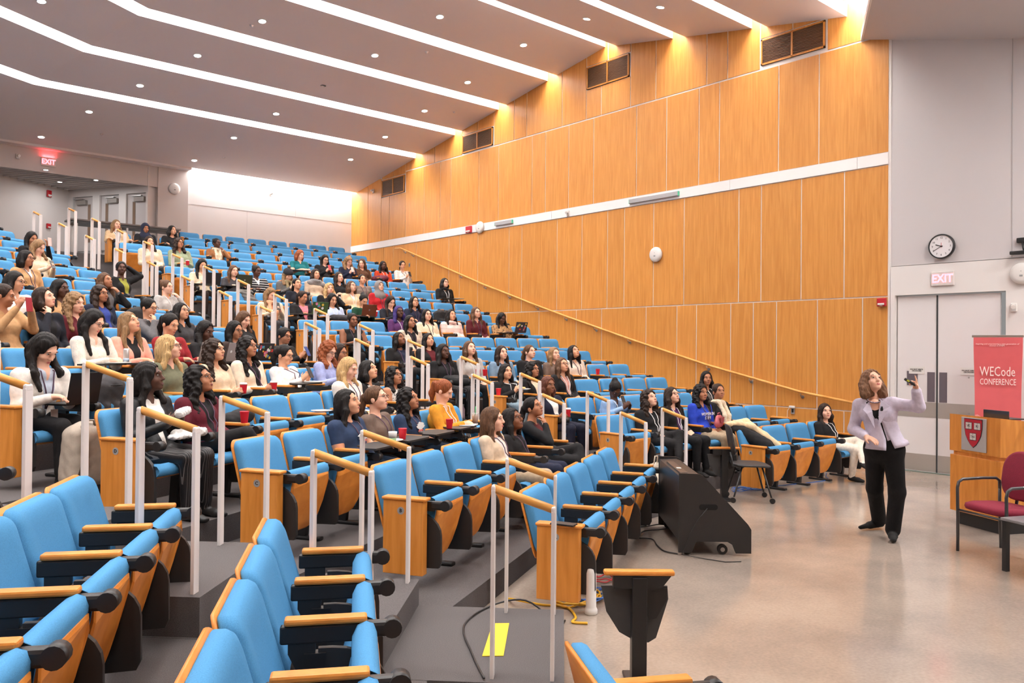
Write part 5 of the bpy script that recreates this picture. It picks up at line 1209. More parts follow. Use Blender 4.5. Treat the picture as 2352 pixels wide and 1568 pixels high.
speaker_disc(WF((WALLX - .03, 15.91, 4.86), (0, -1, 0), (-1, 0, 0)), 'white round device beside the red alarm on the white band', .15)
speaker_disc(WF((WALLX - .01, 3.86, 2.93), (0, -1, 0), (-1, 0, 0)), 'white round device right of the stage exit sign', .15)
speaker_disc(WF((7.38, YB - .055, 6.02), (1, 0, 0), (0, -1, 0)), 'white round device on the rear pier', .15)
def mic_bar(y0, y1, z, label):
    t = thing('speaker_bar', label, 'speaker', TR(WALLX - .035, (y0 + y1) / 2, z)); w = abs(y1 - y0) / 2
    MB().bbox((-.05, -w, -.045), (0, w, .045), .01).ob('body', mat('bar_grey', (.40, .40, .41), .5), t)
    for s in (-1, 1): MB().box((-.048, s * w - .006, -.043), (-.002, s * w + .006, .043)).ob('end_cap', mat('bar_end', lin(90, 200, 160), .4), t)
mic_bar(15.3, 14.66, 4.87, 'short grey bar device on the white band'); mic_bar(10.99, 9.75, 4.86, 'long grey bar device on the white band')
def wall_cam(M, label):
    t = thing('wall_camera', label, 'camera', M); MB().bbox((-.04, -.06, 0), (.04, .06, .03), .01).ob('base', M_offw, t); MB().cyl((0, .02, .03), (.02, .0, .10), .03, n=12).ob('head', M_offw, t)
wall_cam(WF((WALLX - .03, 12.79, 4.84), (0, -1, 0), (-1, 0, 0)), 'small white sensor on the white band'); wall_cam(WF((WALLX - .025, 21.05, 6.5), (0, -1, 0), (-1, 0, 0)), 'small white sensor on the oak wall near the rear corner')
wall_cam(WF((3.75, YB - .045, 6.30), (1, 0, 0), (0, -1, 0)), 'small grey sensor left of the rear exit sign'); wall_cam(WF((10.1, YB - .01, 6.24), (1, 0, 0), (0, -1, 0)), 'tiny sensor on the white rear wall'); wall_cam(WF((WALLX - .01, 3.96, 2.46), (0, -1, 0), (-1, 0, 0)), 'white sensor on the wall right of the stage doors')
# clock
t = thing('wall_clock', 'round wall clock with a black rim on the grey wall', 'clock', WF((WALLX - .01, 4.92, 3.40), (0, -1, 0), (-1, 0, 0)))
R_ = .185
MB().lathe([(R_, 0), (R_, .045), (R_ - .012, .055), (R_ - .018, .05), (R_ - .018, .035), (.01, .034)], n=36).ob('rim', M_black, t)
fc = MB().cyl((0, 0, .034), (0, 0, .037), R_ - .017, n=36).ob('dial', mat('clock_dial', (.82, .80, .82), .35), t)
for h in range(1, 13):
    a = math.radians(90 - 30 * h); text(str(h), .040, M_black, Matrix.Translation((.127 * math.cos(a), .127 * math.sin(a), .0378)), fc)
for a, ln, w, m, n in ((math.radians(90 - 290), .085, .006, M_black, 'hour_hand'), (math.radians(90 - 240), .125, .004, M_black, 'minute_hand'), (math.radians(90), .055, .0025, M_red, 'second_hand')):
    MB().box((-.02, -w, 0), (ln, w, .002)).ob(n, m, t, M=Matrix.Translation((0, 0, .040)) @ Matrix.Rotation(a, 4, 'Z'))
# camera arm at the picture's right edge
t = thing('camera_mount', 'black jointed camera bracket on the grey wall', 'camera', TR(WALLX, 3.86, 3.36))
MB().bbox((-.04, -.07, .0), (.02, .07, .07), .01).ob('base', M_blackm, t); MB().cyl((-.02, 0, .02), (-.07, -.04, -.13), .016).ob('arm', M_blackm, t); MB().bbox((-.13, -.10, -.17), (-.02, .13, -.12), .012).ob('head', M_blackm, t)
# sockets
def socket(M, label):
    t = thing('wall_socket', label, 'socket', M); MB().bbox((-.035, -.055, 0), (.035, .055, .006), .003).ob('plate', mat('socket_grey', (.35, .35, .36), .4), t); MB().bbox((-.016, -.03, .006), (.016, .03, .01), .003).ob('outlet', M_black, t); return t
s_ = socket(WF((WALLX - .022, 7.33, .80), (0, -1, 0), (-1, 0, 0)), 'wall socket low on the oak wall with a white adapter')
MB().bbox((-.05, .045, .006), (.05, .085, .05), .008).ob('adapter', M_offw, s_); MB().tube([(-.04, .06, .03), (-.07, .0, .05), (-.085, -.12, .03), (-.08, -.25, .02), (-.05, -.34, .02)], .004, n=6).ob('cord', M_offw, s_)
socket(WF((WALLX - .022, 19.1, 4.15), (0, -1, 0), (-1, 0, 0)), 'small switch plate on the oak wall by the top of the handrail')
# counter behind the rear rows
t = thing('counter_table', 'long dark counter table behind the rear rows', 'table', TR(0, 21.05, 3.905))
MB().bbox((4.55, -.28, .80), (7.05, .28, .84), .006).ob('tabletop', mat('counter_top', (.11, .09, .085), .4), t); MB().box((4.6, -.26, .74), (7.0, .26, .80)).ob('apron', M_blackm, t)
for x in (4.7, 5.8, 6.9):
    for y in (-.22, .22): MB().box((x - .02, y - .02, 0), (x + .02, y + .02, .75)).ob('leg', M_steel, t)

# ---------------------------------------------------------------- stage furniture
# lectern with the crest
LP = XY('M', 0, 0)
def frameM(o, r):   # local x = r direction (horizontal)
    r = np.array(r, float); r /= np.linalg.norm(r); return TR(o[0], o[1], o[2], math.atan2(r[1], r[0]))
M_lect = wood('lectern_oak', lin(196, 122, 48), lin(220, 148, 68), .35, (18, 18, 2), .03)
LA = np.array((9.27, 3.46)); LB = np.array((9.00, 2.92)); rx = (LB - LA) / np.linalg.norm(LB - LA)
lec = thing('lectern', 'oak lectern with a crimson crest plaque on its front', 'lectern', frameM((LA[0], LA[1], 0), rx))
w = .62
MB().box((.03, .05, 0), (w - .03, .75, .14)).ob('plinth', M_black, lec)
MB().bbox((-.03, 0, .14), (w, .80, .735), .005).ob('lower_body', M_lect, lec)
MB().box((.0, .02, .735), (w - .03, .78, .775)).ob('recess', M_lect, lec)
up = MB().prism([(0.0, .775), (.80, .775), (.80, .98), (.62, 1.02), (.45, 1.12), (.0, 1.165)], 0, -.035, w).ob('upper_body', M_lect, lec)
pq = MB().bbox((.135, -.012, .80), (.455, -.001, 1.145), .003).ob('plaque', mat('plaque_grey', (.55, .54, .54), .35, metal=.3), lec)
def shield_pts(w_, h_): return [(-w_, h_), (w_, h_), (w_ * .98, h_ * .35), (w_ * .85, -h_ * .15), (w_ * .62, -h_ * .5), (w_ * .32, -h_ * .8), (0, -h_), (-w_ * .32, -h_ * .8), (-w_ * .62, -h_ * .5), (-w_ * .85, -h_ * .15), (-w_ * .98, h_ * .35)]
SM = WF((.295, -.0125, .985), (1, 0, 0), (0, -1, 0))
sh = MB().prism(shield_pts(.118, .150), 2, 0, .003).ob('shield_border', M_black, pq, M=SM)
sh2 = MB().prism(shield_pts(.112, .144), 2, .002, .005).ob('shield', mat('crest_crimson', lin(170, 22, 40), .4), pq, M=SM)
for (x, y, tx) in ((-.055, .075, 'VE'), (.055, .075, 'RI'), (0, -.035, 'TAS')):
    MB().bbox((-.043, -.038, .004), (.043, .038, .0065), .001).ob('book_cover', M_black, pq, M=SM @ Matrix.Translation((x, y, 0)))
    MB().bbox((-.038, -.032, .006), (-.002, .034, .0085), .001).bbox((.002, -.032, .006), (.038, .034, .0085), .001).ob('book', mat('crest_page', (.75, .74, .70), .5), pq, M=SM @ Matrix.Translation((x, y, 0)))
    text(tx, .040 if len(tx) == 2 else .032, M_black, SM @ Matrix.Translation((x, y, .009)), pq, name='motto')
MM = lec.matrix_local.copy()
t = thing('laptop', 'dark laptop lying open on the lectern', 'laptop', MM @ TR(.34, .34, 1.135)); MB().bbox((-.16, -.11, 0), (.16, .11, .012), .004).ob('base', M_black, t); MB().bbox((-.16, -.115, .0), (.16, -.107, .09), .003).ob('screen', mat('dark_screen', (.03, .03, .035), .1), t)
t = thing('microphone', 'gooseneck microphone beside the lectern', 'microphone', MM @ TR(.95, .30, 0)); MB().tube([(0, 0, 0), (0, 0, .9), (-.03, 0, 1.12), (-.10, 0, 1.22)], .008, n=8).ob('stem', M_blackm, t); MB().cyl((-.10, 0, 1.22), (-.20, -.0, 1.16), .022, .03, n=12).ob('capsule', mat('mic_teal', lin(40, 120, 120), .4), t); MB().lathe([(.13, 0), (.13, .015), (.02, .03)], n=20).ob('foot', M_blackm, t)
# roll-up banner
t = thing('rollup_banner', 'coral red roll-up banner lettered with a conference name', 'banner', TR(12.3, 4.01, 0, math.radians(-72)))
M_ban = mat('banner_coral', lin(206, 92, 96), .55, noise=.04, nscale=6); M_banw = mat('banner_white', lin(244, 226, 222), .6)
bw = .29
rings = []
ban = MB(); n_ = 24
vs = []; 
for j in range(13):
    z = .12 + 1.93 * j / 12
    for i in range(2): vs.append(((-bw if i == 0 else bw) * (1 - .06 * math.sin(j / 12 * math.pi) ** 2), .012 * math.sin(j * .9), z))
ban._add(vs, [(2 * j, 2 * j + 1, 2 * j + 3, 2 * j + 2) for j in range(12)], True); ban._add([(x, y + .003, z) for x, y, z in vs], [(2 * j, 2 * j + 2, 2 * j + 3, 2 * j + 1) for j in range(12)], True)
bo = ban.ob('sheet', M_ban, t)
MB().bbox((-bw - .02, -.012, 2.03), (bw + .01, .012, 2.065), .004).ob('top_rail', M_steel, t); MB().bbox((-bw - .02, -.09, 0), (bw + .02, .09, .12), .02).ob('base_case', M_steel, t); MB().cyl((0, .02, .1), (0, .02, 2.05), .008).ob('pole', M_steel, t)
BT = lambda x, z: WF((x, -.02, z), (1, 0, 0), (0, -1, 0))
text('WECode', .185, M_banw, BT(-.005, 1.56) @ Matrix.Scale(.60, 4, (1, 0, 0)), bo); text('CONFERENCE', .120, M_banw, BT(0, 1.42) @ Matrix.Scale(.56, 4, (1, 0, 0)), bo)
text('Inspiring and empowering a new generation of\nwomen in STEM.', .027, M_banw, BT(-.01, 1.93), bo, shear=.2)
M_ban2 = mat('banner_pink', lin(224, 150, 150), .55); M_ban3 = mat('banner_red', lin(196, 60, 66), .55)
MB().prism([(-.27, .55), (-.18, .55), (-.15, .84), (-.18, .93), (-.24, .97), (-.27, .96)], 1, -.021, -.019).ob('figure', M_ban2, bo)
for a, b in (((-.12, .55), (-.02, .90)), ((.15, .55), (.06, .90))): MB().tube([(a[0], -.02, a[1]), (b[0], -.02, b[1])], .012, n=6).ob('stroke', M_ban3, bo)

# stacking guest chairs with maroon seats
M_mar = mat('maroon_fabric', lin(126, 20, 48), .85, noise=.2, nscale=180, bump=.3, bscale=400); M_cht = mat('chair_tube', (.035, .035, .04), .28, coat=.4)
def guest_chair(M, label):
    t = thing('guest_chair', label, 'chair', M, 'maroon guest chairs'); w = .265
    for sx in (-1, 1):
        MB().tube([(sx * w, -.27, 0), (sx * w, -.27, .30), (sx * w, -.275, .58), (sx * w, -.262, .632), (sx * w, -.22, .655), (sx * w, .0, .66), (sx * w, .16, .655), (sx * w, .20, .63), (sx * w, .205, .55)], .014, n=8).ob('arm_frame', M_cht, t)
        MB().tube([(sx * w, .205, .62), (sx * w, .205, .40), (sx * w, .22, 0)], .014, n=8).ob('leg', M_cht, t)
    MB().tube([(-w, .20, .36), (w, .20, .36)], .011, n=8).tube([(-w, -.27, .38), (w, -.27, .38)], .011, n=8).ob('cross_bar', M_cht, t)
    rings = []
    for z, k in ((.395, .86), (.405, .97), (.425, 1.), (.448, .98), (.462, .86), (.466, .6)):
        rings.append([(x * k, -.03 + y * k, z - .03 * (y > .0) * abs(y) * 2) for x, y in rrect(.53, .50, .14, 6)])
    MB().loft(rings, True, True).ob('seat', M_mar, t)
    rings = []
    for dy, k in ((.0, .9), (.012, .99), (.035, 1.), (.055, .95), (.062, .75)):
        rings.append([(x * k, .20 + dy + (z * k) * .16 - .35 * (x * k) ** 2 * 0 + .0, .70 + z * k) for x, z in rrect(.50, .44, .17, 6)])
    MB().loft(rings, True, True).ob('backrest', M_mar, t)
    MB().tube([(-.10, .21, .36), (-.10, .25, .60)], .014).tube([(.10, .21, .36), (.10, .25, .60)], .014).ob('back_support', M_cht, t)
guest_chair(TR(8.13, 2.58, 0, math.radians(-116)), 'maroon guest chair with black arms beside the lectern')
# side table at the picture's right edge
t = thing('side_table', 'small grey side table at the right picture edge', 'table', TR(7.72, 2.05, 0, math.radians(-24)))
MB().bbox((-.3, -.3, .42), (.3, .3, .445), .006).ob('tabletop', mat('table_grey', (.20, .19, .20), .3), t)
for sx in (-1, 1):
    for sy in (-1, 1): MB().box((sx * .27 - .02, sy * .27 - .02, 0), (sx * .27 + .02, sy * .27 + .02, .42)).ob('leg', M_blackm, t)

# rolling equipment console
KA, KB = np.array((5.86, 4.46)), np.array((6.33, 4.03)); kd = (KB - KA) / np.linalg.norm(KB - KA); KC = np.array((6.70, 5.26))
con = thing('equipment_console', 'black sloping equipment console on castors with a hand slot', 'console', frameM((KA[0], KA[1], 0), kd))
M_con = mat('console_black', (.018, .018, .019), .38, noise=.15, nscale=300)
prof = [(.0, .025), (.115, .025), (.155, .125), (.43, .125), (.475, .10), (.505, .025), (.64, .025), (.64, .235), (.612, .28), (.215, .705), (.18, .722), (.0, .728)]
L_ = 1.14
for y in (0, L_): MB().prism(prof, 1, y, y + .025).ob('side_panel', M_con, con)
MB().box((.004, .02, .125), (.024, L_ + .01, .70)).ob('rear_panel', M_con, con)
MB().prism([(.19, .70), (.215, .69), (.61, .265), (.60, .255), (.205, .665), (.185, .68)], 1, .02, L_ + .01).ob('sloping_front', M_con, con)
MB().prism([(.01, .69), (.18, .70), (.18, .706), (.01, .70)], 1, .025, L_).ob('top_tray', M_con, con)
MB().box((.01, .03, .125), (.47, L_, .14)).ob('bottom_shelf', M_con, con)
MB().bbox((.03, .12, .70), (.10, .85, .718), .004).ob('control_strip', mat('console_brown', (.06, .045, .038), .35), con); MB().box((.045, .36, .718), (.085, .42, .721)).ob('sticker', M_offw, con)
MB().prism(rrect(.165, .05, .024, 6, .26, .43), 1, -.002, .0).ob('hand_slot', mat('slot_black', (.002, .002, .002), .9), con)
for x, y in ((.40, .07), (.09, .07), (.40, L_ - .05), (.09, L_ - .05)):
    c = MB().cyl((x, y - .018, .045), (x, y + .018, .045), .045, n=16).ob('castor', M_blackm, con); MB().cyl((x, y - .022, .045), (x, y + .022, .045), .02, n=12).ob('hub', M_steel, c)
MB().tube([(.25, -.004, .42), (.18, -.018, .34), (.10, -.03, .22), (.02, -.05, .02), (.2, -.12, .006), (.36, -.22, .006), (.5, -.2, .006)], .004, n=6).ob('power_cord', M_black, con)
# mesh stacking chair on castors
t = thing('mesh_chair', 'black mesh-back chair on castors behind the console', 'chair', TR(8.70, 5.57, 0, math.radians(44)))
rings = []
M_mesh = mat('mesh_black', (.03, .03, .032), .5, bump=.6, bscale=150)
for z, k in ((.425, .9), (.435, 1.), (.448, 1.), (.455, .9)): rings.append([(x * k, y * k, z - .12 * (max(0, -y - .12)) + .10 * max(0, y - .1)) for x, y in rrect(.46, .46, .12, 5)])
MB().loft(rings, True, True).ob('seat', M_mesh, t)
bk = MB(); rings = []
for dy, k in ((0, .95), (.008, 1.), (.016, .95)): rings.append([(x * k, .24 + dy + .18 * (z * k) + .5 * (x * k) ** 2 * -1, .74 + z * k) for x, z in rrect(.43, .36, .08, 5)])
bk.loft(rings, True, True).ob('backrest', M_mesh, t)
for sx in (-1, 1):
    MB().tube([(sx * .16, .10, .42), (sx * .20, .235, .44), (sx * .19, .26, .60)], .012).ob('back_upright', M_blackm, t)
    for sy in (-1, 1):
        lg = MB().tube([(sx * .17, sy * .12, .42), (sx * .21, sy * .21, .10), (sx * .215, sy * .22, .07)], .011).ob('leg', M_blackm, t); MB().cyl((sx * .215 - .015, sy * .23, .032), (sx * .215 + .015, sy * .23, .032), .032, n=14).ob('castor', M_blackm, lg)
# free-standing tablet arm posts
def tablet_post(M, label):
    t = thing('tablet_arm_post', label, 'armrest', M, 'free-standing tablet arm posts')
    MB().bbox((-.04, -.04, .0), (.04, .04, .60), .004).ob('post', M_blackm, t); MB().bbox((-.19, -.03, .608), (.19, .03, .635), .01).ob('armrest', M_seatwood, t)
    MB().prism([(-.14, .608), (.17, .608), (.12, .545), (.08, .54), (-.14, .54)], 1, -.025, .025).ob('arm_bracket', M_black, t)
    MB().prism([(-.20, .54), (.16, .54), (.165, .47), (.10, .26), (.06, .235), (.0, .235), (-.10, .29), (-.17, .40)], 1, .03, .05).ob('writing_tablet', mat('tablet_grey', (.045, .045, .047), .5), t)
    MB().prism([(.03, .53), (.155, .53), (.155, .47), (.10, .37), (.06, .36), (.03, .42)], 1, .018, .03).ob('hinge_plate', M_blackm, t)
    MB().bbox((-.06, -.20, 0), (.06, .20, .02), .006).ob('foot', M_blackm, t)
PD = (.754, -.656)
tablet_post(frameM((3.40, 2.85, 0), PD), 'black tablet arm post with wooden armrest nearest the camera'); tablet_post(frameM((8.53, 5.81, 0), PD), 'black tablet arm post with wooden armrest behind the console')

# ---------------------------------------------------------------- the presenter
def presenter():
    f = Field(); T, I, PN, SHO = TOP, INNER, PANTS, SHOE
    A_ = lambda *p: np.array(p, float)
    hip, waist, chest, nb, hd = A_(.01, .02, .90), A_(.0, .02, 1.04), A_(-.045, .02, 1.215), A_(-.075, .03, 1.36), A_(-.10, -.005, 1.535)
    Rm = rotz(math.radians(32)) @ rotx(-math.radians(26))
    f.cap(hip + (-.06, 0, -.02), hip + (.06, 0, -.02), .118, .118, PN, .05)
    f.cap(hip + (-.045, 0, .02), hip + (.045, 0, .02), .112, .112, PN, .04, (1.1, .95, 1))
    f.cap(hip + (0, 0, .10), waist, .112, .114, T, .04, (1.15, .9, 1)); f.cap(waist, chest, .118, .118, T, .05, (1.18, .92, 1))
    f.cap(chest + (-.07, 0, .02), chest + (.07, 0, .02), .098, .098, T, .05)
    for sx in (-1, 1): f.ell(chest + (sx * .06, -.075, -.01), (.062, .05, .06), T, .04)
    sR, sL = A_(-.215, .04, 1.300), A_(.085, .0, 1.325)
    f.cap(nb + (-.03, .01, -.03), sR, .05, .056, T, .04); f.cap(nb + (.03, .0, -.03), sL, .05, .058, T, .04)
    f.ell(A_(-.075, -.07, 1.315), (.05, .03, .05), SKIN, .03)
    f.cap(nb + (0, 0, -.04), hd + Rm @ A_(0, .03, -.06), .050, .046, SKIN, .02)
    head_field(f, hd, Rm, 1.0)
    # raised pointing arm
    eL, wL = A_(.305, -.06, 1.305), A_(.278, -.15, 1.475)
    f.cap(sL, eL, .060, .054, T, .03); f.cap(eL, eL + (wL - eL) * .86, .055, .046, T, .03); f.cap(eL + (wL - eL) * .8, wL, .027, .025, SKIN, .01)
    hand_field(f, wL, (-.12, -.12, 1), (-.75, -.4, .1), -1, 1., .75, point=True)
    # lower arm
    eR, wR = A_(-.265, .08, 1.055), A_(-.150, -.13, 1.005)
    f.cap(sR, eR, .058, .053, T, .03); f.cap(eR, eR + (wR - eR) * .86, .054, .046, T, .03); f.cap(eR + (wR - eR) * .8, wR, .026, .024, SKIN, .01)
    hand_field(f, wR, (.85, -.45, -.25), (.2, .1, -1), 1, 1., .28, spread=1.)
    # legs
    for hp, kn, an in ((A_(-.07, .04, .86), A_(-.075, .20, .47), A_(-.035, .52, .10)), (A_(.085, .0, .86), A_(.125, .05, .47), A_(.09, .12, .09))):
        f.cap(hp, kn, .100, .076, PN, .04); f.cap(kn, an, .076, .070, PN, .03)
    f.cap(A_(-.02, .58, .055), A_(-.12, .48, .045), .04, .036, SHO, .02); f.cap(A_(-.12, .48, .045), A_(-.205, .38, .032), .036, .024, SHO, .02, (1, 1, .8))
    f.cap(A_(.085, .12, .05), A_(.09, .04, .042), .042, .038, SHO, .02); f.cap(A_(.09, .04, .042), A_(.095, -.075, .03), .038, .026, SHO, .02, (1.1, 1, .8))
    V, Fc, _l = f.mesh(.0095, ((hd[0] - .11, hd[0] + .11), (hd[1] - .13, hd[1] + .13), (hd[2] - .13, hd[2] + .13), .006))
    me = net_mesh('person', V, Fc, None, 1); V = np.empty(len(me.vertices) * 3, np.float32); me.vertices.foreach_get('co', V); V = V.reshape(-1, 3).astype(float)
    def inn(V):
        z = V[:, 2]; cx = -.085 + (1.31 - z) * .30; hw = np.where(z > 1.16, .022 + (z - 1.16) * .24, .022)
        return np.where((V[:, 1] < -.02) & (z > .84) & (np.abs(V[:, 0]) < .2), np.abs(V[:, 0] - cx) - hw, .1)
    label_attrs(me, f, V, inn)
    CLOTH['lavjacket'] = lin(206, 198, 216); CLOTH['blackk'] = lin(14, 13, 15)
    me.materials.append(body_mat(1, 'lavjacket', 'blackk', 'blackk', (.012, .012, .012)))
    M = TR(7.86, 3.56, 0, math.atan2(-.911, .412))
    o = link('person', me, None, 'person standing on stage in a lavender jacket and black trousers, one finger raised', 'person', None, None, M)
    rng = random.Random(5); hf, wv = hair_field('bob', hd, Rm, nb, rng, 0)
    w = lambda p: hd + Rm @ np.array(p, float)
    for sx in (-1, 1): hf.cap(w((sx * .085, .03, -.02)), w((sx * .095, .03, -.13)), .04, .045, 0, .03)
    hf.prims = [p for p in hf.prims if not (p[0] == 'e' and p[4])] + [p for p in hf.prims if p[0] == 'e' and p[4]]
    hv, hF, _l = hf.mesh(.008, None, lambda X, Y, Z: .006 * np.sin(X * 120 + Z * 40) * np.sin(Y * 110 + Z * 55)); hm = net_mesh('hair', hv, hF); HAIRC['P'] = (.15, .075, .04); hm.materials.append(hair_mat('P')); link('hair', hm, o)
    face_parts(o, hd, Rm, 1, 'B', False)
    # flared jacket skirt, open at the front
    rings_o = []; rings_i = []; NA = 40
    for z, rx_, ry_, cx_, gap in ((1.265, .148, .112, -.052, .20), (1.20, .152, .124, -.045, .13), (1.13, .152, .126, -.025, .10), (1.06, .155, .125, -.005, .11), (.99, .172, .140, .012, .13), (.92, .192, .158, .022, .17), (.885, .203, .168, .026, .20)):
        z_ = lambda a: z + (.055 * max(0, math.cos(a - .0)) if z < .95 else 0)
        op = -math.pi / 2 + (.20 if z < 1 else (.12 if z < 1.15 else -.12))
        ro, ri = [], []
        for i in range(NA + 1):
            a = op + gap + (2 * math.pi - 2 * gap) * i / NA; wob = 1 + .02 * math.sin(a * 7) * max(0, 1.13 - z) * 5
            ro.append((cx_ + rx_ * wob * math.cos(a), .02 + ry_ * wob * math.sin(a), z_(a))); ri.append((cx_ + (rx_ - .009) * wob * math.cos(a), .02 + (ry_ - .009) * wob * math.sin(a), z_(a)))
        rings_o.append(ro); rings_i.append(ri)
    m = MB(); n1 = NA + 1; allr = rings_o + rings_i[::-1]
    fs = [(j * n1 + i, j * n1 + i + 1, (j + 1) * n1 + i + 1, (j + 1) * n1 + i) for j in range(len(allr) - 1) for i in range(NA)]
    L2 = len(allr); fs += [tuple(j * n1 for j in range(L2)), tuple(j * n1 + NA for j in range(L2))[::-1]]
    m._add([p for r in allr for p in r], fs, True); m.ob('jacket', mat('lavender_cloth', CLOTH['lavjacket'], .85, noise=.05, nscale=40, bump=.3, bscale=300), o)
    # lapels, necklace, clip microphone
    for sx, pts in ((-1, [(-.125, -.085, 1.345), (-.178, -.118, 1.265), (-.142, -.140, 1.225), (-.072, -.136, 1.09), (-.095, -.120, 1.25)]), (1, [(-.02, -.095, 1.36), (.06, -.115, 1.30), (.035, -.138, 1.262), (-.04, -.138, 1.10), (-.04, -.120, 1.25)])):
        m = MB(); n = len(pts); m._add([(x, y - .004, z) for x, y, z in pts] + [(x, y + .010, z) for x, y, z in pts], [tuple(range(n)), tuple(range(n, 2 * n))[::-1]] + [(i, (i + 1) % n, (i + 1) % n + n, i + n) for i in range(n)]); m.ob('lapel', mat('lavender_cloth', CLOTH['lavjacket'], .85), o)
    nk = MB()
    for i in range(15):
        a = math.radians(200 + 140 * i / 14); p = (-.078 + .072 * math.cos(a), -.03 + .095 * math.sin(a) * .9, 1.372 + .035 * math.sin(a) * 1.1)
        nk.lathe([(.002, -.008), (.0085, -.004), (.0085, .004), (.002, .008)], p, n=8)
    nk.ob('necklace', mat('necklace_pearl', lin(150, 130, 140), .25, metal=.5), o)
    MB().bbox((-.025, -.13, 1.255), (.0, -.115, 1.285), .005).cyl((-.012, -.122, 1.28), (-.012, -.125, 1.30), .009).ob('clip_microphone', M_black, o)
    c = thing('presentation_clicker', 'black presentation clicker held in the raised hand', 'remote', M @ Matrix.Translation((.225, -.188, 1.542)) @ Matrix.Rotation(math.radians(32), 4, 'Y'))
    MB().bbox((-.055, -.013, -.013), (.06, .013, .013), .008).ob('body', M_black, c); MB().bbox((-.03, -.0145, -.006), (-.005, -.012, .008), .002).ob('button', mat('clicker_yellow', lin(200, 200, 60), .4), c)
presenter()

# ---------------------------------------------------------------- things people hold or have put down
BYID = {i: p for i, p in zip(PID, PERSON)}
def PM(i): return BYID[i][0][0].matrix_local.copy()
M_cup = mat('cup_red', lin(196, 26, 44), .5); M_lid = mat('cup_lid', (.82, .80, .78), .4); M_paper = mat('paper_white', (.80, .79, .77), .7); M_coffee = mat('coffee', lin(150, 110, 80), .4)
CUPB = MB().lathe([(.028, 0), (.0285, .002), (.038, .094), (.039, .098), (.036, .096)], n=18).mesh('cup_body', M_cup)
LIDM = MB().lathe([(.041, .092), (.041, .100), (.036, .106), (.034, .112), (.004, .112)], n=18).mesh('lid', M_lid)
SLV = text_mesh('SIMPLY', .017, bold=.0006, space=1.0); SLV.materials.append(M_paper)
def cup(M, label, lid=True, group='red paper cups'):
    t = thing('paper_cup', label, 'cup', M, group); b = link('cup_body', CUPB, t)
    if lid: link('lid', LIDM, t)
    return t
T_ = Matrix.Translation
cup(PM(5) @ T_((0, -.50, .585)), 'red lidded paper cup held by the person in the sage green top')
cup(PM(30) @ T_((0, -.50, .585)), 'red lidded paper cup held by the person in the beige wool coat')
cup(PM(31) @ T_((-.04, -.50, .585)), 'red lidded paper cup held by the person in the cream blazer')
cup(PM(87) @ T_((0, -.50, .60)), 'red lidded paper cup held by the person in the dark navy suit')
cup(PM(79) @ T_((-.16, -.53, .656)), 'red open paper cup, left of the two before the light grey sweater', False); cup(PM(79) @ T_((-.04, -.55, .656)), 'red open paper cup, right of the two before the light grey sweater', False)
cup(PM(53) @ T_((.14, -.52, .656)), 'red lidded paper cup beside the brown laptop')
cup(PM(72) @ T_((.36, -.50, .656)), 'red paper cup in front of the taupe mock-neck sweater', False); cup(PM(74) @ T_((.26, -.50, .656)), 'red paper cup in front of the mustard sweater', False)
def seatM(b, k, i): t, s = SEATPOS[(b, k, i)]; p = XY(b, t, D0[b] + k); return TR(p[0], p[1], ZK[k], ANG[b])
cup(seatM('R', 4, 5) @ T_((.27, -.36, .632)), 'red paper cup alone on an armrest right of the white knit', False)
cup(seatM('R', 3, 0) @ T_((-.29, -.33, .622)), 'red paper cup standing on a wooden end box by the aisle', False)
cup(seatM('M', 3, 1) @ T_((.30, -.45, .632)), 'red paper cup on the armrest right of the maroon blazer', False)
t = thing('paper_cup', 'pale green and white paper cup on the first navy T-shirt wearer\'s tablet', 'cup', PM(72) @ T_((.05, -.56, .656))); MB().lathe([(.028, 0), (.033, .045)], n=18).ob('cup_base', mat('cup_green', lin(140, 180, 130), .5), t); MB().lathe([(.033, .045), (.039, .098), (.036, .1)], n=18).ob('cup_body', M_paper, t)
t = thing('paper_plate', 'white paper plate beside the pale green cup', 'plate', PM(72) @ T_((.16, -.49, .657))); MB().lathe([(.06, 0), (.075, .004), (.105, .014), (.107, .016), (.07, .006)], n=28).ob('dish', M_paper, t)
t = thing('paper_plate', 'white paper plate on an armrest in the third row of the middle bank', 'plate', seatM('M', 3, 4) @ T_((-.22, -.40, .634))); MB().lathe([(.06, 0), (.075, .004), (.105, .014), (.107, .016), (.07, .006)], n=28).ob('dish', M_paper, t)
t = thing('paper_plate', 'white plate held by the person in light jeans', 'plate', PM(84) @ T_((.04, -.50, .70))); MB().lathe([(.06, 0), (.075, .004), (.105, .014), (.107, .016), (.07, .006)], n=28).ob('dish', M_paper, t); MB().lathe([(.02, .012), (.035, .02), (.03, .035), (.01, .04)], n=14).ob('bread_roll', mat('bread', lin(214, 170, 110), .8), t)
def drink(M, label):
    t = thing('iced_coffee', label, 'cup', M); MB().lathe([(.027, 0), (.036, .09)], n=18).ob('coffee', M_coffee, t); MB().lathe([(.0285, .0), (.040, .115), (.041, .118), (.039, .116)], n=18).ob('clear_cup', mat('clear_plastic', (.86, .86, .86), .1, alpha=.35), t); MB().cyl((0, 0, .06), (.015, 0, .19), .004).ob('straw', mat('straw_green', lin(60, 160, 90), .4), t)
drink(PM(75) @ T_((.20, -.55, .656)), 'iced coffee in a clear cup with a green straw by the mustard sweater'); drink(PM(13) @ T_((.28, -.52, .66)), 'iced coffee in a clear cup with a green straw by the dark blazer')
def can(M, label, band):
    t = thing('drink_can', label, 'can', M); MB().lathe([(.024, 0), (.029, .006), (.029, .135), (.023, .148), (.022, .146)], n=18).ob('body', mat('can_silver', (.6, .58, .58), .3, metal=.6), t); MB().lathe([(.0295, .02), (.0295, .05)], n=18).ob('label_band', band, t)
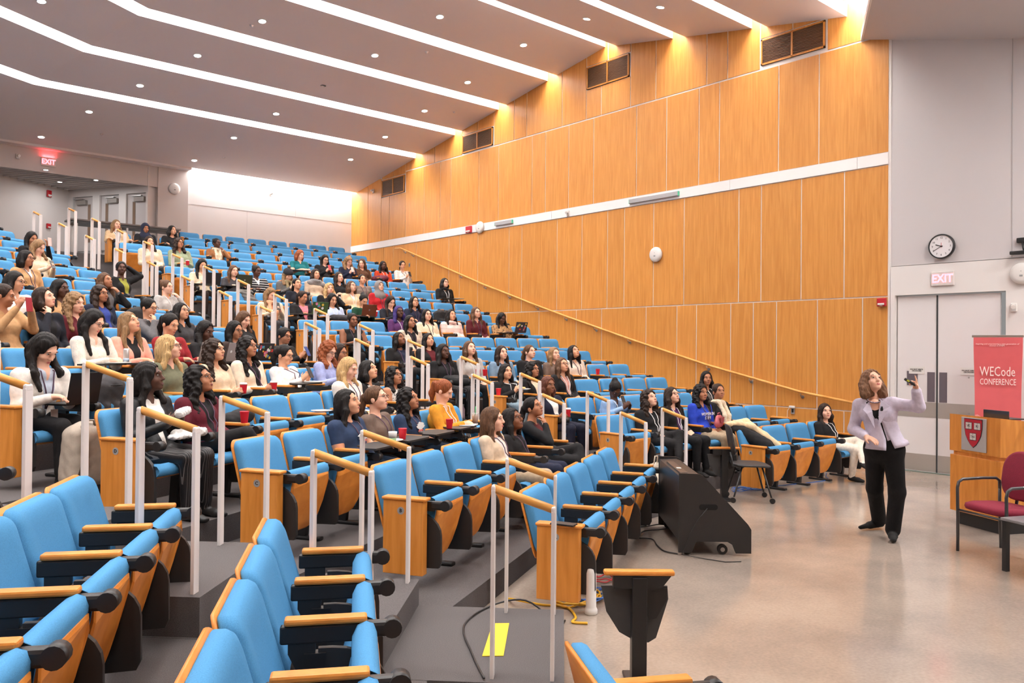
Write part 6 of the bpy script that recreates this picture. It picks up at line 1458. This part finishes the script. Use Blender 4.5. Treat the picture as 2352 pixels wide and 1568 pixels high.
can(PM(23) @ T_((.10, -.55, .656)), 'slim silver can before the salmon pink blazer', mat('can_coral', lin(214, 96, 70), .4)); can(PM(22) @ T_((.14, -.54, .656)), 'slim silver can before the dotted blouse', mat('can_blue', lin(150, 170, 190), .4))
t = thing('water_bottle', 'pale pink water bottle standing on the aisle floor', 'bottle', TR(7.35, 9.55, .75)); MB().lathe([(.034, 0), (.036, .01), (.036, .17), (.02, .20), (.02, .215)], n=16).ob('body', mat('bottle_pink', lin(220, 190, 200), .3), t); MB().cyl((0, 0, .215), (0, 0, .24), .022).ob('cap', M_offw, t)
PHN = MB().bbox((-.036, -.004, -.073), (.036, .004, .073), .003)
def phone(M, label, col):
    t = thing('phone', label, 'phone', M); m = MB().bbox((-.036, -.004, -.073), (.036, .004, .073), .003); m.ob('case', mat('phone_' + label.split(' ')[0] + str(round(sum(col), 2)), col, .4), t); MB().box((-.033, .0041, -.069), (.033, .0048, .069)).ob('screen', mat('phone_screen', (.02, .02, .025), .1), t)
RX = lambda a: Matrix.Rotation(math.radians(a), 4, 'X')
for i, lab, col in ((8, 'dark phone held by the person in the cream fluffy top', (.03, .03, .03)), (38, 'red phone held by the person in the black puffer', lin(170, 30, 40)), (39, 'pale phone held by the person with the checked skirt', (.5, .48, .46)), (42, 'dark phone held by the person in the white turtleneck', (.02, .02, .022)), (43, 'dark phone held by the person in the bobble hat', (.03, .03, .03)),
                    (64, 'black phone held by the person with the peach scarf', (.02, .02, .02)), (65, 'blue phone held by the person in black with glasses', lin(40, 70, 130)), (66, 'dark phone held by the person in the white blouse', (.03, .03, .035)), (88, 'dark phone held by the person in the pale blue shirt', (.03, .03, .03))):
    phone(PM(i) @ T_((0, -.505, .775)) @ RX(-28), lab, col)
phone(PM(53) @ T_((.05, -.50, .76)) @ RX(-40), 'yellow phone held by the person in the dark green sweater', lin(220, 190, 60))
phone(PM(7) @ T_((.06, -.50, .99)) @ RX(-5), 'pale phone held up by the person in black at the far left', lin(230, 206, 200)); phone(PM(12) @ T_((0, -.52, 1.0)) @ RX(-8), 'red phone held up by the person in the tan coat', lin(150, 20, 40))
def laptop(M, label, col, stick=0, op=105, w=.31, d=.215):
    t = thing('laptop', label, 'laptop', M); m = mat('laptop_' + label.split(' ')[0] + str(round(sum(col), 2)), col, .4, metal=.3)
    MB().bbox((-w / 2, -d, 0), (w / 2, 0, .014), .004).ob('base', m, t); MB().box((-w / 2 + .02, -d * .85, .0142), (w / 2 - .02, -d * .25, .0152)).ob('keyboard', M_black, t)
    s = MB().bbox((-w / 2, -.006, 0), (w / 2, .0, d), .003).ob('screen_lid', m, t, M=T_((0, -d, .012)) @ RX(op - 90)); MB().box((-w / 2 + .01, .0001, .012), (w / 2 - .01, .0012, d - .01)).ob('display', mat('display_glow', (.5, .55, .62), .3), s)
    rng = random.Random(label)
    for q in range(stick):
        c = [lin(220, 60, 60), lin(230, 230, 230), lin(80, 150, 190), lin(230, 190, 70), lin(90, 160, 90), lin(200, 120, 160)][q % 6]; x = rng.uniform(-w * .4, w * .4); z = rng.uniform(d * .12, d * .85); r = rng.uniform(.012, .026)
        if q % 2: MB().cyl((x, -.0062, z), (x, -.0072, z), r, n=12).ob('sticker', mat('stick%d' % (q % 6), c, .5), s)
        else: MB().box((x - r, -.0072, z - r * .7), (x + r, -.0062, z + r * .7)).ob('sticker', mat('stick%d' % (q % 6), c, .5), s)
    if not stick or label.startswith('silver'): MB().cyl((0, -.0062, d * .5), (0, -.0068, d * .5), .016, n=14).ob('logo', M_black if col[0] > .2 else M_steel, s)
for i, lab, col, st, dx in ((24, 'grey laptop on the lap of the dark red sweater', (.30, .28, .27), 0, .1), (25, 'silver laptop with stickers on its lid', (.34, .31, .30), 4, .0), (34, 'black laptop at the upper aisle seat', (.02, .02, .022), 0, .05), (35, 'olive green tablet computer before the charcoal vest', lin(62, 66, 46), 0, .06), (51, 'green laptop covered with small stickers', lin(70, 96, 54), 8, .12), (53, 'brown laptop before the dark green sweater', lin(120, 68, 44), 0, -.08), (61, 'dark laptop crowded with colourful stickers, leopard coat behind', (.05, .05, .07), 16, .14)):
    laptop(PM(i) @ T_((dx, -.40, .657)), lab, col, st)
laptop(seatM('M', 5, 6) @ T_((-.05, -.38, .657)), 'black laptop crowded with stickers behind the cream blazer', (.03, .03, .035), 20)
laptop(PM(26) @ T_((.06, -.42, .61)) @ Matrix.Rotation(.1, 4, 'Z'), 'black laptop on the knees of the white fleece', (.01, .01, .011), 0, 100, .33, .24)
def sheet(M, label, w=.21, d=.28, col=None, name='notebook', pg=None):
    t = thing(name, label, 'paper', M); MB().bbox((-w / 2, -d / 2, 0), (w / 2, d / 2, .008), .002).ob('pages', pg or M_paper, t); MB().box((-w / 2 - .003, -d / 2 - .003, -.003), (w / 2 + .003, d / 2 + .003, 0)).ob('cover', col or M_black, t)
for i, lab, dx in ((22, 'notebook under the writing hand of the dotted blouse', .0), (57, 'open notebook on the tablet by the oak wall', .12), (66, 'white papers before the white blouse', .05), (75, 'notebook under the hand of the mustard sweater', -.02), (67, 'notebook held by the lavender sweater', 0), (37, 'dark green notebook before the teal top', .05), (54, 'folded papers before the dark navy cardigan', .0), (23, 'tablet sheet before the salmon pink blazer', -.06)):
    sheet(PM(i) @ T_((dx, -.50, .660)) @ Matrix.Rotation(.15, 4, 'Z'), lab)
sheet(TR(3.93, 3.96, .622, math.radians(20)), 'black notebook lying on the first wooden end box', .08, .17, pg=M_black)
t = thing('paper_bag', 'crumpled white paper bag on the leather jacket wearer\'s lap', 'bag', PM(28) @ T_((.06, -.50, .60)))
fb = Field(); fb.cap((-.12, 0, .0), (.14, -.02, .01), .035, .04, 0, .02, (1, 1.4, .6)); fb.cap((-.05, .06, .02), (.10, -.08, .03), .03, .03, 0, .02); v_, f_, _l = fb.mesh(.01, None, lambda X, Y, Z: .006 * np.sin(X * 140 + Y * 90) * np.sin(Y * 160 + Z * 120)); m_ = net_mesh('bag', v_, f_, None, 0); m_.materials.append(M_paper); link('bag', m_, t)
fb = Field(); fb.cap((-.03, 0, .0), (.05, 0, .02), .035, .03, 0, .02); v_, f_, _l = fb.mesh(.008, None, lambda X, Y, Z: .006 * np.sin(X * 200 + Y * 120) * np.sin(Z * 190)); m_ = net_mesh('sandwich_wrap', v_, f_, None, 0); m_.materials.append(M_paper); w_ = link('sandwich_wrap', m_, None, 'white wrapped snack raised near the mouth of the leather jacket wearer', 'food'); w_.matrix_local = PM(28) @ T_((.0, -.52, .775))

# bags and coats
def blob(name, label, cat, M, build, col, step=.013, wave=None, rough=.9, partname=None, **k):
    t = thing(name, label, cat, M); f = Field(); build(f); v, fc, _l = f.mesh(step, None, wave); me = net_mesh(partname or name, v, fc, None, 1); me.materials.append(mat(name + '_' + label[:14].replace(' ', '_'), col, rough, noise=.10, nscale=20, bump=.15, bscale=160)); link(partname or 'body', me, t); return t
wr3 = lambda X, Y, Z: .0035 * np.sin(X * 55 + Z * 30) * np.sin(Y * 60 + Z * 45)
def pack(f):
    for sx in (-1, 1):
        for sy in (-1, 1): f.cap((sx * .085, sy * .045, .07), (sx * .075, sy * .035, .35), .062, .058, 0, .05)
    f.cap((0, 0, .08), (0, 0, .36), .085, .085, 0, .05); f.cap((-.05, -.10, .09), (-.05, -.095, .20), .045, .04, 0, .03); f.cap((.05, -.10, .09), (.05, -.095, .20), .045, .04, 0, .03)
def packparts(t, col):
    m = mat('strap_%d' % int(sum(col) * 1000), tuple(v * .55 for v in col), .8)
    for sx in (-1, 1): MB().tube([(sx * .06, .07, .40), (sx * .085, .14, .36), (sx * .10, .165, .22), (sx * .115, .12, .07)], .030, n=8, flat=.3).ob('shoulder_strap', m, t)
    MB().tube([(-.03, .06, .41), (-.02, .06, .45), (.02, .06, .45), (.03, .06, .41)], .008, n=6).ob('carry_loop', m, t); MB().tube([(-.10, -.03, .33), (-.06, -.085, .385), (.06, -.085, .385), (.10, -.03, .33)], .004, n=5).ob('zip', M_black, t)
c_ = lin(176, 164, 150); packparts(blob('backpack', 'pale grey backpack standing on the floor beside box D', 'backpack', TR(1.60, 6.75, .75, math.radians(200)) @ Matrix.Scale(1.12, 4), pack, c_, wave=wr3), c_)
c_ = lin(62, 60, 62); packparts(blob('backpack', 'dark grey backpack on the empty seat beside the white fleece', 'backpack', seatM('M', 4, 1) @ T_((-.06, -.34, .42)) @ Matrix.Rotation(.4, 4, 'X'), pack, c_, wave=wr3), c_)
c_ = lin(34, 33, 34); packparts(blob('backpack', 'black backpack propped on a seat above the pale pink puffer', 'backpack', seatM('R', 8, 6) @ T_((-.1, -.36, .42)), pack, c_, wave=wr3), c_)
c_ = lin(30, 28, 30); packparts(blob('backpack', 'black backpack on the seat beside the charcoal jacket', 'backpack', seatM('M', 7, 5) @ T_((-.15, -.36, .42)), pack, c_, wave=wr3), c_)
def coat(f):
    f.cap((-.14, -.30, .47), (.16, -.28, .47), .09, .09, 0, .05); f.cap((-.16, -.16, .62), (.14, -.14, .66), .07, .075, 0, .05); f.cap((-.02, -.40, .50), (.20, -.38, .46), .07, .06, 0, .05)
blob('coat', 'black coat heaped on the empty seat beside the maroon blazer', 'coat', seatM('M', 3, 2), coat, lin(24, 23, 25), wave=wr3)
def drape(f):
    f.cap((-.20, .02, .80), (.05, .02, .81), .05, .05, 0, .04); f.cap((-.16, -.05, .78), (.02, -.14, .52), .06, .08, 0, .05); f.cap((-.06, -.05, .79), (.14, -.16, .50), .06, .08, 0, .05); f.cap((-.15, .04, .78), (-.12, .05, .45), .045, .05, 0, .05)
blob('coat', 'grey quilted coat draped over an aisle seat above the cream coat', 'coat', seatM('R', 9, 0) @ T_((.25, 0, 0)), drape, lin(96, 92, 88), wave=lambda X, Y, Z: .008 * np.sin(Z * 90 + X * 20) + 0 * Y)
ct = blob('coat', 'black padded coat thrown over the first seat of the front row', 'coat', seatM('R', 0, 0), lambda f: (f.cap((-.24, .03, .81), (.16, .0, .80), .06, .06, 0, .05), f.cap((-.14, -.04, .76), (.08, -.24, .58), .085, .10, 0, .06), f.cap((.06, -.05, .75), (.22, -.26, .56), .08, .09, 0, .06)), lin(26, 25, 27), wave=wr3)
sc_ = blob('scarf', 'cream knitted scarf lying over the black padded coat', 'scarf', seatM('R', 0, 0), lambda f: (f.cap((-.30, .04, .86), (.08, .03, .89), .05, .05, 0, .03, (1, 1, .7)), f.cap((.0, -.02, .88), (.14, -.20, .70), .045, .055, 0, .03), f.cap((.14, -.20, .70), (.24, -.34, .58), .055, .05, 0, .03), f.cap((-.20, .0, .87), (.02, -.10, .82), .04, .045, 0, .03)), lin(222, 196, 156), wave=lambda X, Y, Z: .004 * np.sin(X * 150 + Y * 90) + 0 * Z)
hb = blob('handbag', 'dusty pink handbag on the lap of the royal blue sweatshirt', 'handbag', PM(94) @ T_((.06, -.44, .57)) @ Matrix.Rotation(.3, 4, 'Z'), lambda f: (f.cap((-.07, 0, .06), (.07, 0, .06), .06, .06, 0, .03, (1.1, .7, 1)), f.cap((-.05, 0, .13), (.05, 0, .13), .05, .05, 0, .03, (1.1, .6, 1))), lin(176, 84, 92), step=.009, rough=.45)
MB().tube([(-.05, 0, .17), (-.04, 0, .205), (.04, 0, .205), (.05, 0, .17)], .007, n=6).ob('handle', mat('handbag_strap', lin(150, 66, 76), .5), hb); MB().prism([(-.09, .15), (.09, .15), (.07, .085), (.0, .065), (-.07, .085)], 1, -.052, -.046).ob('flap', mat('handbag_strap', lin(150, 66, 76), .5), hb)
tt = blob('tote_bag', 'white cloth tote bag on the floor below the pair in black suits', 'bag', TR(7.93, 6.42, .175, math.radians(20)), lambda f: (f.cap((-.12, 0, .05), (.12, 0, .05), .07, .07, 0, .03, (1, .8, 1)), f.cap((-.10, 0, .20), (.10, 0, .20), .05, .05, 0, .04, (1, .6, 1))), lin(226, 214, 196), wave=wr3)
MB().tube([(-.06, -.02, .24), (-.05, -.03, .34), (.04, -.03, .33), (.06, -.02, .24)], .008, n=6).ob('handle', mat('tote_handle', lin(220, 208, 190), .8), tt)
blob('coat', 'black coat lying across the pinstriped knees', 'coat', PM(78), lambda f: (f.cap((-.12, -.40, .60), (.16, -.46, .60), .07, .075, 0, .05), f.cap((-.06, -.50, .58), (.10, -.58, .57), .06, .06, 0, .05)), lin(18, 18, 20), wave=wr3)
blob('coat', 'dark grey coat on the knees of the pale blue top', 'coat', PM(52), lambda f: (f.cap((-.14, -.42, .60), (.16, -.44, .60), .07, .07, 0, .05), f.cap((-.05, -.5, .6), (.12, -.55, .58), .06, .06, 0, .05)), lin(44, 42, 46), wave=wr3)
blob('coat', 'maroon and grey coat bundled beside the rust orange hoodie', 'coat', seatM('R', 12, 9) @ T_((-.28, 0, 0)), lambda f: (f.cap((-.06, -.36, .60), (.12, -.40, .62), .08, .085, 0, .05), f.cap((.06, -.48, .58), (.18, -.48, .62), .07, .08, 0, .05)), lin(92, 30, 46), wave=wr3)
# lettering and prints on clothes
ch = BYID[94][0][3]; o_ = BYID[94][0][0]
for tx, dz in (('WOMEN IN', .045), ('STEM', -.01)): text(tx, .058, M_paper, WF((ch[0], ch[1] - .003, ch[2] + dz - .02), (1, 0, 0), (0, -1, 0)), o_, bold=.001)
for i in (72, 74):
    ch = BYID[i][0][3]; o_ = BYID[i][0][0]; rng = random.Random(i); y = ch[1] + .002
    def splash(w, h, cz, yy, n=26): return MB().prism([(ch[0] + w * math.cos(a) * rng.uniform(.7, 1.2), cz + h * math.sin(a) * rng.uniform(.55, 1.2)) for a in [2 * math.pi * j / n for j in range(n)]], 1, yy - .004, yy)
    splash(.088, .042, ch[2] + .02, y).ob('white_print', M_paper, o_); splash(.05, .022, ch[2] - .028, y - .002, 14).ob('coral_print', mat('print_coral', lin(226, 120, 110), .7), o_)

# ---------------------------------------------------------------- cables and small things on the stage floor
def cable(name, label, pts, r, m, parent=None):
    # smooth the path
    P = [np.array(p, float) for p in pts]; out = []
    for i in range(len(P) - 1):
        p0 = P[max(i - 1, 0)]; p1 = P[i]; p2 = P[i + 1]; p3 = P[min(i + 2, len(P) - 1)]
        for j in range(6):
            t = j / 6; out.append(.5 * ((2 * p1) + (-p0 + p2) * t + (2 * p0 - 5 * p1 + 4 * p2 - p3) * t * t + (-p0 + 3 * p1 - 3 * p2 + p3) * t ** 3))
    out.append(P[-1]); return MB().tube(out, r, n=6).ob(name, m, parent, label=label, cat='cable')
def coil(c, r, turns, z0, seed):
    rng = random.Random(seed); pts = []
    for i in range(int(turns * 10)):
        a = 2 * math.pi * i / 10; q = r * rng.uniform(.75, 1.15); pts.append((c[0] + q * math.cos(a) * 1.15, c[1] + q * math.sin(a) * .8, z0 + rng.uniform(0, .03)))
    return pts
M_cy = mat('cable_yellow', lin(226, 172, 40), .45); M_cb = mat('cable_blue', lin(60, 110, 190), .45); M_cr = mat('cable_red', lin(190, 40, 44), .45)
cable('cable', 'yellow cable coiled behind the white tower', coil((4.22, 4.12), .17, 4, .01, 1), .007, M_cy); cable('cable', 'blue cable tangled with the yellow coil', coil((4.30, 4.10), .16, 4, .02, 2), .005, M_cb); cable('cable', 'red cable loop by the first tablets', coil((4.75, 4.35), .10, 2, .01, 3), .005, M_cr)
cable('cable', 'yellow and black cable running past the aisle step', [(3.86, 4.45, .01), (3.80, 4.30, .05), (3.95, 4.20, .01), (4.05, 4.05, .01), (3.95, 3.86, .01), (3.86, 3.80, .01), (3.92, 3.72, .01)], .009, M_cy)
cable('cable', 'black cable crossing the carpeted aisle step', [(2.55, 3.12, .19), (2.70, 3.40, .185), (2.95, 3.80, .185), (3.3, 3.98, .185), (3.55, 3.92, .185), (3.72, 3.80, .03), (3.85, 3.86, .008)], .006, M_black)
cable('cable', 'thin blue network cable under the front row seats', [(9.02, 6.0, .006), (9.42, 6.06, .006), (9.36, 5.9, .01), (9.5, 5.86, .006), (9.3, 5.95, .012), (10.0, 5.87, .006), (10.4, 5.78, .006), (10.9, 5.72, .006), (11.2, 5.9, .006), (11.5, 6.05, .006)], .005, M_cb)
cable('cable', 'blue network cable coil beneath the box marked A', coil((9.2, 6.0), .13, 3, .01, 7), .004, M_cb)
for j, (a, lab) in enumerate((([(6.35, 5.50, .01), (6.5, 5.38, .01), (6.62, 5.30, .03), (6.75, 5.27, .01)], 'upper black cable between the seats and the console'), ([(6.14, 5.15, .01), (6.30, 5.22, .02), (6.50, 5.20, .01), (6.66, 5.18, .01)], 'middle black cable between the seats and the console'), ([(6.05, 5.12, .01), (6.13, 4.98, .01), (5.98, 4.80, .01), (5.86, 4.62, .01), (5.87, 4.48, .01)], 'black cable curling along the console side'))): cable('cable', lab, a, .006, M_black)
t = thing('floor_box', 'small black junction box under the front seats', 'junction box', TR(6.08, 5.15, 0, .5)); MB().bbox((-.07, -.04, 0), (.07, .04, .04), .008).ob('body', M_black, t); MB().cyl((0, -.04, .025), (0, -.045, .025), .008).ob('light', M_red, t)
t = thing('wireless_tower', 'white cylindrical tower standing on the concrete by the seats', 'router', TR(4.10, 3.86, 0)); MB().lathe([(.040, 0), (.045, .006), (.045, .03), (.040, .04), (.036, .05), (.035, .28), (.028, .31), (.01, .318)], n=20).ob('body', M_offw, t)
q = [(3.11, 3.73), (3.19, 3.67), (2.83, 3.30), (2.74, 3.37)]; MB().hexa([(x, y, .1785) for x, y in q], [(x, y, .1815) for x, y in q]).ob('floor_tape', mat('tape_yellow', lin(236, 200, 52), .5), label='yellow tape strip on the carpeted aisle step', cat='tape')
